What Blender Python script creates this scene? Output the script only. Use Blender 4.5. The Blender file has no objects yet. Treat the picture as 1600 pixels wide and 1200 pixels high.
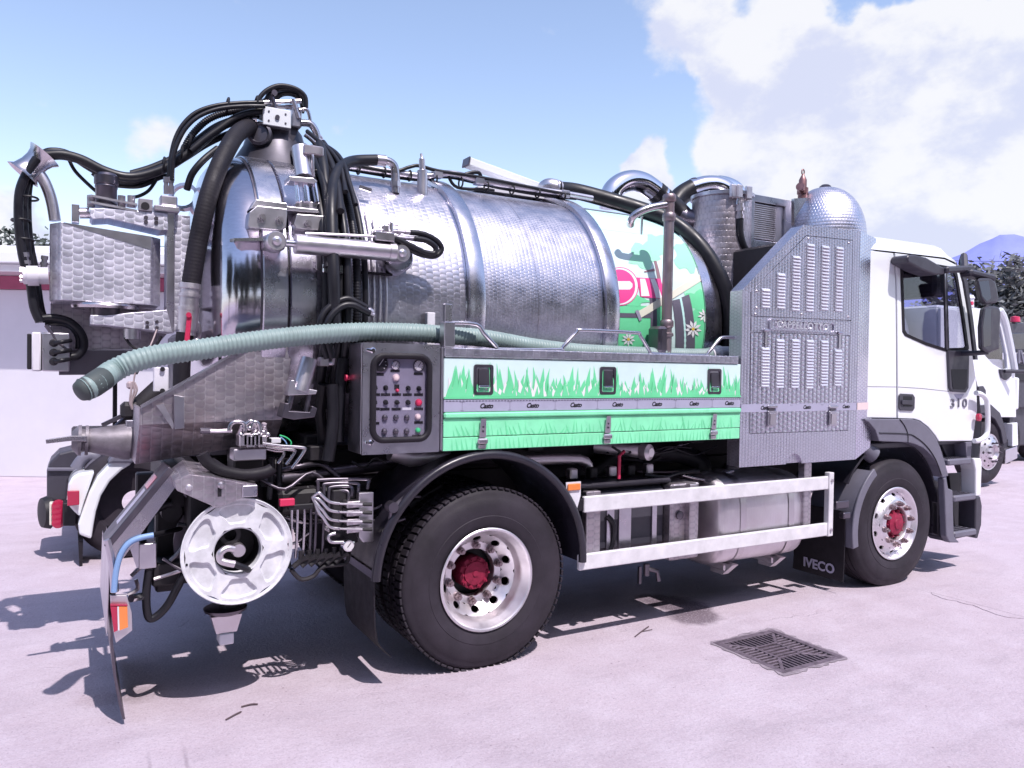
import bpy, bmesh, math, random
from mathutils import Vector, Matrix
from mathutils import noise as mnoise
R = math.radians
random.seed(7)
scene = bpy.context.scene
COL = scene.collection

# ------------------------------------------------------------------ camera
YAW, PITCH, ROLL = 0.520557, -0.0182295, 0.0149931
FPX = 1202.414
CAM = Vector((-2.10668, -5.12434, 1.73963))
_F = Vector((math.sin(YAW)*math.cos(PITCH), math.cos(YAW)*math.cos(PITCH), math.sin(PITCH)))
_R0 = Vector((math.cos(YAW), -math.sin(YAW), 0))
_U0 = _R0.cross(_F)
_R = _R0*math.cos(ROLL)+_U0*math.sin(ROLL)
_U = -_R0*math.sin(ROLL)+_U0*math.cos(ROLL)
cd = bpy.data.cameras.new('camera'); cam = bpy.data.objects.new('camera', cd); COL.objects.link(cam)
cd.sensor_width = 36; cd.lens = 36*FPX/1600; cd.clip_end = 20000; cd.clip_start = 0.05
mw = Matrix((_R, _U, -_F)).transposed().to_4x4(); mw.translation = CAM
cam.matrix_world = mw
scene.camera = cam

# survey helpers: where a measured sight line meets a plane of known place (y, x or z in metres)
def _ray(px, py): return _F + _R*((px-800)/FPX) - _U*((py-600)/FPX)
def P(px, py, y): d = _ray(px, py); return CAM + d*((y-CAM.y)/d.y)
def PX(px, py, x): d = _ray(px, py); return CAM + d*((x-CAM.x)/d.x)
def PZ(px, py, z=0.0): d = _ray(px, py); return CAM + d*((z-CAM.z)/d.z)
def PD(px, py, dist): return CAM + _ray(px, py)*dist

# ------------------------------------------------------------------ world and sun
SUN_DIR = Vector((-0.08, 0.57, -1.0)).normalized()      # the way the light travels
SUN_EL = math.asin(-SUN_DIR.z)
SUN_AZ = math.atan2(-SUN_DIR.x, -SUN_DIR.y)
world = bpy.data.worlds.new('World'); scene.world = world; world.use_nodes = True
W = world.node_tree; W.nodes.clear()

class NT:
    """tiny node-graph writer"""
    def __init__(s, tree): s.t = tree
    def n(s, typ, **kw):
        nd = s.t.nodes.new(typ)
        for k, v in kw.items(): setattr(nd, k, v)
        return nd
    def put(s, sock, val):
        if isinstance(val, bpy.types.NodeSocket): s.t.links.new(val, sock)
        elif val is not None: sock.default_value = val
    def m(s, op, a, b=None, c=None, clamp=False):
        nd = s.n('ShaderNodeMath', operation=op, use_clamp=clamp)
        s.put(nd.inputs[0], a); s.put(nd.inputs[1], b)
        if c is not None: s.put(nd.inputs[2], c)
        return nd.outputs[0]
    def vm(s, op, a, b=None, scale=None):
        nd = s.n('ShaderNodeVectorMath', operation=op)
        s.put(nd.inputs[0], a); s.put(nd.inputs[1], b)
        if scale is not None: s.put(nd.inputs['Scale'], scale)
        return nd.outputs['Value'] if op in ('DOT_PRODUCT', 'LENGTH', 'DISTANCE') else nd.outputs[0]
    def mapr(s, v, a, b, c=0.0, d=1.0, smooth=False):
        nd = s.n('ShaderNodeMapRange')
        if smooth: nd.interpolation_type = 'SMOOTHSTEP'
        for i, x in enumerate((v, a, b, c, d)): s.put(nd.inputs[i], x)
        return nd.outputs[0]
    def mix(s, fac, a, b, blend='MIX'):
        nd = s.n('ShaderNodeMix', data_type='RGBA', blend_type=blend)
        s.put(nd.inputs[0], fac); s.put(nd.inputs[6], a); s.put(nd.inputs[7], b)
        return nd.outputs[2]
    def noise(s, vec, scale, detail=4, rough=0.55, w=None):
        nd = s.n('ShaderNodeTexNoise')
        s.put(nd.inputs['Vector'], vec); s.put(nd.inputs['Scale'], scale)
        s.put(nd.inputs['Detail'], detail); s.put(nd.inputs['Roughness'], rough)
        return nd.outputs[0]
    def sep(s, v): nd = s.n('ShaderNodeSeparateXYZ'); s.put(nd.inputs[0], v); return nd.outputs
    def comb(s, x, y, z=0.0):
        nd = s.n('ShaderNodeCombineXYZ')
        for i, q in enumerate((x, y, z)): s.put(nd.inputs[i], q)
        return nd.outputs[0]
    def bump(s, h, strength=0.3, dist=0.01, normal=None):
        nd = s.n('ShaderNodeBump'); s.put(nd.inputs['Height'], h)
        nd.inputs['Strength'].default_value = strength; nd.inputs['Distance'].default_value = dist
        if normal is not None: s.put(nd.inputs['Normal'], normal)
        return nd.outputs[0]

w = NT(W)
sky = w.n('ShaderNodeTexSky', sky_type='NISHITA', sun_disc=False)
sky.sun_elevation = SUN_EL; sky.sun_rotation = SUN_AZ
sky.altitude = 50; sky.air_density = 1.0; sky.dust_density = 0.6; sky.ozone_density = 1.6
tc = w.n('ShaderNodeTexCoord')
dirv = tc.outputs['Generated']
wn_ = w.n('ShaderNodeTexNoise'); wn_.inputs['Scale'].default_value = 9.0; wn_.inputs['Detail'].default_value = 6; W.links.new(dirv, wn_.inputs['Vector'])
wdir = w.vm('ADD', dirv, w.vm('SCALE', w.vm('SUBTRACT', wn_.outputs[1], (0.5, 0.5, 0.5)), None, 0.16))
def cloud_noise(off, sc, det, ro):
    v = w.vm('MULTIPLY', dirv, (1.0, 1.0, 1.5)); v = w.vm('ADD', v, off)
    return w.noise(v, sc, det, ro)
dens = cloud_noise((3.1, 1.7, 0.4), 3.4, 9, 0.56)
fine = cloud_noise((1.2, 5.0, 2.0), 9.0, 8, 0.6)
dens = w.m('ADD', w.m('MULTIPLY', dens, 0.60), w.m('MULTIPLY', fine, 0.40))
# cumulus banks standing in the sky: (photo sight line, angular size, weight)
for (px, py, s0, s1, wt) in ((1090, 30, 0.03, 0.10, 0.26), (1200, 40, 0.03, 0.12, 0.26), (1210, 170, 0.05, 0.13, 0.30), (1330, 190, 0.06, 0.16, 0.32), (1420, 90, 0.04, 0.12, 0.30), (1480, 190, 0.06, 0.16, 0.32),
                             (1190, 290, 0.03, 0.11, 0.28), (1330, 300, 0.05, 0.16, 0.32), (1500, 310, 0.05, 0.2, 0.30), (1600, 150, 0.04, 0.12, 0.30), (1590, 10, 0.01, 0.05, 0.22),
                             (992, 282, 0.016, 0.050, 0.32), (1066, 153, 0.0, 0.02, 0.24), (1094, 108, 0.0, 0.025, 0.2),
                             (235, 225, 0.005, 0.06, 0.17), (30, 390, 0.02, 0.08, 0.30), (540, 232, 0.0, 0.03, 0.17), (860, 65, 0.0, 0.03, 0.12),
                             (385, 14, 0.0, 0.045, 0.17), (55, 138, 0.0, 0.045, 0.15), (2300, 200, 0.1, 0.5, 0.25), (-900, 250, 0.05, 0.45, 0.22)):
    d = _ray(px, py).normalized()
    dist = w.vm('DISTANCE', wdir, (d.x, d.y, d.z))
    dens = w.m('ADD', dens, w.mapr(dist, s0, s1, wt, 0.0, True))
mask = w.mapr(dens, 0.625, 0.775, 0.0, 1.0, True)
lo_ = cloud_noise((3.1, 1.7, 0.40), 5.5, 6, 0.6); hi_ = cloud_noise((3.1, 1.7, 0.52), 5.5, 6, 0.6)
relief = w.m('ADD', w.m('SUBTRACT', lo_, hi_), w.m('MULTIPLY', w.m('SUBTRACT', fine, 0.5), 0.35))
ccol = w.mix(w.mapr(relief, -0.13, 0.10, 0.0, 1.0, True), (4.2, 4.4, 5.5, 1), (5.6, 5.6, 5.8, 1))
up = w.sep(dirv)[2]
haze = w.mapr(up, 0.0, 0.28, 1.0, 0.0, True)
skyc = w.mix(1.0, sky.outputs[0], (1.78, 1.54, 1.47, 1), 'MULTIPLY')
skyc = w.mix(w.m('MULTIPLY', haze, 0.45), skyc, (5.3, 6.0, 7.4, 1))
skyc = w.mix(w.m('MULTIPLY', mask, 0.93), skyc, ccol)
bg = w.n('ShaderNodeBackground'); w.put(bg.inputs[0], skyc); bg.inputs[1].default_value = 0.112
out = w.n('ShaderNodeOutputWorld'); W.links.new(bg.outputs[0], out.inputs[0])

sl = bpy.data.lights.new('sun', 'SUN'); sl.energy = 3.15; sl.angle = R(0.53); sl.color = (1.0, 0.93, 0.92)
so = bpy.data.objects.new('sun', sl); COL.objects.link(so)
so.rotation_euler = SUN_DIR.to_track_quat('-Z', 'Y').to_euler(); so.location = (0, -10, 20)
vs = scene.view_settings
vs.view_transform = 'Standard'; vs.look = 'None'; vs.gamma = 1; vs.exposure = 0.62
try: vs.use_curve_mapping = False
except Exception: pass
scene.cycles.max_bounces = 8; scene.cycles.diffuse_bounces = 3; scene.cycles.glossy_bounces = 4
scene.cycles.transparent_max_bounces = 8; scene.cycles.caustics_reflective = False; scene.cycles.caustics_refractive = False

# ------------------------------------------------------------------ materials
MATS = {}
def mat(name, col=(0.5, 0.5, 0.5), rough=0.5, metal=0.0, spec=0.5, var=0.0, vscale=6.0, bump=0.0, bscale=60.0, rvar=0.0, coat=0.0, emis=None):
    """plain painted / moulded surface with a little uneven colour, gloss and relief"""
    m = bpy.data.materials.new(name); m.use_nodes = True; t = m.node_tree; t.nodes.clear(); g = NT(t)
    b = g.n('ShaderNodeBsdfPrincipled'); o = g.n('ShaderNodeOutputMaterial'); t.links.new(b.outputs[0], o.inputs[0])
    tc = g.n('ShaderNodeTexCoord'); v = tc.outputs['Object']
    c = (*col, 1)
    if var > 0:
        nz = g.noise(v, vscale, 6, 0.62)
        f = g.mapr(nz, 0.3, 0.7)
        c = g.mix(f, tuple(x*(1-var) for x in col)+(1,), tuple(min(1, x*(1+var*0.7)) for x in col)+(1,))
    g.put(b.inputs['Base Color'], c)
    rr = rough
    if rvar > 0: rr = g.mapr(g.noise(v, vscale*2.3, 5, 0.6), 0.3, 0.7, max(0.03, rough-rvar), min(1, rough+rvar))
    g.put(b.inputs['Roughness'], rr)
    b.inputs['Metallic'].default_value = metal; b.inputs['Specular IOR Level'].default_value = spec
    b.inputs['Coat Weight'].default_value = coat; b.inputs['Coat Roughness'].default_value = 0.08
    if bump > 0: g.put(b.inputs['Normal'], g.bump(g.noise(v, bscale, 4, 0.6), bump, 0.004))
    if emis: b.inputs['Emission Color'].default_value = (*emis[0], 1); b.inputs['Emission Strength'].default_value = emis[1]
    MATS[name] = m; return m

def steel(name, col=(0.62, 0.6, 0.66), rough=0.3, pitch=0.0, line=0.6, rel=0.5, dirt=0.3, brush=0.0, dirtcol=(0.36, 0.29, 0.3), bdir=(1, 40, 1)):
    """stainless sheet; pitch > 0 gives the engine-turned (overlapping swirl) finish"""
    m = bpy.data.materials.new(name); m.use_nodes = True; t = m.node_tree; t.nodes.clear(); g = NT(t)
    b = g.n('ShaderNodeBsdfPrincipled'); o = g.n('ShaderNodeOutputMaterial'); t.links.new(b.outputs[0], o.inputs[0])
    tc = g.n('ShaderNodeTexCoord'); ob = tc.outputs['Object']; uv = tc.outputs['UV']
    nz = g.noise(ob, 3.2, 7, 0.65)
    c = g.mix(g.mapr(nz, 0.42, 0.8, 0.0, dirt), (*col, 1), (*dirtcol, 1))
    r = g.mapr(g.noise(ob, 9.0, 5, 0.6), 0.25, 0.75, rough*0.75, rough*1.35)
    nrm = None
    if brush > 0:
        bn = g.noise(g.vm('MULTIPLY', ob, bdir), 14.0, 4, 0.6)
        nrm = g.bump(bn, brush, 0.003)
        c = g.mix(g.mapr(bn, 0.35, 0.7, 0.0, 0.22), c, (col[0]*0.55, col[1]*0.53, col[2]*0.6, 1))
    if pitch > 0:
        s = g.sep(uv)
        rad = 0.575; vs_ = 0.80
        u = g.m('DIVIDE', s[0], pitch); v = g.m('DIVIDE', s[1], pitch*vs_)
        colm = g.m('FLOOR', u); du = g.m('SUBTRACT', g.m('FRACT', u), 0.5)
        v = g.m('ADD', v, g.m('MULTIPLY', g.m('FLOORED_MODULO', colm, 2.0), 0.5))
        reach = g.m('SQRT', g.m('SUBTRACT', rad*rad, g.m('MULTIPLY', du, du)))
        k = g.m('FLOOR', g.m('ADD', v, reach))              # the newest swirl overlaps the one above it
        dv = g.m('SUBTRACT', v, k)
        d = g.m('SQRT', g.m('ADD', g.m('MULTIPLY', du, du), g.m('MULTIPLY', dv, dv)))
        wn = g.n('ShaderNodeTexWhiteNoise', noise_dimensions='2D'); g.put(wn.inputs['Vector'], g.comb(colm, k))
        h = g.m('SUBTRACT', 1.0, g.m('MULTIPLY', d, d))
        h = g.m('ADD', h, g.m('MULTIPLY', g.m('SINE', g.m('MULTIPLY', d, 55.0)), 0.012))
        nrm = g.bump(h, rel, pitch*0.16, nrm)
        edge = g.mapr(d, rad*0.62, rad, 0.0, 0.42)
        c = g.mix(edge, c, (col[0]*0.45, col[1]*0.44, col[2]*0.5, 1))
        c = g.mix(g.m('MULTIPLY', wn.outputs[0], 0.12), c, (col[0]*0.55, col[1]*0.55, col[2]*0.6, 1))
        lit = g.mapr(g.m('ABSOLUTE', du), 0.43, 0.49, 0.0, line)
        c = g.mix(lit, c, (0.95, 0.94, 0.97, 1))
        r = g.m('ADD', r, g.m('MULTIPLY', edge, 0.15))
    g.put(b.inputs['Base Color'], c); g.put(b.inputs['Roughness'], r)
    b.inputs['Metallic'].default_value = 1.0
    if nrm is not None: g.put(b.inputs['Normal'], nrm)
    MATS[name] = m; return m

steel('pearl', (0.64, 0.625, 0.70), 0.35, pitch=0.044, line=0.25, rel=0.33, dirt=0.3)
steel('pearl_fine', (0.68, 0.665, 0.76), 0.35, pitch=0.030, line=0.2, rel=0.75, dirt=0.25)
steel('pearl_big', (0.78, 0.77, 0.86), 0.47, pitch=0.05, rel=0.55, dirt=0.1)
steel('pearl_dirty', (0.56, 0.52, 0.56), 0.42, pitch=0.05, line=0.2, rel=0.4, dirt=1.0, dirtcol=(0.34, 0.27, 0.29))
steel('plain_steel', (0.62, 0.60, 0.66), 0.30, brush=0.12, dirt=0.35)
steel('band_steel', (0.66, 0.65, 0.72), 0.26, brush=0.10, dirt=0.2, bdir=(30, 1, 1))
steel('mirror_steel', (0.60, 0.58, 0.65), 0.13, brush=0.05, dirt=0.3, bdir=(1, 3, 6))
steel('cyl_silver', (0.66, 0.63, 0.68), 0.36, dirt=0.3)
steel('rim_alu', (0.84, 0.81, 0.85), 0.42, dirt=0.3)
steel('pipe_steel', (0.60, 0.57, 0.60), 0.24, dirt=0.5, dirtcol=(0.4, 0.36, 0.36))
steel('bolt_steel', (0.62, 0.58, 0.62), 0.32, dirt=0.4)
steel('dark_steel', (0.17, 0.155, 0.185), 0.38, dirt=0.4, dirtcol=(0.16, 0.12, 0.13))
steel('chrome', (0.84, 0.82, 0.87), 0.10, dirt=0.1)
steel('cast_alu', (0.72, 0.68, 0.72), 0.42, dirt=0.45, dirtcol=(0.45, 0.38, 0.4))
steel('rusty_pipe', (0.33, 0.29, 0.31), 0.5, dirt=1.0, dirtcol=(0.30, 0.20, 0.20), brush=0.3)
steel('tank_alu', (0.74, 0.70, 0.74), 0.42, brush=0.12, dirt=0.6, dirtcol=(0.5, 0.42, 0.44), bdir=(40, 1, 1))
mat('rubber', (0.013, 0.0105, 0.016), 0.62, spec=0.35, var=0.35, vscale=5, bump=0.25, bscale=120, rvar=0.12)
mat('tyre', (0.029, 0.0235, 0.033), 0.68, spec=0.35, var=0.5, vscale=3, bump=0.15, bscale=90, rvar=0.1)
mat('hose_black', (0.013, 0.0125, 0.018), 0.42, spec=0.4, var=0.3, vscale=4, rvar=0.12)
mat('black', (0.010, 0.009, 0.013), 0.55, var=0.3)
mat('chassis', (0.022, 0.019, 0.024), 0.55, var=0.5, vscale=5, bump=0.2, bscale=50)
mat('plastic_grey', (0.155, 0.150, 0.195), 0.48, var=0.12, vscale=5, rvar=0.1)
mat('plastic_dark', (0.050, 0.047, 0.064), 0.45, var=0.15, vscale=5, rvar=0.1)
mat('mudguard', (0.022, 0.0195, 0.030), 0.36, var=0.3, vscale=5, rvar=0.1)
mat('white_paint', (0.83, 0.85, 0.88), 0.22, var=0.03, vscale=2, coat=0.5)
mat('white_dull', (0.74, 0.72, 0.78), 0.45, var=0.10, vscale=6, rvar=0.1)
mat('white_reel', (0.68, 0.68, 0.72), 0.42, var=0.28, vscale=9, rvar=0.1)
mat('rail_white', (0.77, 0.755, 0.785), 0.42, metal=0.15, var=0.16, vscale=9, rvar=0.12)
mat('hub_red', (0.30, 0.020, 0.06), 0.6, spec=0.3, var=0.4, vscale=30)
mat('red', (0.60, 0.03, 0.10), 0.42, var=0.15)
mat('orange_lens', (0.85, 0.25, 0.06), 0.2, var=0.1, coat=0.5)
mat('red_lens', (0.42, 0.015, 0.06), 0.15, coat=0.5)
mat('pink_red', (0.60, 0.06, 0.18), 0.5)
mat('green_button', (0.06, 0.55, 0.22), 0.3)
mat('lamp_white', (0.78, 0.62, 0.62), 0.35)
mat('print_sky', (0.55, 0.86, 0.80), 0.36)
mat('print_pale', (0.66, 0.84, 0.82), 0.32, var=0.10, vscale=2.0)
mat('print_mint', (0.34, 0.76, 0.52), 0.36)
mat('print_green', (0.17, 0.72, 0.36), 0.34, var=0.10, vscale=4)
mat('print_green_low', (0.27, 0.85, 0.49), 0.34, var=0.13, vscale=7, rvar=0.1)
mat('print_green_dark', (0.10, 0.42, 0.25), 0.36)
mat('print_white', (0.82, 0.82, 0.84), 0.36)
mat('print_pink', (0.78, 0.07, 0.28), 0.36)
mat('print_grey', (0.12, 0.11, 0.15), 0.36)
mat('print_greylight', (0.30, 0.29, 0.38), 0.36)
mat('print_cream', (0.74, 0.72, 0.60), 0.36)
mat('print_brown', (0.28, 0.16, 0.18), 0.36)
mat('print_yellow', (0.75, 0.55, 0.10), 0.36)
mat('tape', (0.40, 0.39, 0.52), 0.3, var=0.08, vscale=8)
mat('green_hose', (0.25, 0.335, 0.325), 0.5, var=0.16, vscale=6, rvar=0.1)
mat('green_hose_shaded', (0.06, 0.075, 0.075), 0.6, var=0.2)  # hose green with the rear tip's shade put into the colour
mat('blue_hose', (0.22, 0.36, 0.62), 0.4)
mat('mirror', (0.07, 0.07, 0.10), 0.04, metal=0.9)
mat('panel_face', (0.29, 0.275, 0.35), 0.42, var=0.1, vscale=12)
mat('dial_white', (0.72, 0.70, 0.72), 0.35)
mat('cloth', (0.42, 0.34, 0.36), 0.8, var=0.3)
mat('gunmetal', (0.085, 0.08, 0.10), 0.42, metal=0.6, var=0.3, vscale=6)
mat('pipe_grey', (0.20, 0.18, 0.21), 0.5, metal=0.3, var=0.5, vscale=9, bump=0.2)
steel('pearl_door', (0.62, 0.60, 0.69), 0.29, pitch=0.045, line=0.2, rel=0.9, dirt=0.25)
steel('pearl_wide', (0.72, 0.71, 0.80), 0.40, pitch=0.085, line=0.4, rel=0.5, dirt=0.1)
steel('pearl_mid', (0.64, 0.625, 0.71), 0.33, pitch=0.030, line=0.15, rel=0.35, dirt=0.25)
steel('pearl_corner', (0.62, 0.61, 0.72), 0.24, pitch=0.035, line=0.1, rel=0.4, dirt=0.2)
steel('nut_steel', (0.34, 0.27, 0.29), 0.42, dirt=0.5)

def glass_mat(name, tint=(0.75, 0.76, 0.82), rough=0.0, k=1.3):
    m = bpy.data.materials.new(name); m.use_nodes = True; t = m.node_tree; t.nodes.clear(); g = NT(t)
    o = g.n('ShaderNodeOutputMaterial'); mx = g.n('ShaderNodeMixShader'); ge = g.n('ShaderNodeNewGeometry')
    cs = g.m('ABSOLUTE', g.vm('DOT_PRODUCT', ge.outputs['Normal'], ge.outputs['Incoming'])); fz = g.m('ADD', 0.043, g.m('MULTIPLY', 0.957, g.m('POWER', g.m('SUBTRACT', 1.0, cs, clamp=True), 5.0)))
    tr = g.n('ShaderNodeBsdfTransparent'); tr.inputs[0].default_value = (*tint, 1)
    gl = g.n('ShaderNodeBsdfGlossy'); gl.inputs['Roughness'].default_value = rough
    g.put(mx.inputs[0], g.m('MULTIPLY', fz, k, clamp=True))
    t.links.new(tr.outputs[0], mx.inputs[1]); t.links.new(gl.outputs[0], mx.inputs[2]); t.links.new(mx.outputs[0], o.inputs[0])
    MATS[name] = m
glass_mat('glass', (0.80, 0.80, 0.86))
glass_mat('cover_glass', (0.95, 0.94, 0.97), 0.05, 0.7)

# ------------------------------------------------------------------ mesh helpers
def smoothpath(pts, n=6, closed=False):
    pts = [Vector(p) for p in pts]; L = len(pts); out = []
    rng = range(L if closed else L-1)
    for i in rng:
        if closed: a, b, c, d = pts[i-1], pts[i], pts[(i+1) % L], pts[(i+2) % L]
        else: a, b, c, d = pts[max(0, i-1)], pts[i], pts[i+1], pts[min(L-1, i+2)]
        for k in range(n):
            t = k/n
            out.append(0.5*((2*b)+(c-a)*t+(2*a-5*b+4*c-d)*t*t+(3*b-a-3*c+d)*t**3))
    if not closed: out.append(pts[-1])
    return out

class MB:
    def __init__(s): s.v = []; s.f = []; s.uv = {}; s.mi = {}
    def add(s, vs, fs, uvs=None):
        o = len(s.v); s.v += [Vector(x) for x in vs]
        for i, f in enumerate(fs):
            if uvs: s.uv[len(s.f)] = [uvs[k] for k in f]
            s.f.append([k+o for k in f])
        return s
    def box(s, x0, x1, y0, y1, z0, z1, b=0.0):
        x0, x1 = sorted((x0, x1)); y0, y1 = sorted((y0, y1)); z0, z1 = sorted((z0, z1))
        b = min(b, (x1-x0)*0.45, (y1-y0)*0.45, (z1-z0)*0.45)
        return s.obox(Matrix.Translation(((x0+x1)/2, (y0+y1)/2, (z0+z1)/2)), (x1-x0, y1-y0, z1-z0), b)
    def obox(s, M, size, b=0.0):
        hx, hy, hz = (q/2 for q in size)
        if b <= 0:
            vs = [M @ Vector((sx*hx, sy*hy, sz*hz)) for sx in (-1, 1) for sy in (-1, 1) for sz in (-1, 1)]
            return s.add(vs, [(0, 1, 3, 2), (4, 6, 7, 5), (0, 4, 5, 1), (2, 3, 7, 6), (0, 2, 6, 4), (1, 5, 7, 3)])
        vs = []; idx = {}
        for sx in (-1, 1):
            for sy in (-1, 1):
                for sz in (-1, 1):
                    for ax in range(3):
                        q = [sx*(hx-b), sy*(hy-b), sz*(hz-b)]; q[ax] = (sx*hx, sy*hy, sz*hz)[ax]
                        idx[(sx, sy, sz, ax)] = len(vs); vs.append(M @ Vector(q))
        fs = []
        for ax in range(3):
            o = [a for a in range(3) if a != ax]
            for sg in (-1, 1):
                ring = []
                for a, c in ((-1, -1), (1, -1), (1, 1), (-1, 1)):
                    k = [0, 0, 0]; k[ax] = sg; k[o[0]] = a; k[o[1]] = c; ring.append(idx[(*k, ax)])
                if (sg > 0) == (ax == 1): ring.reverse()
                fs.append(ring)
        for ax in range(3):
            o = [a for a in range(3) if a != ax]
            for a in (-1, 1):
                for c in (-1, 1):
                    k0 = [0, 0, 0]; k0[ax] = -1; k0[o[0]] = a; k0[o[1]] = c
                    k1 = list(k0); k1[ax] = 1
                    fs.append([idx[(*k0, o[0])], idx[(*k1, o[0])], idx[(*k1, o[1])], idx[(*k0, o[1])]])
        for sx in (-1, 1):
            for sy in (-1, 1):
                for sz in (-1, 1): fs.append([idx[(sx, sy, sz, a)] for a in range(3)])
        return s.add(vs, fs)
    def beam(s, a, b, w, h, bev=0.0, up=(0, 0, 1)):
        a = Vector(a); b = Vector(b); d = (b-a); L = d.length; d.normalize()
        u = Vector(up); 
        if abs(u.dot(d)) > 0.98: u = Vector((0, 1, 0))
        sx = d.cross(u).normalized(); uu = sx.cross(d)
        M = Matrix((d, sx, uu)).transposed().to_4x4(); M.translation = (a+b)/2
        return s.obox(M, (L, w, h), bev)
    def prism(s, pts, off):
        """closed outline (3-D points, one plane) pushed along off"""
        pts = [Vector(p) for p in pts]; off = Vector(off); n = len(pts)
        fs = [list(range(n)), list(range(2*n-1, n-1, -1))]+[[i, i+n, (i+1) % n+n, (i+1) % n][::-1] for i in range(n)]
        return s.add(pts+[p+off for p in pts], fs)
    def tube(s, pts, r, n=10, smooth=0, closed=False, cap=True, radii=None, uvs=False):
        pts = smoothpath(pts, smooth, closed) if smooth else [Vector(p) for p in pts]
        L = len(pts); rings = []; up = None
        for i, p in enumerate(pts):
            if closed: t = pts[(i+1) % L]-pts[i-1]
            else: t = pts[min(L-1, i+1)]-pts[max(0, i-1)]
            t.normalize()
            if up is None:
                up = Vector((0, 0, 1)) if abs(t.z) < 0.9 else Vector((1, 0, 0))
            sd = t.cross(up).normalized(); up = sd.cross(t).normalized()
            rr = radii[i] if radii else r
            rings.append([p+(sd*math.cos(2*math.pi*k/n)+up*math.sin(2*math.pi*k/n))*rr for k in range(n)])
        vs = [q for g in rings for q in g]; fs = []
        for i in range(L if closed else L-1):
            j = (i+1) % L
            for k in range(n): fs.append((i*n+k, j*n+k, j*n+(k+1) % n, i*n+(k+1) % n)[::-1])
        if cap and not closed: fs += [tuple(range(n)), tuple(range((L-1)*n, L*n))[::-1]]
        return s.add(vs, fs)
    def cyl(s, a, b, r, n=20, r2=None):
        return s.tube([a, b], r, n, radii=[r, r if r2 is None else r2])
    def lathe(s, o, axis, prof, n=32, uvr=None, arc=(0, 2*math.pi), ref=None):
        """profile [(radius, height)] turned about the axis through o"""
        o = Vector(o); ax = Vector(axis).normalized()
        e1 = Vector(ref) if ref else (Vector((0, 0, 1)) if abs(ax.z) < 0.9 else Vector((1, 0, 0)))
        e1 = (e1-ax*e1.dot(ax)).normalized(); e2 = ax.cross(e1)
        full = abs(arc[1]-arc[0]) > 6.28; m = n if full else n+1
        vs = []; uvs = []; acc = 0
        for i, (r, h) in enumerate(prof):
            if i: acc += math.hypot(r-prof[i-1][0], h-prof[i-1][1])
            for k in range(n+1):
                a = arc[0]+(arc[1]-arc[0])*k/n
                vs.append(o+ax*h+(e1*math.cos(a)+e2*math.sin(a))*r)
                uvs.append((acc, a*(uvr or 1.0)))
        fs = []
        for i in range(len(prof)-1):
            for k in range(n):
                a, b = i*(n+1)+k, (i+1)*(n+1)+k
                fs.append((a, a+1, b+1, b))
        return s.add(vs, fs, uvs if uvr else None)
    def build(s, name, material, parent=None, smooth=34, loc=None, rot=None, merge=True):
        me = bpy.data.meshes.new(name)
        me.from_pydata([tuple(v) for v in s.v], [], [tuple(f) for f in s.f])
        ul = me.uv_layers.new(name='UVMap').data
        for p in me.polygons:
            if p.index in s.uv:
                for li, q in zip(p.loop_indices, s.uv[p.index]): ul[li].uv = q
            else:
                n = p.normal; ax = max(range(3), key=lambda i: abs(n[i])); a, b = ((1, 2), (0, 2), (0, 1))[ax]
                for li in p.loop_indices:
                    co = me.vertices[me.loops[li].vertex_index].co; ul[li].uv = (co[a], co[b])
        bm = bmesh.new(); bm.from_mesh(me)
        if merge: bmesh.ops.remove_doubles(bm, verts=bm.verts, dist=0.00005)
        bmesh.ops.recalc_face_normals(bm, faces=bm.faces); bm.to_mesh(me); bm.free()
        if smooth:
            me.polygons.foreach_set('use_smooth', [True]*len(me.polygons))
            me.set_sharp_from_angle(angle=R(smooth))
        me.materials.append(MATS[material] if isinstance(material, str) else material)
        o = bpy.data.objects.new(name, me); COL.objects.link(o)
        if parent is not None: o.parent = parent
        if loc is not None: o.location = loc
        if rot is not None: o.rotation_euler = rot
        return o

def bevel(o, w_, seg=2, ang=35):
    b = o.modifiers.new('bevel', 'BEVEL'); b.width = w_; b.segments = seg; b.limit_method = 'ANGLE'; b.angle_limit = R(ang)
    return o
def empty(name, loc=(0, 0, 0), parent=None):
    o = bpy.data.objects.new(name, None); COL.objects.link(o); o.location = loc; o.empty_display_size = 0.3
    if parent is not None: o.parent = parent
    return o
def tag(o, label, cat, group=None, kind=None):
    o['label'] = label; o['category'] = cat
    if group: o['group'] = group
    if kind: o['kind'] = kind
    return o
def structure(o): o['kind'] = 'structure'; return o
def place(src, parent, loc=None, rot=None):
    c = src.copy(); COL.objects.link(c); c.parent = parent
    if loc is not None: c.location = loc
    if rot is not None: c.rotation_euler = rot
    return c
def text(name, body, size, M, material, parent, depth=0.002, shear=0.0, bold=0.0, spacing=1.0, align='CENTER'):
    cu = bpy.data.curves.new(name, 'FONT'); cu.body = body; cu.size = size; cu.extrude = depth; cu.shear = shear
    cu.align_x = align; cu.align_y = 'CENTER'; cu.space_character = spacing; cu.offset = bold; cu.resolution_u = 3
    tmp = bpy.data.objects.new(name+'_t', cu); COL.objects.link(tmp)
    bpy.context.view_layer.update()
    me = bpy.data.meshes.new_from_object(tmp.evaluated_get(bpy.context.evaluated_depsgraph_get()))
    bpy.data.objects.remove(tmp); bpy.data.curves.remove(cu)
    me.materials.clear(); me.materials.append(MATS[material])
    o = bpy.data.objects.new(name, me); COL.objects.link(o); o.parent = parent; o.matrix_local = M
    return o
def sideM(p, up=(0, 0, 1)):
    """frame for writing on the near (-Y) side: reads along +X"""
    M = Matrix(((1, 0, 0), (0, 0, -1), (0, 1, 0))).to_4x4(); M.translation = p; return M

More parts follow.
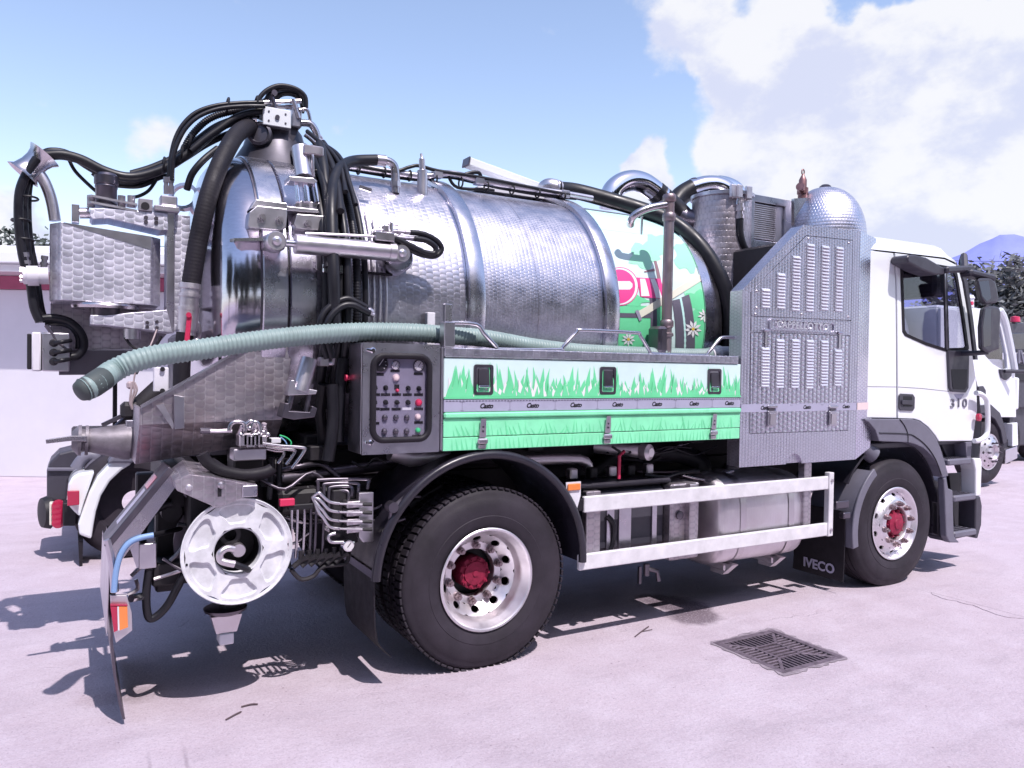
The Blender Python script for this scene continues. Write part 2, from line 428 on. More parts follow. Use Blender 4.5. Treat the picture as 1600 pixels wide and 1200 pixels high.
# ------------------------------------------------------------------ ground
def ground_material():
    m = bpy.data.materials.new('yard_concrete'); m.use_nodes = True; t = m.node_tree; t.nodes.clear(); g = NT(t)
    b = g.n('ShaderNodeBsdfPrincipled'); o = g.n('ShaderNodeOutputMaterial'); t.links.new(b.outputs[0], o.inputs[0])
    tc = g.n('ShaderNodeTexCoord'); v = tc.outputs['Object']
    big = g.noise(v, 0.55, 6, 0.6); mid = g.noise(v, 3.0, 7, 0.68); fine = g.noise(v, 45.0, 6, 0.75)
    strk = g.noise(g.vm('MULTIPLY', v, (0.8, 2.2, 1)), 2.2, 8, 0.7)
    c = g.mix(g.mapr(big, 0.3, 0.7), (0.455, 0.378, 0.440, 1), (0.530, 0.445, 0.510, 1))
    c = g.mix(g.mapr(mid, 0.42, 0.70, 0, 0.75), c, (0.575, 0.505, 0.58, 1))
    c = g.mix(g.mapr(strk, 0.50, 0.74, 0, 0.5), c, (0.36, 0.30, 0.355, 1))
    c = g.mix(g.mapr(fine, 0.50, 0.72, 0, 0.5), c, (0.34, 0.28, 0.33, 1))
    # dark specks
    vo = g.n('ShaderNodeTexVoronoi'); vo.inputs['Scale'].default_value = 14.0; g.put(vo.inputs['Vector'], v)
    sp = g.mapr(g.m('ADD', vo.outputs['Distance'], g.m('MULTIPLY', mid, 0.3)), 0.19, 0.225, 0.55, 0.0)
    c = g.mix(sp, c, (0.16, 0.12, 0.15, 1))
    # hairline cracks
    vc = g.n('ShaderNodeTexVoronoi', feature='DISTANCE_TO_EDGE'); vc.inputs['Scale'].default_value = 0.42
    wob = g.vm('ADD', v, g.vm('SCALE', g.n('ShaderNodeTexNoise').outputs[1], None, 0.0))
    nz = g.n('ShaderNodeTexNoise'); nz.inputs['Scale'].default_value = 3.5; nz.inputs['Detail'].default_value = 6; g.put(nz.inputs['Vector'], v)
    wob = g.vm('ADD', v, g.vm('SCALE', g.vm('SUBTRACT', nz.outputs[1], (0.5, 0.5, 0.5)), None, 0.55))
    g.put(vc.inputs['Vector'], wob)
    ck = g.m('MULTIPLY', g.mapr(vc.outputs[0], 0.0015, 0.006, 1.0, 0.0), g.mapr(big, 0.5, 0.62))
    c = g.mix(g.m('MULTIPLY', ck, 0.12), c, (0.20, 0.16, 0.20, 1))
    # tyre-worn and oily marks near the truck's tail
    s = g.sep(v)
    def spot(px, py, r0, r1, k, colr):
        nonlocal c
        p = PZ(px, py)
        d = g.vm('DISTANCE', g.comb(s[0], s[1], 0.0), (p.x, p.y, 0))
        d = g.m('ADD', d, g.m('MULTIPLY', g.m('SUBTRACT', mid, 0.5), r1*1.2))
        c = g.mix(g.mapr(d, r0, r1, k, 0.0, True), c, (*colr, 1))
    spot(215, 1085, 0.02, 0.17, 0.55, (0.21, 0.16, 0.17))
    spot(150, 1095, 0.02, 0.14, 0.30, (0.30, 0.21, 0.22))
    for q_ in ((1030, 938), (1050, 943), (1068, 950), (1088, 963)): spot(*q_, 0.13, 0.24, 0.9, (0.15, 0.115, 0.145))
    spot(1230, 1012, 0.25, 0.55, 0.25, (0.34, 0.28, 0.33)); spot(560, 1120, 0.1, 0.6, 0.22, (0.37, 0.31, 0.35)); spot(1420, 1010, 0.1, 0.9, 0.20, (0.38, 0.32, 0.36)); spot(850, 1150, 0.05, 0.5, 0.2, (0.36, 0.30, 0.34))
    # slab joints and old tyre tracks
    wv = g.m('MULTIPLY', g.m('SUBTRACT', mid, 0.5), 0.05)
    for x0j in (-1.80, -1.66, 3.9): c = g.mix(g.m('MULTIPLY', g.mapr(g.m('ABSOLUTE', g.m('ADD', g.m('SUBTRACT', s[0], x0j), wv)), 0.003, 0.012, 0.5, 0.0), g.mapr(s[1], -1.5, -1.3, 1.0, 0.0)), c, (0.25, 0.20, 0.24, 1))
    for y0j in (-2.45, -3.05, 5.2): c = g.mix(g.m('MULTIPLY', g.mapr(g.m('ABSOLUTE', g.m('ADD', g.m('SUBTRACT', s[1], y0j), g.m('MULTIPLY', s[0], 0.05))), 0.06, 0.16, 0.26, 0.0, True), g.mapr(strk, 0.40, 0.6)), c, (0.33, 0.275, 0.32, 1))
    grit = g.n('ShaderNodeTexVoronoi'); grit.inputs['Scale'].default_value = 70.0; g.put(grit.inputs['Vector'], v)
    c = g.mix(g.mapr(grit.outputs['Distance'], 0.1, 0.5, 0.35, 0.0), c, (0.60, 0.53, 0.60, 1))
    c = g.mix(g.mapr(g.noise(v, 95.0, 4, 0.75), 0.54, 0.70, 0, 0.8), c, (0.27, 0.22, 0.26, 1))
    h = g.m('ADD', g.m('MULTIPLY', fine, 0.5), g.m('ADD', g.m('MULTIPLY', mid, 0.9), g.m('MULTIPLY', ck, -0.3)))
    g.put(b.inputs['Base Color'], c); g.put(b.inputs['Normal'], g.bump(h, 0.9, 0.016))
    b.inputs['Roughness'].default_value = 0.85; b.inputs['Specular IOR Level'].default_value = 0.25
    MATS['yard_concrete'] = m
ground_material()
g = MB()
n = 40
E_ = [-4000, -1500, -600, -200, -80, -40]+[i*1.6-24 for i in range(31)]+[40, 80, 200, 600, 1500, 4000]
# the drain's pit: the sheet is cut where the grating lies
dc = [PZ(1108, 1005), PZ(1209, 988), PZ(1312, 1029), PZ(1203, 1052)]
gx0, gx1 = 1.50, 2.02; gy0, gy1 = -2.06, -1.52
xs = sorted(E_+[gx0, gx1]); ys = sorted(E_+[gy0, gy1])
idx = {}
for i, x in enumerate(xs):
    for j, y in enumerate(ys):
        idx[i, j] = len(g.v); g.v.append(Vector((x, y, 0)))
for i in range(len(xs)-1):
    for j in range(len(ys)-1):
        if gx0-1e-6 <= xs[i] < gx1-1e-6 and gy0-1e-6 <= ys[j] < gy1-1e-6: continue
        g.f.append([idx[i, j], idx[i+1, j], idx[i+1, j+1], idx[i, j+1]])
ground = structure(g.build('ground', 'yard_concrete', smooth=0))

# iron drain grating in its pit
grate = empty('drain_grate', ((gx0+gx1)/2, (gy0+gy1)/2, 0))
tag(grate, 'square iron drain grating set into the concrete yard', 'drain grate')
mat('iron', (0.16, 0.125, 0.16), 0.6, metal=0.3, var=0.5, vscale=20, bump=0.4, bscale=150)
mat('pit', (0.02, 0.018, 0.022), 0.9)
gw = (gx1-gx0)/2; gh = (gy1-gy0)/2
pit = MB()
pit.box(-gw-0.02, -gw, -gh, gh, -0.4, -0.004); pit.box(gw, gw+0.02, -gh, gh, -0.4, -0.004)
pit.box(-gw, gw, -gh-0.02, -gh, -0.4, -0.004); pit.box(-gw, gw, gh, gh+0.02, -0.4, -0.004); pit.box(-gw, gw, -gh, gh, -0.42, -0.4)
pit.build('pit', 'pit', grate)
fr = MB()
for (a, b, c, d) in ((-gw-0.015, -gw+0.028, -gh-0.015, gh+0.015), (gw-0.028, gw+0.015, -gh-0.015, gh+0.015)): fr.box(a, b, c, d, -0.03, 0.005, 0.002)
for (c, d) in ((-gh-0.015, -gh+0.028), (gh-0.028, gh+0.015)): fr.box(-gw+0.029, gw-0.029, c, d, -0.03, 0.0045, 0.002)
fr.build('frame', 'iron', grate)
rn = random.Random(5); ro_ = []; ri_ = []
for k in range(64):
    t_ = k/64*4; sd_ = int(t_); u_ = t_-sd_
    cx_, cy_ = ((-1+2*u_, -1), (1, -1+2*u_), (1-2*u_, 1), (-1, 1-2*u_))[sd_]
    e_ = rn.uniform(0.022, 0.055); ro_.append(Vector((cx_*(gw+e_), cy_*(gh+e_), 0.0035))); ri_.append(Vector((cx_*(gw+0.0152), cy_*(gh+0.0152), 0.0035)))
mr = MB(); mr.add(ro_+ri_, [(k, (k+1) % 64, 64+(k+1) % 64, 64+k) for k in range(64)])
mat('mortar', (0.27, 0.225, 0.265), 0.9, var=0.4, vscale=25, bump=0.6, bscale=80)
mr.build('mortar_rim', 'mortar', grate, 0)
# four triangular fields of bars, like an envelope
def bar(a, b): return MB().beam((a[0], a[1], -0.012), (b[0], b[1], -0.012), 0.013, 0.028, 0.003)
for sx, sy in ((1, 1), (-1, 1), (1, -1), (-1, -1)):
    MB().beam((sx*0.10, sy*0.10, -0.0125), (sx*(gw-0.03), sy*(gh-0.03), -0.0125), 0.022, 0.03, 0.003).build('diagonal_bar', 'iron', grate)
for k in range(14):
    q = 0.002+(k-6.5)*0.034
    for sgn in (-1, 1):
        lim = max(0.105, abs(q)+0.012)
        if lim < gw-0.05: bar((q, sgn*lim), (q, sgn*(gh-0.028))).build('bar', 'iron', grate)
        if lim < gw-0.05: bar((sgn*lim, q), (sgn*(gw-0.028), q)).build('bar', 'iron', grate)
mid_ = MB(); 
for (a, b, c, d) in ((-0.105, 0.105, -0.105, -0.088), (-0.105, 0.105, 0.088, 0.105)): mid_.box(a, b, c, d, -0.027, 0.002)
mid_.box(-0.105, -0.088, -0.087, 0.087, -0.027, 0.002); mid_.box(0.088, 0.105, -0.087, 0.087, -0.027, 0.002)
for k in range(4): mid_.box(-0.087, 0.087, -0.07+k*0.04, -0.05+k*0.04, -0.027, 0.0)
mid_.build('centre_plate', 'iron', grate)

# twigs on the concrete
mat('twig', (0.10, 0.07, 0.08), 0.8)
for k, (px, py, a, L, lab) in enumerate(((1003, 988, 0.5, 0.12, 'thin forked twig lying on the concrete near the drain'),
                                         (390, 1104, -0.1, 0.04, 'short dry stick flat on the concrete, upper of two'),
                                         (365, 1120, 0.6, 0.05, 'short dry stick on the concrete, nearest the camera'))):
    p = PZ(px, py); q = MB(); d = Vector((math.cos(a), math.sin(a), 0))*L
    q.tube([p-d+Vector((0, 0, .006)), p+Vector((0.01, 0.006, .008)), p+d+Vector((0, 0, .006))], 0.004, 6, 3)
    if k == 0: q.tube([p+Vector((0, 0, .006)), p+Vector((0.08, -0.01, .01))], 0.003, 5)
    tag(q.build('twig', 'twig'), lab, 'twig')

# repaired concrete patch at the right with a broken rim
pa = [PZ(1455, 925), PZ(1530, 905), PZ(1640, 900), PZ(1700, 965), PZ(1590, 965), PZ(1520, 945)]
pm = bpy.data.materials['yard_concrete'].copy(); pm.name = 'patch_concrete'
for nd in pm.node_tree.nodes:
    if nd.bl_idname == 'ShaderNodeBump': nd.inputs['Strength'].default_value = 0.9
MATS['patch_concrete'] = pm
rim = smoothpath([p+Vector((random.uniform(-.03, .03), random.uniform(-.03, .03), 0)) for p in pa], 8, True)
rim = [p+Vector((random.uniform(-.018, .018), random.uniform(-.018, .018), 0.004)) for p in rim]
q = MB().prism(rim, (0, 0, -0.0035)); structure(q.build('ground_patch', 'patch_concrete', smooth=0))

# ------------------------------------------------------------------ building with white wall, red fascia, flat white eave
mat('wall_white', (0.68, 0.66, 0.71), 0.8, var=0.09, vscale=0.7, bump=0.1, bscale=20)
mat('fascia_red', (0.36, 0.075, 0.15), 0.6, var=0.1)
bd = empty('building', PZ(20, 745))
tag(bd, 'low white walled building with dark red fascia and white eave behind the truck', 'building')
o_ = PZ(20, 745); ux = _R0.copy(); ux.z = 0; ux.normalize(); uy = Vector((-ux.y, ux.x, 0))
def bpt(a, d, z): return ux*a+uy*d+Vector((0, 0, z))
def bbox_(a0, a1, d0, d1, z0, z1): 
    M = Matrix((ux, uy, Vector((0, 0, 1)))).transposed().to_4x4(); M.translation = bpt((a0+a1)/2, (d0+d1)/2, (z0+z1)/2)
    return MB().obox(M, (a1-a0, d1-d0, z1-z0), 0.01)
bbox_(-14, 12.5, 0.0, 7, 0.0, 2.847).build('wall', 'wall_white', bd)
bbox_(-14.0, 12.5, -0.03, 6.9, 2.85, 3.05).build('fascia', 'fascia_red', bd)
bbox_(-14.2, 12.7, -0.55, 7.2, 3.053, 3.16).build('eave', 'white_paint', bd)
bbox_(-14.2, 12.7, -0.70, 7.3, 3.163, 3.32).build('gutter', 'white_paint', bd)
bbox_(-14.0, 12.5, -0.40, 7.0, 3.323, 3.45).build('roof', 'white_dull', bd)

# ------------------------------------------------------------------ mountain
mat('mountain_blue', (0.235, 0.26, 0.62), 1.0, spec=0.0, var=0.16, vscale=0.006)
mt = MB(); base = 2600.0
pro = [(1180, 470), (1300, 452), (1430, 425), (1505, 396), (1530, 381), (1550, 373), (1562, 367), (1585, 366), (1605, 371), (1640, 384), (1720, 410), (1830, 432), (1980, 455), (2160, 480)]
ridge = [PD(x, y, base) for x, y in pro]
rows = []
for k in range(7):
    f_ = k/6
    rows.append([Vector((p.x, p.y, 0))*(1-0.32*f_)+Vector((0, 0, max(-5, p.z*(1-f_)**1.25+(0 if k in (0, 6) else random.uniform(-12, 12))))) for p in ridge])
rows.insert(0, [Vector((p.x*1.3, p.y*1.3, -5)) for p in ridge])
nn = len(ridge)
mt.add([v for r_ in rows for v in r_], [(i*nn+k, i*nn+k+1, (i+1)*nn+k+1, (i+1)*nn+k) for i in range(len(rows)-1) for k in range(nn-1)])
structure(mt.build('mountain', 'mountain_blue', smooth=60))

# ------------------------------------------------------------------ trees
def leaf_mat(name, c0, c1):
    m = bpy.data.materials.new(name); m.use_nodes = True; t = m.node_tree; t.nodes.clear(); g = NT(t)
    b = g.n('ShaderNodeBsdfPrincipled'); o = g.n('ShaderNodeOutputMaterial'); t.links.new(b.outputs[0], o.inputs[0])
    tc = g.n('ShaderNodeTexCoord'); f = g.mapr(g.noise(tc.outputs['Object'], 2.2, 5, 0.7), 0.3, 0.7)
    g.put(b.inputs['Base Color'], g.mix(f, (*c0, 1), (*c1, 1))); b.inputs['Roughness'].default_value = 0.6
    b.inputs['Specular IOR Level'].default_value = 0.3
    MATS[name] = m
leaf_mat('leaf_dark', (0.045, 0.058, 0.050), (0.115, 0.130, 0.110))
leaf_mat('leaf_grey', (0.085, 0.09, 0.092), (0.24, 0.245, 0.24))
mat('bark', (0.06, 0.045, 0.05), 0.85, var=0.4, vscale=8)
def tree(loc, H, rad, trunk, label, seed, leaf=0.16, nclump=130, per=34, material='leaf_dark', group=None, flat=1.0):
    rnd = random.Random(seed); root = empty('tree', loc); tag(root, label, 'tree', group)
    tk = MB(); top = Vector((rnd.uniform(-.3, .3), rnd.uniform(-.3, .3), H*0.78))
    tk.tube([(0, 0, 0), (0.05, 0.03, H*0.25), top*0.6, top], 0.1, 9, 4, radii=[trunk*(1-0.8*i/12) for i in range(13)])
    crown = MB()
    for k in range(nclump):
        while True:
            q = Vector((rnd.uniform(-1, 1), rnd.uniform(-1, 1), rnd.uniform(-1, 1)))
            if 0.25 < q.length < 1: break
        bulge = 0.78+0.34*mnoise.noise(q.normalized()*1.7+Vector((seed, 0, 0)))
        c = Vector((q.x*rad*bulge, q.y*rad*bulge, H*0.62+q.z*H*0.38*bulge*flat))
        if k % 5 == 0:
            st = Vector((0, 0, H*0.25))+(top-Vector((0, 0, H*0.25)))*rnd.random()
            tk.tube([st, st*0.4+c*0.6+Vector((0, 0, -0.1)), c], 0.03, 5, 2, radii=[trunk*0.28, trunk*0.22, trunk*0.15, trunk*0.1, 0.01])
        cr = rad*rnd.uniform(0.12, 0.26)
        for j in range(per):
            d = Vector((rnd.gauss(0, 1), rnd.gauss(0, 1), rnd.gauss(0, 0.75)))*cr*0.55
            p = c+d; s_ = leaf*rnd.uniform(0.6, 1.3)
            a = Vector((rnd.gauss(0, 1), rnd.gauss(0, 1), rnd.gauss(0, .6))).normalized(); b = a.cross(Vector((rnd.gauss(0, 1), rnd.gauss(0, 1), rnd.gauss(0, 1)))).normalized()
            crown.add([p-a*s_, p+b*s_*0.42, p+a*s_, p-b*s_*0.42], [(0, 1, 2, 3)])
    tk.build('trunk', 'bark', root); crown.build('crown', material, root, smooth=0, merge=False)
    return root
def gpt(px, dist): p = PD(px, 578, dist); return Vector((p.x, p.y, 0))
tree(gpt(1530, 30), 6.9, 2.5, 0.22, 'grey green tree behind the cab mirror, left of the row', 3, group='trees on the right', material='leaf_grey', nclump=150)
tree(gpt(1590, 31), 6.5, 2.7, 0.22, 'grey green tree at the right edge of the photo', 4, group='trees on the right', material='leaf_grey', nclump=150)
tree(gpt(1660, 29), 6.2, 2.6, 0.22, 'grey green tree cut off by the right edge', 8, group='trees on the right', material='leaf_grey')
tree(gpt(1490, 33), 5.6, 2.4, 0.2, 'grey green tree low behind the white cab', 9, group='trees on the right', material='leaf_grey')
tree(gpt(48, 24), 6.4, 1.9, 0.2, 'dark sparse tree rising over the white building', 5, leaf=0.13, nclump=70, per=26)
tree(gpt(-90, 27), 6.2, 2.2, 0.2, 'dark tree beyond the left end of the white building', 6, leaf=0.14, nclump=80)
# the dense row of trees across the yard that the polished steel mirrors
for k, (x, y, h, rd_, lab) in enumerate(((-16, -9.0, 10, 3.8, 'leftmost'), (-12.0, -12.5, 10.5, 3.8, 'second from the left'), (-7.0, -13, 10.2, 3.8, 'third from the left'), (-1.8, -13.2, 10.6, 3.8, 'fourth from the left'), (3.4, -13, 10.2, 3.8, 'fifth from the left'), (8.6, -13.2, 10.4, 3.9, 'second from the right'), (14, -13, 10, 3.9, 'rightmost'), (-17.5, -2.0, 9.5, 3.6, 'beside the lorry tails'))):
    tree((x, y, 0), h, rd_, 0.3, 'tall dark tree across the yard behind the camera, '+lab, 20+k, leaf=0.45, nclump=170, per=22, group='trees across the yard behind the camera')
hg = MB(); rnd = random.Random(12)  # unseen leaf screen added to keep steel reflections dark below the crowns
for k in range(5200):
    p = Vector((rnd.uniform(-20, 16), -14.5+rnd.uniform(-0.7, 0.7), rnd.uniform(0.05, 1)**0.8*3.0)); a_ = Vector((rnd.gauss(0, 1), rnd.gauss(0, 1), rnd.gauss(0, 1))).normalized()*0.3; b_ = a_.cross(Vector((rnd.gauss(0, 1), rnd.gauss(0, 1), rnd.gauss(0, 1)))).normalized()*0.14
    hg.add([p-a_, p+b_, p+a_, p-b_], [(0, 1, 2, 3)])
ho = tag(hg.build('added_hedge', 'leaf_dark', smooth=0, merge=False), 'long dark leafy screen added unseen behind the camera to darken steel reflections', 'added_hedge')
# overhead wire
a = PD(-120, 371, 30); b = PD(60, 377, 30)
q = MB(); dv = (b-a); q.tube([a-dv*6, a-dv*2+Vector((0, 0, -.2)), a, b, b+dv*4+Vector((0, 0, .1)), b+dv*20+Vector((0, 0, 1.5))], 0.012, 5, 4)
tag(q.build('overhead_wire', 'black'), 'thin overhead wire crossing the sky over the left building', 'wire')

# ================================================================== the vacuum truck
truck = empty('vacuum_truck', (0, 0, 0))
tag(truck, 'large white and stainless steel vacuum tanker truck parked in the yard, seen from its side', 'truck')
SY = -1.25                                  # plane of the truck's near side
from mathutils.geometry import tessellate_polygon
def plate(outer, holes, off):
    """flat sheet with openings; outlines are coplanar 3-D points, off is the thickness vector"""
    m = MB(); loops = [[Vector(p) for p in outer]]+[[Vector(p) for p in h] for h in holes]
    flat = [p for l in loops for p in l]; off = Vector(off); n = len(flat)
    # project to 2-D for a stable triangulation
    nrm = off.normalized(); ax = max(range(3), key=lambda i: abs(nrm[i])); k = [i for i in range(3) if i != ax]
    tris = tessellate_polygon([[Vector((p[k[0]], p[k[1]], 0)) for p in l] for l in loops])
    fs = [tuple(t) for t in tris]+[tuple(i+n for i in t)[::-1] for t in tris]
    o = 0
    for l in loops:
        L = len(l)
        for i in range(L): a, b = o+i, o+(i+1) % L; fs.append((a, b, b+n, a+n))
        o += L
    return m.add(flat+[p+off for p in flat], fs)
def pl(pts, y): return [P(px, py, y) for px, py in pts]
def roundrect(x0, x1, z0, z1, r, n=5):
    out = []
    for cx, cz, a0 in ((x1-r, z1-r, 0), (x0+r, z1-r, 90), (x0+r, z0+r, 180), (x1-r, z0+r, 270)):
        for k in range(n+1): a = R(a0+90*k/n); out.append((cx+r*math.cos(a), cz+r*math.sin(a)))
    return out
def Y(pts, y): return [Vector((x, y, z)) for x, z in pts]

# ---------------------------------------------------------------- chassis
for s in (-1, 1):
    q = MB(); q.box(-1.55, 4.95, s*0.36, s*0.44, 0.80, 1.06, 0.008); q.box(-1.55, 4.95, s*0.30, s*0.36, 0.80, 0.815); q.box(-1.55, 4.95, s*0.30, s*0.36, 1.045, 1.06)
    q.build('chassis_rail', 'chassis', truck)
for x in (-1.4, -0.7, 0.7, 1.5, 2.4, 3.2, 4.5): MB().box(x-0.05, x+0.05, -0.36, 0.36, 0.84, 1.02, 0.005).build('cross_member', 'chassis', truck)
sub = MB()
for s in (-1, 1): sub.box(-1.2, 3.0, s*0.34, s*0.46, 1.065, 1.22, 0.006)
for x in (-0.9, -0.2, 0.5, 1.2, 1.9): sub.box(x-0.06, x+0.06, -0.9, 0.9, 1.221, 1.30, 0.005)
sub.build('subframe', 'chassis', truck)
axle = MB(); axle.tube([(0, -0.9, 0.518), (0, -0.3, 0.518), (0, -0.22, 0.53), (0, 0.22, 0.53), (0, 0.3, 0.518), (0, 0.9, 0.518)], 0.09, 14, radii=[0.08, 0.09, 0.2, 0.2, 0.09, 0.08]); axle.build('rear_axle', 'chassis', truck)
axf = MB(); axf.tube([(3.82, -0.95, 0.516), (3.82, -0.6, 0.46), (3.82, 0.6, 0.46), (3.82, 0.95, 0.516)], 0.07, 10); axf.build('front_axle', 'chassis', truck)
MB().tube([(0.1, 0, 0.54), (2.6, 0, 0.82)], 0.06, 14).build('propeller_shaft', 'chassis', truck)
for s in (-1, 1):
    q = MB()
    for k in range(4): q.tube([(-0.75, s*0.5, 0.80), (-0.4, s*0.5, 0.72-k*0.022), (0, s*0.5, 0.70-k*0.022), (0.4, s*0.5, 0.72-k*0.022), (0.75, s*0.5, 0.80)][(0 if k < 2 else 1):(5 if k < 2 else 4)], 0.012, 6, 4)
    q.build('leaf_spring', 'chassis', truck)
q = MB(); q.box(2.2, 3.3, -0.30, 0.30, 0.62, 1.1, 0.08); q.cyl((1.7, 0, 0.85), (2.25, 0, 0.85), 0.19, 18); q.build('gearbox', 'chassis', truck)

# ---------------------------------------------------------------- wheels
def tyre_mesh(name, flat, rear):
    ro = 0.53
    prof = [(0.290, -0.030), (0.300, -0.012), (0.318, -0.004), (0.34, 0.004), (0.372, 0.010), (0.376, 0.0075), (0.40, 0.010), (0.44, 0.006), (0.475, -0.004), (0.479, -0.0075), (0.50, -0.012), (0.516, -0.022), (0.526, -0.035), (ro, -0.05)]
    gr = (0.085, 0.135, 0.185, 0.235) if not rear else (0.105, 0.16, 0.215)
    for g_ in gr: prof += [(ro, -g_+0.006), (ro-0.014, -g_+0.004), (ro-0.014, -g_-0.004), (ro, -g_-0.006)]
    prof += [(ro, -0.25), (0.526, -0.27), (0.50, -0.295), (0.44, -0.31), (0.36, -0.308), (0.30, -0.285), (0.29, -0.26)]
    m = MB().lathe((0, 0, 0), (0, -1, 0), prof, 88)
    if rear:                                                # lug blocks round both shoulders
        for k in range(74):
            a = 2*math.pi*k/74
            for (w0, w1, da) in ((-0.018, -0.098, 0), (-0.202, -0.285, 0.03), (-0.112, -0.152, 0.02)):
                b = a+da; 
                M = Matrix.Rotation(b, 4, 'Y') @ Matrix.Translation((0, -(w0+w1)/2, ro+0.002)) @ Matrix.Rotation(0.10, 4, 'Z')
                m.obox(M, (0.033, abs(w1-w0), 0.012), 0.002)
    for v in m.v:
        if v.z < -flat: v.z = -flat; v.y += -0.006 if -0.16 < v.y < 0.03 and abs(v.x) < .2 and v.y < 0.02 else 0
    return m
def disc_holes(hr, nh, r0, r1, hf, ra, rt, ph=0.0):
    """wheel disc between r0 and r1 with nh oval hand holes at radius hr; hf(r) is its depth"""
    m = MB(); K = 28
    for k in range(nh):
        c = 2*math.pi*k/nh+ph; half = math.pi/nh; inn = []; outp = []; wall = []
        for j in range(K):
            a = 2*math.pi*j/K
            ir, it = hr+ra*math.cos(a), rt/hr*math.sin(a)
            # the matching point on the sector's border
            tx, ty = math.cos(a), math.sin(a); s_ = 1/max(abs(tx), abs(ty))
            orr = (r0+r1)/2+(r1-r0)/2*tx*s_; ot = half*ty*s_
            inn.append((ir, c+it)); outp.append((orr, c+ot))
        def pt(q, d=0): return Vector((q[0]*math.cos(q[1]), -(hf(q[0])+d), q[0]*math.sin(q[1])))
        vs = [pt(q) for q in outp]+[pt(q) for q in inn]+[pt(q, -0.016) for q in inn]
        fs = [(j, (j+1) % K, K+(j+1) % K, K+j) for j in range(K)]+[(K+j, K+(j+1) % K, 2*K+(j+1) % K, 2*K+j) for j in range(K)]
        m.add(vs, fs)
    return m
def nut(m, r, a, h, rad=0.0165, L=0.035):
    c = Vector((r*math.cos(a), -h, r*math.sin(a)))
    m.cyl(c, c+Vector((0, -0.012, 0)), rad*1.25, 12); m.cyl(c+Vector((0, -0.012, 0)), c+Vector((0, -L, 0)), rad, 6); m.cyl(c+Vector((0, -L, 0)), c+Vector((0, -L-0.014, 0)), rad*0.55, 8)
def nut_ring(parent, r, h, n_, name, material, rad=0.0165, L=0.035, ph=0.0):
    src = None
    for k in range(n_):
        a = 2*math.pi*k/n_+ph
        if src is None:
            mm = MB(); nut(mm, r, 0, h, rad, L); src = mm.build(name, material, parent); o = src
        else: o = place(src, parent)
        o.rotation_euler = (0, -a, 0)
def rear_wheel(loc):
    hf = lambda r: -0.185+max(0, (r-0.185))*1.25
    m = disc_holes(0.213, 10, 0.186, 0.243, hf, 0.017, 0.026, 0.3)
    m.lathe((0, 0, 0), (0, -1, 0), [(0.286, -0.028), (0.300, -0.004), (0.303, 0.002), (0.298, 0.006), (0.288, 0.004), (0.280, -0.008), (0.276, -0.028), (0.262, -0.045), (0.256, -0.075), (0.248, -0.10), (0.243, hf(0.243))], 64)
    m.lathe((0, 0, 0), (0, -1, 0), [(0.186, hf(0.186)), (0.18, -0.186), (0.145, -0.188), (0.141, -0.195), (0.141, -0.24)], 48)
    wl = m.build('wheel', 'rim_alu', truck, loc=loc)
    mm = MB().lathe((0, 0, 0), (0, -1, 0), [(0.275, -0.03), (0.27, -0.28), (0, -0.28)], 40); mm.build('wheel_barrel', 'black', wl)
    tyre_mesh('tyre', 0.518, True).build('tyre', 'tyre', wl)
    nut_ring(wl, 0.1675, -0.187, 10, 'wheel_nut', 'nut_steel', 0.0195, 0.040, 0.25)
    h = MB().lathe((0, 0, 0), (0, -1, 0), [(0.100, -0.28), (0.100, -0.176), (0.096, -0.170), (0.073, -0.168), (0.070, -0.158), (0.05, -0.155), (0.02, -0.155), (0.018, -0.150), (0, -0.150)], 48); hub = h.build('hub', 'hub_red', wl)
    nut_ring(wl, 0.085, -0.170, 10, 'hub_bolt', 'hub_red', 0.010, 0.014)
    return wl
def front_wheel(loc):
    hf = lambda r: -0.045+max(0, 0.262-r)*0.85
    m = disc_holes(0.236, 10, 0.206, 0.262, hf, 0.014, 0.024, 0.3)
    m.lathe((0, 0, 0), (0, -1, 0), [(0.286, -0.028), (0.300, -0.004), (0.303, 0.002), (0.298, 0.006), (0.288, 0.004), (0.280, -0.008), (0.272, -0.034), (0.262, hf(0.262))], 64)
    m.lathe((0, 0, 0), (0, -1, 0), [(0.206, hf(0.206)), (0.196, 0.010), (0.18, 0.014), (0.142, 0.014), (0.138, 0.008), (0.138, -0.10)], 48)
    wl = m.build('wheel', 'rim_alu', truck, loc=loc)
    mm = MB().lathe((0, 0, 0), (0, -1, 0), [(0.275, -0.06), (0.27, -0.28), (0, -0.28)], 40); mm.build('wheel_barrel', 'black', wl)
    tyre_mesh('tyre', 0.516, False).build('tyre', 'tyre', wl)
    nut_ring(wl, 0.1675, 0.014, 10, 'wheel_nut', 'nut_steel', 0.019, 0.034, 0.2)
    h = MB().lathe((0, 0, 0), (0, -1, 0), [(0.128, -0.10), (0.126, -0.025), (0.118, -0.018), (0.095, -0.018), (0.09, 0.012), (0.045, 0.022), (0.04, 0.03), (0, 0.032)], 36); h.build('hub', 'hub_red', wl)
    nut_ring(wl, 0.108, -0.02, 10, 'hub_bolt', 'hub_red', 0.010, 0.016)
    return wl
WB = 3.8225
RW = rear_wheel((0, -1.2, 0.518)); FW = front_wheel((WB, -1.2, 0.516))
def copy_wheel(src, loc, flip):
    c = src.copy(); COL.objects.link(c); c.parent = truck; c.location = loc
    if flip: c.rotation_euler = (0, 0, math.pi)
    for ch in src.children:
        d = ch.copy(); COL.objects.link(d); d.parent = c
    return c
copy_wheel(RW, (0, 1.2, 0.518), True); copy_wheel(FW, (WB, 1.2, 0.516), True)
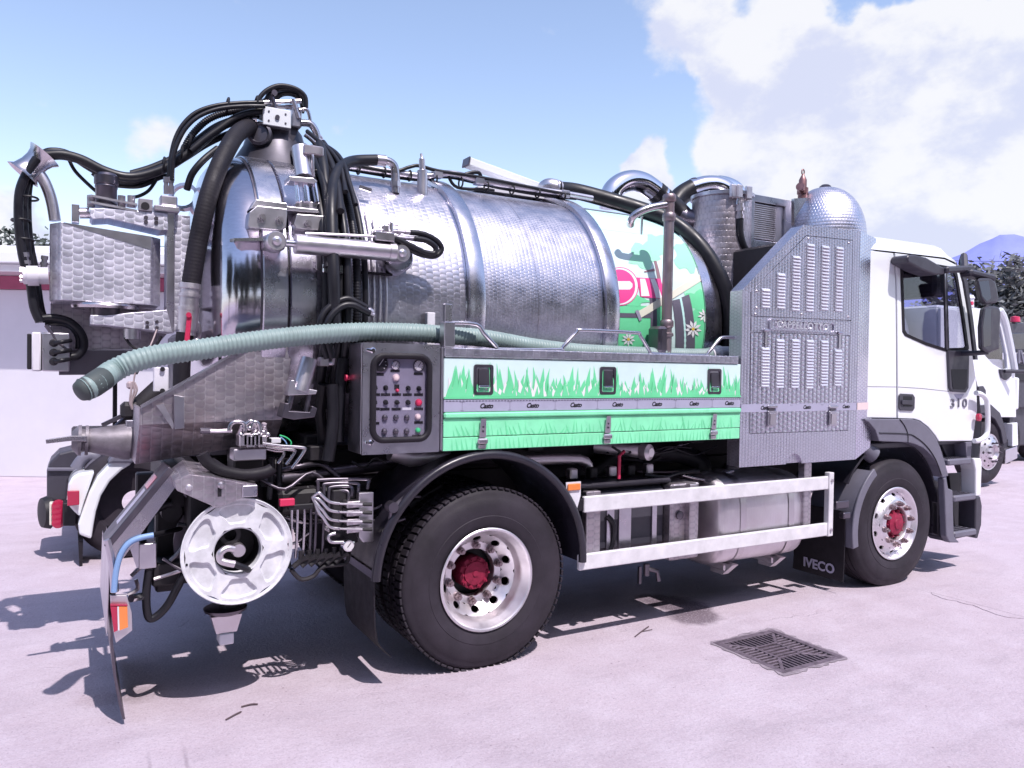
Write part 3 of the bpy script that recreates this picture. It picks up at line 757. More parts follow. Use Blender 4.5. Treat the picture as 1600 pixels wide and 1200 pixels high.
for s, y in ((1, -0.555), (-1, 0.555)):                     # inner tyres of the twin rear wheels
    t_ = place(RW.children[[c.name.split('.')[0] for c in RW.children].index('tyre')], truck, (0, -0.86 if s > 0 else 0.86, 0.518), (0, 0, 0 if s > 0 else math.pi)); t_.name = 'inner_tyre'

# ---------------------------------------------------------------- mudguards and flaps
def arc(cx, cz, r, a0, a1, n_): return [(cx+r*math.cos(R(a0+(a1-a0)*k/n_)), cz+r*math.sin(R(a0+(a1-a0)*k/n_))) for k in range(n_+1)]
mg = MB()
oa = arc(-0.03, 0.585, 0.675, -2, 178, 36); ob_ = arc(-0.03, 0.585, 0.655, -2, 178, 36)
mg.prism(Y(oa, -1.245)+Y(ob_[::-1], -1.245), (0, 0.62, 0))
mgo = mg.build('rear_mudguard', 'mudguard', truck, smooth=50)
lip = MB(); lip.tube(Y(arc(-0.03, 0.585, 0.668, -2, 178, 40), -1.245), 0.026, 10); lip.build('mudguard_lip', 'mudguard', mgo, smooth=60)
br = MB(); br.tube([P(612, 795, -1.25), P(650, 762, -1.2), P(665, 745, -1.15)], 0.014, 8, 3); br.tube([P(612, 795, -1.25), P(606, 840, -1.22)], 0.012, 8)
br.lathe(P(612, 792, -1.25), (0, -1, 0), [(0.0, 0.03), (0.028, 0.03), (0.03, 0.024), (0.03, -0.03)], 18); br.build('mudguard_bracket', 'dark_steel', mgo)
fl = MB()
fp = [PX(590, 895, -0.70)]
def flapsheet(profile, y0, y1, th=0.008):
    m = MB(); a = [Vector((x, y0, z)) for x, z in profile]; b = [Vector((x, y1, z)) for x, z in profile]; n_ = len(a)
    m.add(a+b, [(i, i+1, n_+i+1, n_+i) for i in range(n_-1)]); 
    c = [p+Vector((th, 0, 0)) for p in a]; d = [p+Vector((th, 0, 0)) for p in b]
    m.add(c+d, [(i, i+1, n_+i+1, n_+i) for i in range(n_-1)])
    m.add(a+c, [(i, i+1, n_+i+1, n_+i) for i in range(n_-1)]); m.add(b+d, [(i, i+1, n_+i+1, n_+i) for i in range(n_-1)])
    return m
flapsheet([(-0.70, 0.64), (-0.70, 0.5), (-0.695, 0.36), (-0.68, 0.27), (-0.64, 0.21), (-0.60, 0.175)], -1.22, -0.70).build('mud_flap', 'rubber', truck, smooth=60)
MB().box(-0.712, -0.701, -1.225, -0.70, 0.615, 0.66, 0.002).build('flap_clamp', 'dark_steel', truck)
flapsheet([(-0.70, 0.64), (-0.70, 0.4), (-0.66, 0.2)], 0.70, 1.22).build('mud_flap', 'rubber', truck, smooth=60)

# ---------------------------------------------------------------- tank
ZC, TR = 2.12, 0.905
tank = empty('tank', (0, 0, 0), truck)
def shell(x0, x1, r, name, material, parent=tank, th=None, n_=96):
    m = MB().lathe((x0, 0, ZC), (1, 0, 0), [(r, 0), (r, x1-x0)], n_, uvr=r); return m.build(name, material, parent, smooth=50)
shell(-0.935, 0.005, TR, 'rear_shell', 'pearl'); shell(0.08, 1.03, TR, 'middle_shell', 'pearl_mid'); 
m = MB().lathe((1.10, 0, ZC), (1, 0, 0), [(TR, 0), (TR, 0.95), (TR-0.02, 1.02), (TR-0.10, 1.13), (TR-0.3, 1.22), (TR-0.6, 1.27), (0, 1.28)], 96, uvr=TR); m.build('front_shell', 'plain_steel', tank, smooth=50)
for x0, x1 in ((-0.012, 0.10), (1.018, 1.13)):
    MB().lathe((x0, 0, ZC), (1, 0, 0), [(TR-0.01, 0), (TR+0.038, 0.002), (TR+0.042, 0.008), (TR+0.042, x1-x0-0.008), (TR+0.038, x1-x0-0.002), (TR-0.01, x1-x0)], 96).build('band', 'band_steel', tank, smooth=40)
    MB().lathe((x0-0.014, 0, ZC), (1, 0, 0), [(TR-0.01, 0), (TR+0.008, 0.001), (TR+0.008, 0.013), (TR-0.01, 0.013)], 96).build('band_seam', 'chrome', tank, smooth=40)
MB().lathe((0.50, 0, ZC), (1, 0, 0), [(TR-0.01, 0), (TR+0.0015, 0), (TR+0.0015, 0.006), (TR-0.01, 0.006)], 96).build('weld_seam', 'plain_steel', tank, smooth=40)
# rear flange, door ring and dished door
MB().lathe((-1.077, 0, ZC), (1, 0, 0), [(0.80, 0), (0.915, 0), (0.922, 0.005), (0.922, 0.137), (0.915, 0.142), (0.80, 0.142)], 96).build('tank_flange', 'band_steel', tank, smooth=40)
MB().lathe((-1.10, 0, ZC), (1, 0, 0), [(0.80, 0), (0.895, 0), (0.895, 0.03), (0.80, 0.03)], 72).build('door_seal', 'black', tank)
door = MB().lathe((-1.222, 0, ZC), (1, 0, 0), [(0.80, 0.133), (0.915, 0.133), (0.922, 0.128), (0.922, 0.006), (0.915, 0)], 96).build('rear_door', 'band_steel', truck, smooth=40)
prof = [(0.905, 0.03), (0.905, -0.02)]
for k in range(1, 9): a = R(90*k/8*0.72); prof.append((0.905-0.19*(1-math.cos(a)), -0.02-0.19*math.sin(a)))
r0, h0 = prof[-1]
for k in range(1, 11): t_ = k/10; prof.append((r0*(1-t_), h0-0.115*(1-(1-t_)**2)))
MB().lathe((-1.222, 0, ZC), (1, 0, 0), prof, 96).build('dished_head', 'mirror_steel', door, smooth=60)
MB().lathe((-1.232, 0, ZC), (1, 0, 0), [(0.90, 0), (0.912, 0), (0.912, 0.010), (0.90, 0.010)], 96).build('head_seam', 'dark_steel', door)

# printed wrap on the front shell: outlines traced onto the cylinder
def PC(px, py, r=TR):
    d = _ray(px, py); o = CAM-Vector((0, 0, ZC)); A = d.y**2+d.z**2; B = o.y*d.y+o.z*d.z; C_ = o.y**2+o.z**2-r*r
    D = B*B-A*C_
    t_ = (-B-math.sqrt(max(0, D)))/A; p = CAM+d*t_
    return (p.x, math.atan2(-p.y, p.z-ZC))
def clip(poly, axis, lim, keep_less):
    out = []; L = len(poly)
    for i in range(L):
        a, b = poly[i], poly[(i+1) % L]; ina = (a[axis] <= lim) == keep_less; inb = (b[axis] <= lim) == keep_less
        if ina: out.append(a)
        if ina != inb:
            t_ = (lim-a[axis])/(b[axis]-a[axis]); out.append((a[0]+(b[0]-a[0])*t_, a[1]+(b[1]-a[1])*t_))
    return out
X0W, X1W = 1.131, 1.935
def wrap(polys, name, material, layer, parent=tank, px=True, xmin=X0W, xmax=X1W, rr=TR):
    m = MB(); r = rr+0.0016+0.0009*layer
    for poly in polys:
        q = [PC(*p) for p in poly] if px else poly
        q = clip(clip(q, 0, xmax, True), 0, xmin, False)
        if len(q) < 3: continue
        lo = min(p[1] for p in q); hi = max(p[1] for p in q); n_ = max(1, int((hi-lo)/0.045)+1)
        for k in range(n_):
            a, b = lo+(hi-lo)*k/n_, lo+(hi-lo)*(k+1)/n_
            c = clip(clip(q, 1, b, True), 1, a, False)
            if len(c) < 3: continue
            m.add([(x, -r*math.sin(t_), ZC+r*math.cos(t_)) for x, t_ in c], [tuple(range(len(c)))])
    return m.build(name, material, parent, smooth=50)
def circ(cx, cy, rx, ry=None, n_=28, a0=0): ry = ry or rx; return [(cx+rx*math.cos(2*math.pi*k/n_), cy+ry*math.sin(2*math.pi*k/n_)) for k in range(n_)]
def blob(cx, cy, rx, ry, seed, n_=26, amp=0.16):
    rnd = random.Random(seed); ph = [rnd.uniform(0, 6.28) for _ in range(3)]
    return [(cx+rx*(1+amp*math.sin(5*a+ph[0])+amp*0.6*math.sin(8*a+ph[1]))*math.cos(a), cy+ry*(1+amp*math.sin(5*a+ph[0])+amp*0.6*math.sin(8*a+ph[1]))*math.sin(a)) for a in [2*math.pi*k/n_ for k in range(n_)]]
wrap([[(X0W, 0.42), (X1W, 0.42), (X1W, 2.5), (X0W, 2.5)]], 'wrap_print', 'print_pale', 0, px=False)
wrap([[(X0W, 0.42), (X1W, 0.42), (X1W, 0.80), (X0W, 0.80)]], 'wrap_sky_print', 'print_sky', 1, px=False)
wrap([[(960, 478), (1040, 478), (1040, 600), (960, 600)], [(1075, 462), (1106, 460), (1106, 610), (1073, 610)]], 'meadow_print', 'print_green', 2)
for i_, b_ in enumerate((blob(1006, 399, 22, 21, 1), blob(1026, 384, 20, 17, 2), blob(1075, 400, 22, 24, 3), blob(1090, 462, 20, 22, 5))): wrap([b_], 'bush_print', 'print_mint', 2+i_*0.2)
for b_ in (blob(1090, 470, 22, 15, 7), blob(985, 470, 26, 8, 8)): wrap([b_], 'hedge_print', 'print_green', 3)
wrap([[(1021, 408), (1025, 408), (1034, 450), (1028, 450)], [(1022, 420), (1006, 424), (1006, 426), (1023, 424)]], 'tree_trunk_print', 'print_brown', 4)
wrap([[(965, 489), (1016, 490), (1016, 497), (965, 496)], [(1014, 466), (1024, 466), (1020, 560), (1010, 560)], [(1049, 470), (1061, 467), (1060, 600), (1046, 600)], [(1064, 465), (1076, 460), (1076, 600), (1061, 600)]], 'post_print', 'print_grey', 4)
wrap([[(1061, 466), (1064, 465), (1062, 600), (1059, 600)]], 'post_gap_print', 'print_sky', 4)
wrap([circ(968, 448, 29, 30)], 'sign_rim_print', 'print_pink', 5)
wrap([circ(968, 448, 27.5, 28.5)], 'sign_white_print', 'print_white', 6)
wrap([circ(966, 448, 25.5, 26.5)], 'sign_disc_print', 'print_pink', 7)
wrap([[(955, 440), (983, 440), (987, 444), (987, 449), (983, 453), (955, 453)]], 'sign_bar_print', 'print_white', 8)
wrap([[(994, 434), (1031, 436), (1040, 468), (1000, 464)]], 'barrier_print', 'print_pink', 5)
wrap([[(999, 436), (1007, 436), (1014, 463), (1001, 463)], [(1015, 436), (1022, 436), (1034, 466), (1024, 466)]], 'barrier_stripe_print', 'print_white', 6)
wrap([[(997, 486), (1094, 428), (1097, 438), (1000, 497)]], 'beam_print', 'print_cream', 7)
wrap([[(991, 486), (996, 484), (1002, 499), (998, 502)]], 'beam_end_print', 'print_greylight', 8)
def daisy(cx, cy, r, n_=9):
    out = []
    for k in range(n_):
        a = 2*math.pi*k/n_+0.2; d = (math.cos(a), math.sin(a)); e = (-d[1], d[0])
        out.append([(cx, cy), (cx+d[0]*r*.6+e[0]*r*.16, cy+d[1]*r*.6+e[1]*r*.16), (cx+d[0]*r, cy+d[1]*r), (cx+d[0]*r*.6-e[0]*r*.16, cy+d[1]*r*.6-e[1]*r*.16)])
    return out
for dc_ in ((981, 530, 11), (1082, 514, 14), (1100, 493, 11), (1025, 548, 9), (970, 546, 6)): wrap(daisy(*dc_), 'daisy_print', 'print_white', 6)
for c_ in ((981, 530), (1082, 514), (1025, 548)): wrap([circ(c_[0], c_[1], 2.4, n_=10)], 'daisy_centre_print', 'print_yellow', 7)
MB().lathe((X1W+0.002, 0, ZC), (1, 0, 0), [(TR, 0), (TR+0.012, 0.002), (TR+0.012, 0.09), (TR, 0.1)], 96).build('front_rim', 'band_steel', tank, smooth=40)

# ---------------------------------------------------------------- equipment cabinet (engine-turned steel, louvred)
co = [(1158, 730), (1156, 450), (1256, 352), (1344, 360), (1337, 718)]
C5 = [P(x, y, SY) for x, y in co]
cx0, cx1 = C5[0].x-0.02, 3.22; cz0, cz1 = 1.08, 2.855
outer = [(cx0, cz0), (cx0, 2.325), (2.57, 2.84), (cx1, 2.86), (cx1, cz0)]
notch = [(2.52+0.085*math.cos(R(a)), cz0+0.075*math.sin(R(a))) for a in range(0, 181, 20)]
outl = [(cx0, cz0), (cx0, 2.325), (2.57, 2.84), (cx1, 2.86), (cx1, cz0)]+notch
panel_u = [P(*q, SY) for q in ((1171.5, 434), (1172, 454), (1259, 366), (1333.5, 374), (1330, 502), (1172, 494))]
pu = [(p.x, p.z) for p in [P(*q, SY) for q in ((1172.5, 456), (1259.5, 367.5), (1333, 375), (1330.5, 501.5), (1172.5, 494.5))]]
lowr = [(p.x, p.z) for p in [P(*q, SY) for q in ((1172, 518.5), (1329, 524), (1325, 673), (1171, 678))]]
nm = [(p.x, p.z) for p in [P(*q, SY) for q in ((1172.5, 496), (1330.5, 503), (1329.5, 522.5), (1172.5, 517))]]
cab_front = plate(Y(outl, SY), [Y(pu, SY), Y(lowr, SY), Y(nm, SY)], (0, 0.02, 0))
cabinet = cab_front.build('cabinet', 'pearl_fine', truck, smooth=30)
def shrink(poly, d):
    cx = sum(p[0] for p in poly)/len(poly); cz = sum(p[1] for p in poly)/len(poly)
    return [(cx+(x-cx)*(1-d/max(0.2, abs(x-cx)+0.001) if abs(x-cx) > 0.05 else 1), cz+(z-cz)*(1-d/max(0.2, abs(z-cz)+0.001) if abs(z-cz) > 0.05 else 1)) for x, z in poly]
for nm_, poly, mt_ in (('upper_louvre_panel', pu, 'pearl_fine'), ('lower_louvre_panel', lowr, 'pearl_door'), ('name_panel', nm, 'pearl_fine')):
    MB().prism(Y(shrink(poly, 0.006), SY-0.002), (0, 0.012, 0)).build(nm_, mt_, cabinet, smooth=0)
body = MB(); bo = [(cx0, cz0), (cx0, 2.325), (2.57, 2.84), (cx1, 2.86), (cx1, cz0)]
body.prism(Y([(x+(0.004 if x < 2.6 else -0.004), z+(0.004 if z < 1.2 else -0.004)) for x, z in bo], SY+0.0205), (0, 0.10, 0)); body.build('cabinet_body', 'pearl_fine', cabinet, smooth=30)
MB().prism([Vector((cx1+0.001, SY, 2.858)), Vector((cx1+0.001, SY, cz0)), Vector((3.47, SY+0.05, 1.16)), Vector((3.50, SY+0.06, 1.5)), Vector((3.50, SY+0.06, 2.84))], (0.0, 0.10, 0)).build('cabinet_corner', 'pearl_corner', cabinet, smooth=0)
# louvres
def louvre_mesh(wd, ht):
    m = MB(); pr = [(0, 0), (-0.013, -ht*0.85), (-0.011, -ht*0.98), (0, -ht*0.98)]
    vs = []
    for x, k in ((-wd/2, 0.25), (-wd/2+0.008, 1), (wd/2-0.008, 1), (wd/2, 0.25)): vs += [(x, a*k, b) for a, b in pr]
    fs = [(4*i+j, 4*i+(j+1) % 4, 4*i+4+(j+1) % 4, 4*i+4+j) for i in range(3) for j in range(4)]+[(0, 1, 2, 3), (12, 13, 14, 15)]
    return m.add(vs, fs)
lsrc = {}
def louvres(xa, xb, ytop, ybot, pitch, material):
    pa, pb = P(xa, ytop, SY), P(xb, ytop, SY); pz = P((xa+xb)/2, ybot, SY)
    p2 = P((xa+xb)/2, ybot-pitch, SY); dz = p2.z-pz.z; zt = (pa.z+pb.z)/2; n_ = round((zt-pz.z)/dz)
    wd = 0.085
    for k in range(n_):
        if 'l' not in lsrc: lsrc['l'] = louvre_mesh(wd, dz*0.92).build('louvre', material, cabinet, smooth=0); o = lsrc['l']
        else: o = place(lsrc['l'], cabinet)
        o.location = ((pa.x+pb.x)/2, SY-0.003, zt-k*dz)
mat('louvre_steel', (0.80, 0.79, 0.84), 0.42, metal=0.85)
for a, b, t0, t1 in ((1189, 1203, 451, 481), (1213, 1227.5, 427, 483), (1237, 1251, 400, 484), (1260, 1273, 381, 485), (1283, 1296, 384, 486), (1305, 1318.5, 386, 487)): louvres(a, b, t0, t1, 5.05, 'louvre_steel')
for a, b, t0, t1 in ((1189, 1202, 542.5, 605), (1212, 1225.6, 530, 605), (1236, 1249, 530, 605), (1259, 1271.6, 531, 605), (1282, 1294, 532, 605), (1303, 1315, 546, 605)): louvres(a, b, t0, t1, 4.75, 'louvre_steel')
# raised maker's plate
pc_ = P(1253.5, 509.5, SY); npx = (P(1304, 510, SY).x-P(1202, 509, SY).x)/2
rr_ = roundrect(pc_.x-npx, pc_.x+npx, pc_.z-0.040, pc_.z+0.040, 0.022)
np_ = plate(Y(rr_, SY-0.003), [Y(roundrect(pc_.x-npx+0.012, pc_.x+npx-0.012, pc_.z-0.030, pc_.z+0.030, 0.016), SY-0.003)], (0, -0.009, 0)).build('name_plate', 'pearl_fine', cabinet, smooth=0)
text('name_lettering', 'CAPPELLOTTO', 0.072, sideM(Vector((pc_.x, SY-0.006, pc_.z))) @ Matrix.Diagonal((1.08, 1, 1, 1)), 'louvre_steel', cabinet, depth=0.004, bold=0.001, spacing=1.1)
def strap_hinge(px, py):
    p = P(px, py, SY); m = MB(); m.box(p.x-0.024, p.x+0.024, SY-0.012, SY-0.004, p.z-0.010, p.z+0.010, 0.003); m.box(p.x-0.011, p.x+0.011, SY-0.010, SY-0.003, p.z-0.12, p.z-0.011, 0.002); m.cyl((p.x-0.026, SY-0.014, p.z), (p.x+0.026, SY-0.014, p.z), 0.006, 10); m.build('strap_hinge', 'plain_steel', cabinet)
strap_hinge(1196, 516); strap_hinge(1311, 520)
for px, py in ((1182, 481), (1182, 455), (1263, 373), (1326, 380), (1325, 495), (1252, 491), (1180, 491)):
    p = P(px, py, SY); MB().lathe((p.x, SY-0.002, p.z), (0, -1, 0), [(0.009, 0), (0.009, 0.003), (0.005, 0.006), (0, 0.006)], 12).build('screw', 'bolt_steel', cabinet)

# reflective tape with lettering, two draw latches
zt_, zb_ = P(1245, 630.5, SY).z, P(1245, 642.5, SY).z
MB().box(cx0+0.004, cx1-0.004, SY-0.0042, SY-0.0023, zb_, zt_).build('reflective_tape', 'tape', cabinet, 0)
MB().prism([Vector((cx1+0.006, SY-0.001, zb_)), Vector((cx1+0.20, SY+0.041, zb_)), Vector((cx1+0.20, SY+0.041, zt_)), Vector((cx1+0.006, SY-0.001, zt_))], (0, -0.002, 0)).build('reflective_tape', 'lamp_white', cabinet, 0)
for px in (1194, 1260, 1321): p = P(px, 636.5, SY); text('tape_lettering', 'Casto', 0.038, sideM(Vector((p.x, SY-0.0046, (zt_+zb_)/2))), 'black', cabinet, depth=0.0005, shear=0.3, bold=0.0014, spacing=0.92)
for px in (1236, 1284): p = P(px, 636.5, SY); MB().box(p.x-0.014, p.x+0.014, SY-0.0056, SY-0.0043, zt_-0.012, zt_-0.008).build('tape_mark', 'print_greylight', cabinet, 0)
for px in (1204.5, 1299.5):
    p = P(px, 648, SY); lt_ = MB(); lt_.box(p.x-0.045, p.x+0.045, SY-0.016, SY-0.0045, p.z-0.085, p.z+0.03, 0.006); lt_.box(p.x-0.05, p.x+0.05, SY-0.022, SY-0.0045, p.z+0.05, p.z+0.07, 0.005); lt_.build('draw_latch', 'plain_steel', cabinet)
    MB().box(p.x-0.032, p.x+0.032, SY-0.010, SY-0.005, p.z+0.031, p.z+0.049, 0.002).build('latch_claw', 'dark_steel', cabinet)
    MB().box(p.x-0.028, p.x+0.028, SY-0.021, SY-0.0165, p.z-0.07, p.z+0.012, 0.003).build('latch_lever', 'bolt_steel', cabinet)

# ---------------------------------------------------------------- green toolbox / locker
LX0, LX1 = -0.322, 1.952
locker = empty('locker', (LX0, SY, 1.28), truck)
LO = Vector((-LX0, -SY, -1.28))
def lk(m, name, material, smooth=34):
    for v in m.v: v += LO
    return m.build(name, material, locker, smooth)
lk(MB().box(LX0, LX1, SY+0.012, -0.66, 1.282, 1.80, 0.004), 'body', 'plain_steel')
lk(MB().box(LX0, LX1, SY-0.004, SY+0.011, 1.573, 1.803, 0.003), 'upper_door', 'print_pale')
lk(MB().box(LX0, LX1, SY-0.010, SY+0.011, 1.500, 1.570, 0.003), 'hinge_strip', 'tape')
m = MB().box(LX0, LX1, SY-0.008, SY+0.011, 1.362, 1.464, 0.003); m.box(LX0, LX1, SY-0.022, SY+0.011, 1.466, 1.498, 0.008); lk(m, 'lower_door', 'print_green_low')
lk(MB().box(LX0, LX1, SY-0.006, SY+0.011, 1.284, 1.358, 0.003), 'bottom_skirt', 'print_green_low')
lk(MB().box(LX0, LX1-0.03, SY-0.012, -0.66, 1.806, 1.858, 0.004), 'top_rim', 'pearl')
dash = MB()
for k in range(110): x = LX0+0.01+k*0.0206; dash.box(x, x+0.013, SY-0.0125, SY-0.0099, 1.561, 1.565)
lk(dash, 'strip_stitching', 'print_grey', 0)
# printed grass
def blades(seed, n_, z0, zmax, y, wmul=1.0):
    rnd = random.Random(seed); m = MB(); dx = (LX1-LX0-0.04)/n_; NL = 6
    for k in range(n_):
        x = LX0+0.02+(k+rnd.random()*0.8)*dx; tall = rnd.random() < 0.16; yy = y-(k % NL)*0.0003
        h = rnd.uniform(0.72, 0.97)*(zmax-z0) if tall else rnd.uniform(0.18, 0.62)*(zmax-z0); wd = rnd.uniform(0.010, 0.020)*wmul*(1.2 if tall else 1); lean = rnd.uniform(-0.028, 0.028)
        L = []; Rr = []
        for i in range(6):
            t_ = i/5; cx = min(LX1-0.004, max(LX0+0.004, x+lean*t_*t_)); ww = wd*(1-t_)**0.8*(1+0.6*(1-t_))
            L.append((max(LX0+0.002, cx-ww), yy, z0+h*t_)); Rr.append((min(LX1-0.002, cx+ww), yy, z0+h*t_))
        m.add(L+Rr, [(i, i+1, 6+i+1, 6+i) for i in range(5)])
    return m
YB = SY-0.0047
lk(blades(2, 150, 1.585, 1.80, YB), 'grass_print', 'print_green', 0)
lk(blades(3, 110, 1.585, 1.71, YB-0.0022), 'pale_grass_print', 'print_white', 0)
lk(blades(5, 80, 1.585, 1.76, YB-0.0044, 0.8), 'front_grass_print', 'print_green', 0)
lk(MB().box(LX0+.001, LX1-.001, YB-0.0075, YB-0.0001, 1.5745, 1.584), 'grass_base_print', 'print_green', 0)
m = MB(); rnd = random.Random(9)
for k in range(70):
    w_ = rnd.uniform(0.004, 0.018); l_ = rnd.uniform(-0.03, 0.03)
    e_ = (k % 7)*0.0002; x = LX0+0.06+k*0.0308; m.add([(x, SY-0.0088-e_, 1.366), (x+w_, SY-0.0088-e_, 1.366), (x+w_*0.5+l_, SY-0.0088-e_, 1.366+rnd.uniform(0.03, 0.095))], [(0, 1, 2)])
    x = LX0+0.05+k*0.0308
    m.add([(x, SY-0.0067, 1.287), (x+w_, SY-0.0067, 1.287), (x+w_*0.6+l_*.5, SY-0.0067, 1.355)], [(0, 1, 2)])
lk(m, 'lower_grass_print', 'print_green', 0)  # darker green blades printed on the lower door and skirt
for px in (758.5, 830.5, 898, 963, 1024.5, 1082.5, 1137.5):
    p = P(px, 636, SY); text('strip_lettering', 'Casto', 0.038, Matrix.Translation(LO) @ sideM(Vector((p.x, SY-0.0105, 1.532))), 'black', locker, depth=0.0005, shear=0.3, bold=0.0014, spacing=0.92)
for px in (721, 795.5, 866, 932, 994, 1053.5, 1111):
    p = P(px, 635, SY); m = MB(); m.box(p.x-0.016, p.x+0.016, SY-0.0115, SY-0.0101, 1.556, 1.5585); m.box(p.x-0.001, p.x+0.001, SY-0.0115, SY-0.0101, 1.512, 1.5555); m.box(p.x-0.010, p.x+0.010, SY-0.0115, SY-0.0101, 1.508, 1.511); lk(m, 'strip_mark', 'print_greylight', 0)
# paddle latches and toggle catches
for px, py in ((754.5, 588.5), (948.5, 592.5), (1115, 594)):
    p = P(px, py, SY); c = (p.x, 1.682)
    lk(plate(Y(roundrect(c[0]-0.062, c[0]+0.062, c[1]-0.086, c[1]+0.086, 0.016), SY-0.004), [Y(roundrect(c[0]-0.045, c[0]+0.045, c[1]-0.070, c[1]+0.070, 0.010), SY-0.004)], (0, -0.008, 0)), 'paddle_latch', 'dark_steel')
    o = locker.children[-1] if False else None
    lk(MB().prism(Y(roundrect(c[0]-0.044, c[0]+0.044, c[1]-0.069, c[1]+0.069, 0.009), SY-0.0045), (0, -0.001, 0)), 'latch_dish', 'plain_steel')
    lk(MB().prism([Vector((c[0]-0.034, SY-0.005, c[1]+0.060)), Vector((c[0]-0.034, SY-0.005, c[1]-0.03)), Vector((c[0]-0.034, SY-0.020, c[1]-0.034)), Vector((c[0]-0.034, SY-0.012, c[1]+0.060))], (0.068, 0, 0)), 'paddle', 'dark_steel')
    lk(MB().box(c[0]-0.034, c[0]+0.034, SY-0.024, SY-0.012, c[1]-0.045, c[1]-0.034, 0.002), 'paddle_edge', 'chrome')
for px, py in ((752, 672), (947, 668), (1112.5, 667)):
    p = P(px, py, SY); m = MB()
    m.prism([Vector((p.x-0.016, SY-0.0225, 1.462)), Vector((p.x+0.016, SY-0.0225, 1.462)), Vector((p.x+0.022, SY-0.012, 1.355)), Vector((p.x-0.022, SY-0.012, 1.355))], (0, -0.006, 0))
    m.box(p.x-0.034, p.x+0.034, SY-0.030, SY-0.012, 1.318, 1.350, 0.008); m.box(p.x-0.026, p.x+0.026, SY-0.022, SY-0.008, 1.290, 1.317, 0.006)
    lk(m, 'toggle_catch', 'bolt_steel')
    m = MB()
    for dz in (0.02, 0.045, 0.07): m.lathe((p.x, SY-0.0235, 1.37+dz), (0, -1, 0), [(0.0065, 0), (0.0065, 0.002), (0, 0.003)], 10)
    lk(m, 'catch_rivet', 'dark_steel')
# bent tube railing on top, and the post carrying it
yr = -1.17
rl = [(705, 504.5), (744, 507), (756, 521), (776, 542), (783, 546), (872, 546.5), (880, 542), (902, 519), (910, 516), (992, 520), (1000, 524), (1015, 548), (1023, 553), (1098, 555), (1107, 551), (1122, 532), (1131, 527), (1152, 528)]
lk(MB().tube([P(x, y, yr) for x, y in rl], 0.0125, 10, 3), 'tube_railing', 'pipe_steel', 60)
yr2 = -0.75
lk(MB().tube([P(1041, 549, yr2), P(1056, 534, yr2), P(1064, 529, yr2), P(1106, 530, yr2), P(1150, 531, yr2)], 0.0125, 10, 3), 'tube_railing', 'pipe_steel', 60)
m = MB(); p = P(704, 490, SY)
m.box(-0.336, -0.3235, SY-0.006, SY+0.05, 1.29, 1.86, 0.002); m.box(-0.327, -0.262, SY-0.016, SY+0.05, 1.861, 2.0, 0.004); m.box(-0.318, -0.272, SY-0.001, SY+0.03, 2.001, 2.10, 0.003); lk(m, 'corner_post', 'plain_steel')
m = MB(); q = P(672, 500, -0.95); m.box(q.x-0.025, q.x+0.025, -0.97, -0.93, 1.86, 2.07, 0.004); lk(m, 'hose_peg', 'white_dull')

# ---------------------------------------------------------------- control box
BX0, BX1, BZ0, BZ1 = -0.787, -0.336, 1.283, 1.872
ctrl = MB().box(BX0, BX1, SY+0.012, -1.02, BZ0, BZ1, 0.006).build('control_box', 'plain_steel', truck)
dx0, dx1, dz0, dz1 = BX0+0.045, BX1-0.062, BZ0+0.062, BZ1-0.055
plate(Y([(BX0, BZ0), (BX1-0.01, BZ0), (BX1-0.01, BZ1), (BX0, BZ1)], SY-0.006), [Y(roundrect(dx0+0.02, dx1-0.02, dz0+0.02, dz1-0.02, 0.05), SY-0.006)], (0, 0.017, 0)).build('door', 'plain_steel', ctrl, smooth=30)
gk = Y(roundrect(dx0+0.012, dx1-0.012, dz0+0.012, dz1-0.012, 0.06, 7), SY-0.008)
MB().tube(gk, 0.017, 10, closed=True).build('window_gasket', 'rubber', ctrl, smooth=60)
MB().prism(Y(roundrect(dx0+0.01, dx1-0.01, dz0+0.01, dz1-0.01, 0.055), SY+0.010), (0, 0.0018, 0)).build('instrument_panel', 'panel_face', ctrl)
YP = SY+0.010
def CP(cx, cy): # from the 6x close-up of the panel
    p = P(540+cx/6, 520+cy/6, SY); return p.x, p.z
def dial(cx, cy, r, face, rim):
    x, z = CP(cx, cy); 
    o = MB().lathe((x, YP, z), (0, -1, 0), [(r, 0), (r, 0.007), (r*0.88, 0.009), (r*0.86, 0.004)], 24).build('gauge', rim, ctrl)
    MB().lathe((x, YP, z), (0, -1, 0), [(r*0.87, 0.0035), (0, 0.0035)], 24).build('gauge_face', face, o if False else ctrl)
    n_ = MB(); n_.beam((x-r*.1, YP-0.0045, z-r*.15), (x+r*0.35, YP-0.0045, z+r*0.5), 0.001, 0.003)
    for k in range(9): a = R(225-270*k/8); n_.beam((x+r*.62*math.cos(a), YP-0.0043, z+r*.62*math.sin(a)), (x+r*.8*math.cos(a), YP-0.0043, z+r*.8*math.sin(a)), 0.001, 0.0025)
    n_.build('gauge_needle', 'print_white' if face == 'black' else 'black', ctrl, 0)
dial(328, 292, 0.047, 'black', 'dark_steel'); dial(473, 303, 0.024, 'dial_white', 'chrome'); dial(690, 308, 0.032, 'dial_white', 'dark_steel')
def lamp(cx, cy, r, mm):
    x, z = CP(cx, cy); MB().lathe((x, YP, z), (0, -1, 0), [(r, 0), (r, 0.006), (r*0.8, 0.012), (r*0.4, 0.015), (0, 0.016)], 18).build('push_button', mm, ctrl)
lamp(477, 420, 0.020, 'lamp_white'); lamp(690, 655, 0.020, 'red'); lamp(682, 788, 0.017, 'lamp_white'); lamp(682, 915, 0.015, 'green_button'); lamp(488, 541, 0.010, 'red')
for cx, cy in ((372, 795), (476, 795), (578, 795), (368, 925), (474, 925), (576, 925)): lamp(cx, cy, 0.016, 'dark_steel')
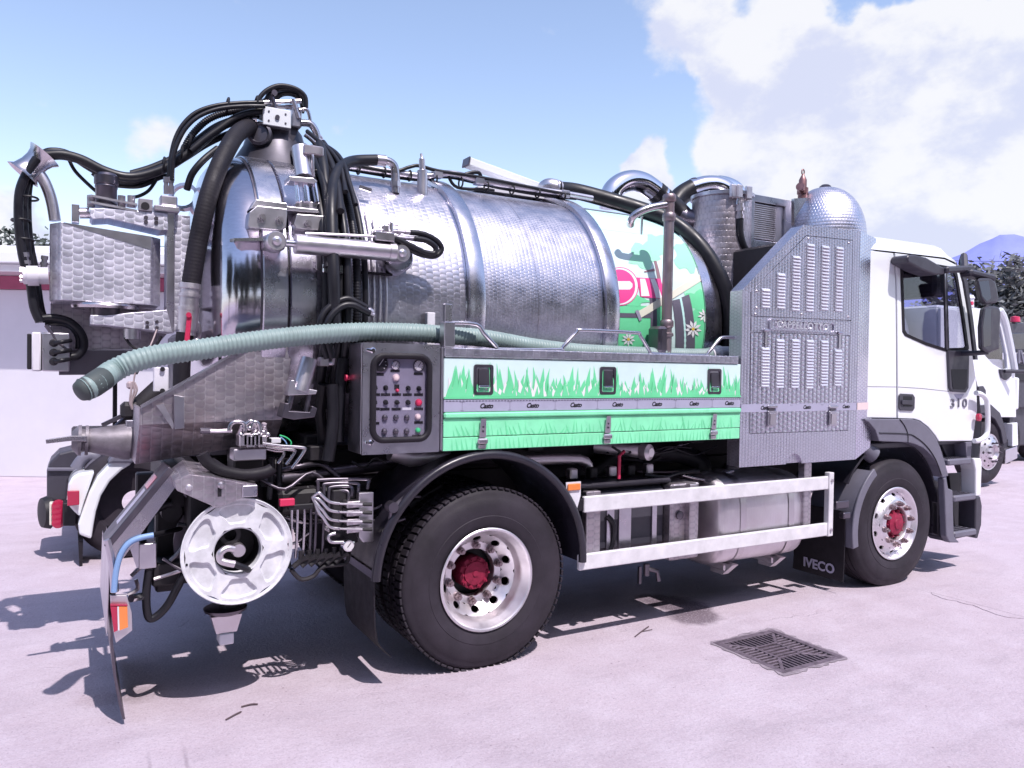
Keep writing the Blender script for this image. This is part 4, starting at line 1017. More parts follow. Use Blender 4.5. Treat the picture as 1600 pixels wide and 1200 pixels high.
for cx, cy in ((280, 512), (380, 515), (592, 520), (692, 522), (277, 650), (380, 652), (486, 652), (590, 652), (272, 795)):
    x, z = CP(cx, cy); m = MB().lathe((x, YP, z), (0, -1, 0), [(0.014, 0), (0.013, 0.006), (0.010, 0.007), (0, 0.007)], 14)
    a = random.uniform(-0.9, -0.3); m.beam((x-0.013*math.cos(a), YP-0.011, z-0.013*math.sin(a)), (x+0.013*math.cos(a), YP-0.011, z+0.013*math.sin(a)), 0.006, 0.009, 0.001)
    m.build('rotary_switch', 'black' if cx != 272 else 'bolt_steel', ctrl)
for cx, cy, mm in ((320, 390, 'black'), (470, 357, 'black'), (688, 384, 'black'), (285, 580, 'black'), (380, 580, 'black'), (483, 580, 'black'), (585, 580, 'black'), (690, 580, 'black'), (283, 714, 'black'), (375, 716, 'black'), (480, 716, 'black'), (580, 713, 'print_white'), (690, 714, 'black'), (278, 850, 'black'), (690, 842, 'black'), (672, 968, 'black')):
    x, z = CP(cx, cy); MB().box(x-0.026, x+0.026, YP-0.0015, YP-0.0001, z-0.007, z+0.007).build('name_tag', mm, ctrl, 0)
MB().box(*[CP(462, 500)[0], CP(508, 500)[0], YP-0.004, YP-0.0001, CP(485, 528)[1], CP(485, 485)[1]], 0.001).build('switch_hood', 'black', ctrl)
for cx, cy in ((238, 165), (222, 1027)):
    x, z = CP(cx, cy); m = MB(); m.lathe((x+.005, SY-0.006, z), (0, -1, 0), [(0.016, 0), (0.016, 0.01), (0.010, 0.016), (0, 0.016)], 14); m.beam((x-0.03, SY-0.018, z+0.004), (x+0.012, SY-0.018, z-0.004), 0.008, 0.016, 0.003); m.build('wing_latch', 'chrome', ctrl)
MB().prism(Y(roundrect(dx0+0.02, dx1-0.02, dz0+0.02, dz1-0.02, 0.05), SY-0.004), (0, 0.001, 0)).build('window_pane', 'cover_glass', ctrl)
p = PX(546, 590, BX0); MB().lathe((BX0, p.y, p.z), (-1, 0, 0), [(0.014, 0), (0.014, 0.012), (0.010, 0.013), (0.018, 0.015), (0.018, 0.024), (0, 0.026)], 16).build('emergency_stop', 'red', ctrl)

# ---------------------------------------------------------------- side guard
YG = -1.225
guard = MB().box(0.650, 2.93, YG-0.012, YG+0.018, 0.862, 0.962, 0.006).build('guard_rail', 'rail_white', truck)
MB().box(0.620, 2.93, YG-0.012, YG+0.018, 0.505, 0.604, 0.006).build('guard_rail', 'rail_white', truck)
MB().box(2.932, 2.985, YG-0.018, YG+0.03, 0.50, 0.99, 0.004).build('guard_end_plate', 'rail_white', truck)
for z in (0.93, 0.55): MB().cyl((2.957, YG-0.018, z), (2.957, YG-0.030, z), 0.012, 6).build('guard_bolt', 'bolt_steel', truck)
MB().box(0.69, 0.80, YG+0.02, YG+0.07, 0.56, 0.985, 0.004).build('guard_post', 'pearl_dirty', truck)
MB().box(2.70, 2.78, YG+0.025, YG+0.085, 0.50, 1.07, 0.004).build('guard_post', 'pearl_dirty', truck)
MB().box(1.55, 1.62, YG+0.02, YG+0.07, 0.56, 0.98, 0.004).build('guard_post', 'pearl_dirty', truck)
for x in (0.745, 2.74): MB().box(x-0.03, x+0.03, YG+0.07, -0.44, 0.88, 0.94, 0.004).build('guard_arm', 'chassis', truck)
MB().box(0.60, 0.652, YG-0.008, YG+0.014, 0.875, 0.95, 0.003).build('rail_end_cap', 'rubber', truck)
# orange side marker on its little bracket
p = P(896, 762, -1.235)
q = [(p.x-0.055, p.z+0.035), (p.x+0.055, p.z+0.035), (p.x+0.055, p.z-0.05), (p.x+0.03, p.z-0.13), (p.x-0.01, p.z-0.14), (p.x-0.05, p.z-0.05)]
mk = MB().prism(Y(q, -1.235), (0, 0.006, 0)).build('marker_bracket', 'white_dull', truck, 0)
MB().box(p.x-0.047, p.x+0.047, -1.247, -1.2365, p.z-0.016, p.z+0.026, 0.004).build('side_marker', 'orange_lens', mk)

# ---------------------------------------------------------------- between the wheels
ft = MB(); pr_ = []
fx0, fx1 = 1.86, 2.75
for k in range(40):                                       # rounded-D fuel tank
    a = 2*math.pi*k/40; c, s = math.cos(a), math.sin(a); e = 0.55
    pr_.append((-0.86+0.325*math.copysign(abs(c)**e, c), 0.675+0.325*math.copysign(abs(s)**e, s)))
rings = []
for x, sc in ((fx0, 0.0), (fx0, 0.90), (fx0+0.02, 0.97), (fx0+0.05, 1.0), (fx1-0.05, 1.0), (fx1-0.02, 0.97), (fx1, 0.90), (fx1, 0.0)): rings.append([Vector((x, -0.86+(y+0.86)*sc, 0.675+(z-0.675)*sc)) for y, z in pr_])
ft.add([v for r_ in rings for v in r_], [(i*40+k, i*40+(k+1) % 40, (i+1)*40+(k+1) % 40, (i+1)*40+k) for i in range(7) for k in range(40)])
fuel = ft.build('fuel_tank', 'tank_alu', truck, smooth=45)
for x in (2.08, 2.58):
    m = MB(); a = [Vector((x-0.03, -0.86+(y+0.86)*1.012, 0.675+(z-0.675)*1.012)) for y, z in pr_]; b = [v+Vector((0.06, 0, 0)) for v in a]
    m.add(a+b, [(k, (k+1) % 40, 40+(k+1) % 40, 40+k) for k in range(40)]); m.build('tank_strap', 'bolt_steel', fuel, smooth=45)
    m = MB(); m.box(x-0.04, x+0.04, -1.05, -0.45, 0.29, 0.34, 0.01); m.prism([Vector((x-0.03, -1.12, 0.35)), Vector((x-0.03, -1.02, 0.26)), Vector((x-0.03, -0.9, 0.26)), Vector((x-0.03, -0.9, 0.35))], (0.06, 0, 0)); m.build('tank_bracket', 'cast_alu', fuel)
MB().lathe((2.35, -0.80, 1.0), (0, 0, 1), [(0.06, 0), (0.06, 0.03), (0.05, 0.045), (0, 0.045)], 18).build('filler_cap', 'dark_steel', fuel)
MB().box(1.42, 1.68, -1.16, -0.5, 0.46, 0.98, 0.01).build('valve_locker', 'pearl_dirty', truck)
p = P(1062, 805, -1.165); MB().lathe((p.x, -1.162, p.z), (0, -1, 0), [(0.03, 0), (0.03, 0.01), (0.018, 0.014), (0, 0.01)], 18).build('lock_knob', 'dark_steel', truck)
bb = MB().box(0.72, 1.44, -1.10, -0.5, 0.55, 0.98, 0.04).build('battery_box', 'plastic_dark', truck)
MB().box(0.70, 1.46, -1.12, -0.48, 0.985, 1.02, 0.012).build('battery_lid', 'mudguard', bb)
m = MB()
for x, w_ in ((0.92, 0.06), (1.02, 0.10), (1.30, 0.04)): m.box(x, x+w_, -1.115, -1.101, 0.56, 0.94, 0.003)
m.build('battery_rib', 'plain_steel', bb)
MB().tube([P(948, 806, -1.11), P(958, 820, -1.12), P(956, 850, -1.11), P(945, 870, -1.1)], 0.02, 10, 4).build('drain_hose', 'hose_black', truck)
# drain cock under the rail
p = P(1010, 888, -1.0); m = MB(); m.cyl(p+Vector((0, 0, 0.03)), p+Vector((0, 0, -0.05)), 0.022, 12); m.tube([p, p+Vector((0.07, -0.03, -0.02)), p+Vector((0.085, -0.03, -0.09))], 0.016, 8); m.box(p.x-0.07, p.x-0.05, p.y-0.01, p.y+0.01, p.z-0.1, p.z+0.02); m.build('drain_cock', 'dark_steel', truck)
for px in (1130, 1185):
    p = P(px, 880, -0.9); MB().box(p.x-0.05, p.x+0.05, -0.95, -0.6, 0.36, 0.42, 0.01).build('tank_foot', 'cast_alu', truck)
# outlet with cap and red lever under the locker
p = P(1005, 706, -1.05); ov = MB(); ov.cyl(p+Vector((-0.22, 0.25, 0.02)), p, 0.045, 16); ov.lathe(p, (0.25, -1, 0), [(0.05, -0.02), (0.055, 0.0), (0.055, 0.05), (0.045, 0.055), (0.03, 0.07), (0, 0.07)], 20); ov = ov.build('outlet_valve', 'cast_alu', truck)
MB().tube([P(975, 705, -1.1), P(968, 712, -1.12), P(967, 748, -1.12)], 0.011, 8).build('valve_lever', 'red', ov)
MB().tube([P(610, 706, -1.0), P(640, 716, -1.0), P(700, 712, -1.0)], 0.05, 14).build('underfloor_pipe', 'cast_alu', truck)
m = MB(); m.tube([P(800, 720, -0.9), P(905, 718, -0.9), P(920, 735, -0.9)], 0.035, 12, 4); m.build('underfloor_pipe', 'cast_alu', truck)
MB().box(-0.3, 1.9, -0.62, -0.46, 1.10, 1.27, 0.02).build('service_duct', 'chassis', truck)
MB().tube([P(905, 760, -0.7), P(960, 715, -0.7), P(1030, 705, -0.7), P(1090, 720, -0.75), P(1100, 760, -0.8)], 0.075, 14, 5).build('suction_duct', 'hose_black', truck)
MB().tube([P(640, 790, -0.9), P(690, 760, -0.9)], 0.02, 8).build('brake_rod', 'chassis', truck)

# ---------------------------------------------------------------- cab
YC = -1.21
cab = empty('cab', (0, 0, 0), truck)
T = 0.03
win = [(1408.5, 412), (1412, 408.5), (1440, 411), (1490, 419.5), (1495, 430), (1505, 490), (1512.5, 543), (1509, 546), (1478, 547), (1447, 537.5), (1416, 523.5), (1412, 517)]
dr = [(1398.6, 395.3), (1476.5, 405), (1494, 413.5), (1499, 425), (1503.5, 440), (1512, 490), (1520.5, 560), (1526, 600), (1527, 640), (1520, 689), (1467.5, 689.5), (1461.5, 680), (1450.5, 667), (1438, 657.5), (1428, 654.3), (1403.4, 653.6), (1402.5, 545), (1401.5, 447)]
door_ = plate(pl(dr, YC), [pl(win, YC)], (0, T, 0)).build('door', 'white_paint', cab, 0)
bevel(door_, 0.006, 2, 50)
rp = [(1352, 390.5), (1396.4, 395.6), (1399.6, 447), (1400.5, 545), (1401, 653.4), (1352, 652.5)]
bevel(MB().prism(pl(rp, YC), (0, T, 0)).build('rear_side_panel', 'white_paint', cab, 0), 0.005)
# roof: side strip curving into the top
rt = [(1352, 388.5), (1397, 393.2), (1476.5, 402.6), (1494.5, 411)]
st = [P(x, y, YC) for x, y in rt]
rows = []
for dy, dz, dxx in ((0, 0, 0), (0.012, 0.045, -0.005), (0.04, 0.09, -0.02), (0.10, 0.125, -0.04), (0.22, 0.15, -0.06), (0.5, 0.168, -0.08), (1.21, 0.178, -0.09), (1.92, 0.168, -0.08), (2.20, 0.15, -0.06), (2.32, 0.125, -0.04), (2.38, 0.09, -0.02), (2.42, 0, 0)):
    row = []
    for i, p in enumerate(st): row.append(p+Vector((dxx*(1.6 if i == 3 else (0.3 if i == 0 else 0)), dy, dz*(0.55 if i == 3 else (0.95 if i == 2 else 1)))))
    last = row[-1]; row.append(last+Vector((0.05, 0 if 0 < dy < 2.4 else 0, -0.05-dz*0.35))); rows.append(row)
m = MB(); nn = 5
m.add([v for r_ in rows for v in r_], [(i*nn+k, i*nn+k+1, (i+1)*nn+k+1, (i+1)*nn+k) for i in range(len(rows)-1) for k in range(nn-1)])
roof = m.build('roof', 'white_paint', cab, smooth=70)
# far side, rear wall, front
far = plate([Vector((p.x, 1.21, p.z)) for p in pl(dr, YC)], [[Vector((p.x, 1.21, p.z)) for p in pl(win, YC)]], (0, -T, 0)).build('far_door', 'white_paint', cab, 0)
MB().prism([Vector((p.x, 1.21, p.z)) for p in pl(rp, YC)], (0, -T, 0)).build('far_side_panel', 'white_paint', cab, 0)
MB().box(3.40, 3.44, -1.18, 1.18, 1.30, 2.78, 0.01).build('rear_wall', 'white_paint', cab)
MB().box(3.46, 4.95, -1.17, 1.17, 1.14, 1.19, 0.01).build('cab_floor', 'plastic_dark', cab)
fa = [(4.60, 2.58), (4.86, 1.95), (5.02, 1.60), (5.08, 1.30), (5.05, 0.95)]
def front_strip(z_i0, z_i1):
    m = MB(); rowsf = []
    for yy, dx in ((-1.20, -0.02), (-1.12, 0.09), (-0.95, 0.18), (-0.5, 0.25), (0, 0.27), (0.5, 0.25), (0.95, 0.18), (1.12, 0.09), (1.20, -0.02)): rowsf.append([Vector((x+dx, yy, z)) for x, z in fa[z_i0:z_i1]])
    n_ = len(rowsf[0]); m.add([v for r_ in rowsf for v in r_], [(i*n_+k, i*n_+k+1, (i+1)*n_+k+1, (i+1)*n_+k) for i in range(len(rowsf)-1) for k in range(n_-1)]); return m
front_strip(0, 2).build('windscreen', 'glass', cab, smooth=60)
front_strip(1, 5).build('front_panel', 'white_paint', cab, smooth=60)
# black gaps behind panel joints, window rubber, panes
MB().prism(pl([(1394, 393), (1404, 394), (1406, 656), (1397, 656)], YC+0.02), (0, 0.006, 0)).build('joint_backing', 'black', cab, 0)
MB().prism(pl([(1352, 385), (1398, 391), (1477, 401), (1495, 410), (1497, 418), (1477, 408), (1398, 399), (1352, 393)], YC+0.018), (0, 0.004, 0)).build('roof_joint_backing', 'black', cab, 0)
def inset(pts, k):
    cx = sum(p[0] for p in pts)/len(pts); cy = sum(p[1] for p in pts)/len(pts); return [(cx+(x-cx)*k, cy+(y-cy)*k) for x, y in pts]
plate(pl(inset(win, 1.035), YC-0.004), [pl(inset(win, 0.955), YC-0.004)], (0, 0.012, 0)).build('window_rubber', 'rubber', cab, 0)
MB().prism(pl(inset(win, 1.0), YC+0.012), (0, 0.004, 0)).build('window_pane', 'glass', cab, 0)
w2 = [Vector((p.x, 1.21, p.z)) for p in pl(win, YC)]
MB().prism(w2, (0, -0.004, 0)).build('window_pane', 'glass', cab, 0)
MB().prism(pl([(1475.3, 421), (1480, 421.5), (1483.5, 546), (1478, 546.5)], YC-0.006), (0, 0.012, 0)).build('window_divider', 'plastic_dark', cab, 0)
MB().prism(pl([(1476.0, 421), (1477.6, 421), (1481, 546), (1479.4, 546)], YC-0.010), (0, 0.003, 0)).build('divider_trim', 'bolt_steel', cab, 0)
ap = [(1502, 424), (1506, 423), (1512, 440), (1521, 500), (1528, 562), (1524, 562), (1515, 490), (1507, 441)]
MB().prism(pl(ap, YC-0.004), (0, 0.05, 0)).build('pillar_seal', 'plastic_dark', cab, 0)
# low corner window in the door with the mirror foot above it
bevel(MB().prism(pl([(1482, 548), (1515, 547), (1514, 606), (1509.5, 613.5), (1488, 612), (1484.5, 606)], YC-0.022), (0, 0.022, 0)).build('corner_window_frame', 'plastic_dark', cab, 0), 0.006)
MB().prism(pl([(1486.5, 577), (1511.5, 577), (1510.5, 604), (1507.5, 609), (1490.5, 608), (1488.5, 604)], YC-0.0245), (0, 0.002, 0)).build('corner_window', 'black', cab, 0)
# thin grey strips painting the shade lines of the side's creases
for pts in ([(1352, 603.6), (1401, 604.2), (1401, 605), (1352, 604.5)], [(1403.5, 604.3), (1440, 606.5), (1483, 611.2), (1483, 612), (1440, 607.3), (1403.5, 605.1)]):
    MB().prism(pl(pts, YC-0.001), (0, 0.002, 0)).build('crease_shade', 'plastic_grey', cab, 0)
# handle
hp = [(1405.5, 618), (1408, 615), (1427, 616), (1430, 621), (1429.5, 638), (1427, 642), (1408, 641.5), (1405, 638)]
hd = bevel(MB().prism(pl(hp, YC-0.012), (0, 0.012, 0)).build('door_handle', 'plastic_dark', cab, 0), 0.004)
MB().prism(pl([(1411.5, 619), (1425, 619.5), (1426, 635), (1412, 635)], YC-0.0135), (0, 0.002, 0)).build('handle_recess', 'black', cab, 0)
bevel(MB().prism(pl([(1410, 625), (1427, 625.5), (1427, 632.5), (1410, 632)], YC-0.026), (0, 0.012, 0)).build('handle_grip', 'plastic_dark', cab, 0), 0.003)
p = P(1410, 627.5, YC-0.014); MB().cyl(p, p+Vector((0, -0.004, 0)), 0.012, 14).build('lock_barrel', 'chrome', cab)
p = P(1497, 630.5, YC); text('model_lettering', '310', 0.155, sideM(Vector((p.x, YC-0.006, p.z))) @ Matrix.Diagonal((1.0, 0.72, 1, 1)), 'plastic_grey', cab, depth=0.003, bold=0.0, spacing=1.2)
MB().prism(pl([(1490.5, 616), (1506.5, 616), (1501, 624), (1496, 624)], YC-0.002), (0, 0.003, 0)).build('badge_shield', 'tape', cab, 0)
# wind deflector / mirror arm cover
dv_ = [(1417.5, 402), (1420, 398), (1428, 397.5), (1448, 402), (1476, 418.5), (1476.5, 428.5), (1462, 429.5), (1441, 422), (1419, 410)]
df = MB().prism(pl(dv_, YC-0.15), (0, 0.15, 0)).build('mirror_arm_cover', 'plastic_dark', cab, 0); bevel(df, 0.03, 3, 30)
ar = MB(); ar.beam(P(1474, 422, YC-0.14), P(1517, 420, YC-0.14), 0.08, 0.055, 0.015); ar.beam(P(1508, 426, YC-0.16), P(1548, 436, YC-0.2), 0.12, 0.06, 0.02); ar.build('mirror_arm', 'plastic_dark', cab)
MB().tube([P(1503, 412, YC+0.1), P(1506, 400, YC+0.05), P(1507, 420, YC-0.02)], 0.03, 8).build('roof_bracket', 'plastic_dark', cab)
MB().box(4.62, 4.80, -1.0, 1.0, 2.72, 2.80, 0.02).build('sun_visor', 'plastic_dark', cab)
# mirrors: wide-angle over main
ym = YC-0.25
def mirror(outline, inner, dx, name):
    a = pl(outline, ym); m = MB().prism(a, (dx, 0.10, 0)); o = bevel(m.build(name, 'plastic_dark', cab, 0), 0.02, 3, 30)
    b = [v+Vector((-0.003, -0.0015, 0)) for v in pl(inner, ym)]
    MB().prism(b, (0.002, 0.001, 0)).build('mirror_glass', 'mirror', cab, 0); return o
mirror([(1527, 437), (1531, 434), (1548, 434), (1556, 441), (1561, 466), (1557, 473), (1541, 475), (1533, 465)], [(1529.5, 440), (1545, 438.5), (1549, 466), (1542, 471), (1535, 463)], 0.12, 'wide_mirror')
mirror([(1537, 480), (1545, 477), (1561, 479), (1564, 487), (1562, 545), (1545, 552), (1534, 544), (1533, 510)], [(1540, 482), (1549, 481.5), (1548, 540), (1537, 543), (1536, 510)], 0.12, 'main_mirror')
MB().tube([P(1500, 552, YC), P(1518, 552, YC-0.1), P(1545, 550, ym+0.02)], 0.022, 8, 3).build('mirror_strut', 'plastic_dark', cab)
# wheel arch of the cab
oa = [(1352, 654.5), (1427, 655), (1438, 658.5), (1450, 668), (1461.5, 682), (1469, 698), (1476, 720), (1482.5, 743.5)]
ia = [(1473, 746), (1466, 727), (1459, 716), (1450, 706), (1442, 699.5), (1431, 694.5), (1420, 691.5), (1374, 689.5), (1368, 672), (1358, 660), (1352, 657)]
arch = bevel(MB().prism(pl(oa+ia, YC-0.03), (0, 0.10, 0)).build('wheel_arch', 'plastic_grey', truck, 0), 0.012, 2, 40)
cr = [P(x, y, YC-0.0335) for x, y in ((1374, 676.5), (1418, 678), (1431, 683), (1444, 693), (1455, 706), (1464, 722), (1471, 742))]
MB().tube(cr, 0.004, 6, 3).build('arch_crease', 'black', arch)
MB().tube([P(x, y, YC-0.0335) for x, y in ((1406, 655), (1413, 664), (1418.5, 677), (1419, 692))], 0.003, 6, 3).build('arch_joint', 'black', arch)
ai = arc(WB, 0.55, 0.66, 8, 150, 20); ai2 = arc(WB, 0.55, 0.64, 8, 150, 20)
MB().prism(Y(ai, -1.16)+Y(ai2[::-1], -1.16), (0, 0.5, 0)).build('inner_arch', 'mudguard', arch, smooth=50)
# mudguard behind the front wheel and its flap
ga = arc(WB, 0.50, 0.605, 128, 192, 14); gb = arc(WB, 0.50, 0.585, 128, 192, 14)
fm = MB().prism(Y(ga, -1.235)+Y(gb[::-1], -1.235), (0, 0.42, 0)).build('front_mudguard', 'plastic_grey', truck, smooth=50)
lipo = arc(WB, 0.50, 0.612, 126, 192, 14); lipi = arc(WB, 0.50, 0.545, 126, 192, 14)
bevel(MB().prism(Y(lipo, -1.25)+Y(lipi[::-1], -1.25), (0, 0.02, 0)).build('mudguard_lip', 'plastic_grey', fm, smooth=50), 0.006)
m = MB(); m.tube([P(1337, 690, -1.1), P(1352, 703, -1.12), P(1365, 712, -1.15)], 0.07, 12, 4); m.build('mudguard_stay', 'plastic_grey', fm)
p = P(1318, 788, -1.22); m = MB(); m.box(p.x-0.1, p.x+0.05, -1.235, -1.21, p.z-0.03, p.z+0.03, 0.006); m.box(p.x-0.03, p.x+0.05, -1.25, -1.2, p.z-0.11, p.z-0.06, 0.006); m.build('mudguard_clip', 'dark_steel', fm)
fpx = 3.20
flap = flapsheet([(fpx, 0.66), (fpx, 0.40), (fpx-0.002, 0.20), (fpx-0.01, 0.10)], -1.185, -0.70).build('front_mud_flap', 'rubber', truck, smooth=60)
Mt = Matrix(((0, 0, -1), (-1, 0, 0), (0, 1, 0))).to_4x4(); p = PX(1279, 884, fpx-0.008); Mt.translation = (fpx-0.009, p.y, p.z)
text('flap_lettering', 'IVECO', 0.105, Mt, 'tape', flap, depth=0.0015, bold=0.003)
# steps and front corner
stp = empty('step_unit', (0, 0, 0), truck)
def pw(pts, y0, th, name, material, bv=0.006): return bevel(MB().prism(pl(pts, y0), (0, th, 0)).build(name, material, stp, 0), bv)
pw([(1470, 690.5), (1519, 690), (1517, 720), (1482, 720)], YC+0.10, 0.03, 'step_back', 'plastic_dark')
pw([(1482.5, 740), (1521, 738), (1526, 835), (1494, 842)], YC+0.22, 0.03, 'step_back', 'black')
pw([(1509, 691), (1519, 690.5), (1517, 722), (1511, 722)], YC-0.005, 0.12, 'step_cheek', 'plastic_grey')
def tread(x0, x1, z, y0, y1):
    o = MB().box(x0, x1, y0, y1, z-0.055, z, 0.012).build('step_tread', 'plastic_grey', stp)
    m = MB()
    for i in range(9):
        for j in range(4): m.box(x0+0.03+i*(x1-x0-0.06)/9, x0+0.03+(i+0.6)*(x1-x0-0.06)/9, y0+0.03+j*0.045, y0+0.05+j*0.045, z+0.0005, z+0.006)
    m.build('tread_studs', 'plastic_dark', stp, 0)
a, b = P(1481, 718, YC-0.02), P(1517, 716, YC-0.02); tread(a.x, b.x, a.z, YC-0.03, YC+0.2)
a, b = P(1490, 775, YC-0.02), P(1524, 771, YC-0.02); tread(a.x, b.x, a.z, YC-0.03, YC+0.21)
a, b = P(1490, 835, YC-0.02), P(1525, 827, YC-0.02); tread(a.x, b.x, a.z+0.02, YC-0.03, YC+0.21)
pw([(1475, 748), (1479, 746), (1482, 763), (1489, 766), (1491, 838), (1500, 848), (1484, 848), (1479, 838), (1477, 790)], YC-0.035, 0.06, 'step_side', 'plastic_grey', 0.01)
pw([(1489, 768), (1483, 765), (1481, 842), (1487, 848)], YC+0.02, 0.2, 'step_side_return', 'plastic_dark')
pw([(1456, 748), (1478, 757), (1479, 842), (1457, 834)], YC+0.10, 0.05, 'arch_extension', 'mudguard')
# front corner: white bumper edge, grab rail
bp = [(1521, 737), (1528, 736), (1530, 778), (1530, 830), (1526, 842), (1523, 835), (1522, 780)]
pw([(1521, 716), (1533, 716), (1535, 722), (1533, 775), (1525, 776), (1525, 735)], YC-0.01, 0.14, 'bumper_corner', 'white_paint', 0.012)
pw([(1525, 777), (1532, 775), (1535, 790), (1534, 820), (1528, 842), (1524, 840)], YC-0.02, 0.16, 'bumper_lower', 'plastic_dark', 0.012)
gr = [P(x, y, YC-0.06) for x, y in ((1525, 614), (1533, 616), (1541, 624), (1543, 640), (1543, 672), (1539, 682), (1530, 688), (1522, 689))]
MB().tube(gr, 0.022, 10, 4).build('grab_rail', 'white_paint', cab, smooth=60)
p = P(1527.5, 652, YC-0.03); MB().lathe((p.x, p.y, p.z), (0, -1, 0), [(0.035, 0), (0.035, 0.02), (0, 0.03)], 14).build('turn_lamp', 'red_lens', cab)
# inside: seats, dash, steering wheel
m = MB(); m.box(3.85, 4.3, -0.98, -0.5, 1.5, 1.7, 0.05); m.box(3.62, 3.76, -0.98, -0.5, 1.7, 2.02, 0.05); m.build('seat', 'plastic_dark', cab)
m = MB(); m.box(3.85, 4.3, 0.5, 0.98, 1.5, 1.7, 0.05); m.box(3.62, 3.76, 0.5, 0.98, 1.7, 2.02, 0.05); m.build('seat', 'plastic_dark', cab)
MB().box(4.5, 5.0, -1.15, 1.15, 1.35, 1.82, 0.06).build('dashboard', 'plastic_dark', cab)
c = Vector((4.45, -0.72, 1.92)); ring = [c+Vector((math.cos(a)*0.22*0.35, math.sin(a)*0.22, math.cos(a)*0.22*0.94)) for a in [2*math.pi*k/24 for k in range(24)]]
m = MB().tube(ring, 0.018, 8, closed=True); m.tube([c, c+Vector((0.15, 0, -0.2))], 0.03, 8); m.build('steering_wheel', 'plastic_dark', cab)
MB().box(4.42, 4.62, -1.12, 1.12, 2.44, 2.80, 0.03).build('windscreen_header', 'plastic_dark', cab)
MB().box(3.5, 4.41, -1.15, 1.15, 2.74, 2.78, 0.01).build('headlining', 'plastic_dark', cab)
MB().box(3.46, 3.50, -1.15, 1.15, 1.3, 2.76, 0.01).build('rear_lining', 'plastic_dark', cab)

# ---------------------------------------------------------------- more lines, tanks and clutter along the chassis
MB().cyl((0.62, -0.66, 1.00), (1.35, -0.66, 1.00), 0.11, 20).build('air_tank', 'chassis', truck)
MB().cyl((-0.55, -0.60, 0.98), (-1.05, -0.60, 0.98), 0.10, 20).build('air_tank', 'chassis', truck)
rnd = random.Random(31)
for k in range(14):
    x = rnd.uniform(0.55, 1.7); z = rnd.uniform(0.98, 1.24); yy = rnd.uniform(-1.05, -0.7); L = rnd.uniform(0.3, 0.9)
    MB().tube([Vector((x, yy, z)), Vector((x+L*0.35, yy-0.02, z-rnd.uniform(0, 0.06))), Vector((x+L*0.7, yy+0.03, z-rnd.uniform(-0.02, 0.05))), Vector((x+L, yy, z))], rnd.uniform(0.007, 0.016), 8, 4).build('chassis_line', ('hose_black', 'dark_steel', 'hose_black', 'pipe_steel')[k % 4], truck, smooth=60)
for k in range(12):
    x = rnd.uniform(-1.35, -0.55); z = rnd.uniform(0.72, 1.22); yy = rnd.uniform(-1.05, -0.75); L = rnd.uniform(0.2, 0.5)
    MB().tube([Vector((x, yy, z)), Vector((x+L*0.3, yy-0.03, z+rnd.uniform(-.08, .05))), Vector((x+L*0.7, yy+0.02, z-rnd.uniform(-0.05, 0.1))), Vector((x+L, yy, z-rnd.uniform(0, .1)))], rnd.uniform(0.007, 0.017), 8, 4).build('chassis_line', ('hose_black', 'dark_steel', 'pipe_steel')[k % 3], truck, smooth=60)
for k in range(6):
    x = -1.72+rnd.uniform(0, 0.35); z = rnd.uniform(0.55, 1.1)
    MB().tube([Vector((x, -0.95, z)), Vector((x+0.12, -0.98, z-rnd.uniform(.02, .12))), Vector((x+0.3, -0.95, z-rnd.uniform(-.05, .1)))], rnd.uniform(0.008, 0.014), 8, 4).build('chassis_line', ('hose_black', 'dark_steel')[k % 2], truck, smooth=60)
for k in range(5):
    x = 0.75+k*0.16; MB().box(x-0.03, x+0.03, -0.98, -0.92, 1.03, 1.10, 0.008).build('relay_valve', ('cast_alu', 'chassis')[k % 2], truck)

# ---------------------------------------------------------------- rear door gear, hoses and tail equipment
def S3(px, py, r):                                       # where a sight line meets the tank's round side at radius r
    x, a = PC(px, py, r); return Vector((x, -r*math.sin(a), ZC+r*math.cos(a)))
def arcpath(x, r, a0, a1, n_=24, dx=0.0): return [Vector((x+dx*k/n_, -r*math.sin(R(a0+(a1-a0)*k/n_)), ZC+r*math.cos(R(a0+(a1-a0)*k/n_)))) for k in range(n_+1)]
def hose(pts, y, r, name, material, parent=truck, n=10, sm=5, ribs=0, amp=0.12):
    """pts are (px, py) or (px, py, y)"""
    q = [P(p[0], p[1], p[2] if len(p) > 2 else y) for p in pts]
    path = smoothpath(q, sm)
    if ribs:
        L = [0]
        for i in range(1, len(path)): L.append(L[-1]+(path[i]-path[i-1]).length)
        N = int(L[-1]/ribs*4); out = []; j = 0
        for k in range(N+1):
            d = L[-1]*k/N
            while j < len(L)-2 and L[j+1] < d: j += 1
            t_ = (d-L[j])/max(1e-9, L[j+1]-L[j]); out.append(path[j].lerp(path[j+1], min(1, max(0, t_))))
        rad = [r*(1+amp*(1, 0.6, -0.6, 0.6)[k % 4]*(1 if k % 4 != 2 else 1)) if False else r*(1+amp*math.cos(math.pi*k/2)) for k in range(N+1)]
        m = MB().tube(out, r, n, radii=rad)
    else: m = MB().tube(path, r, n)
    return m.build(name, material, parent, smooth=60)
def ferrule(a, b, r, name='hose_fitting', parent=truck, material='bolt_steel'):
    a = Vector(a); b = Vector(b); d = b-a; m = MB()
    m.tube([a, a+d*0.28, a+d*0.28, a+d*0.5, a+d*0.5, a+d*0.72, a+d*0.72, b], r, 10, radii=[r, r, r*1.25, r*1.25, r*0.9, r*0.9, r*1.15, r*1.15]); return m.build(name, material, parent)

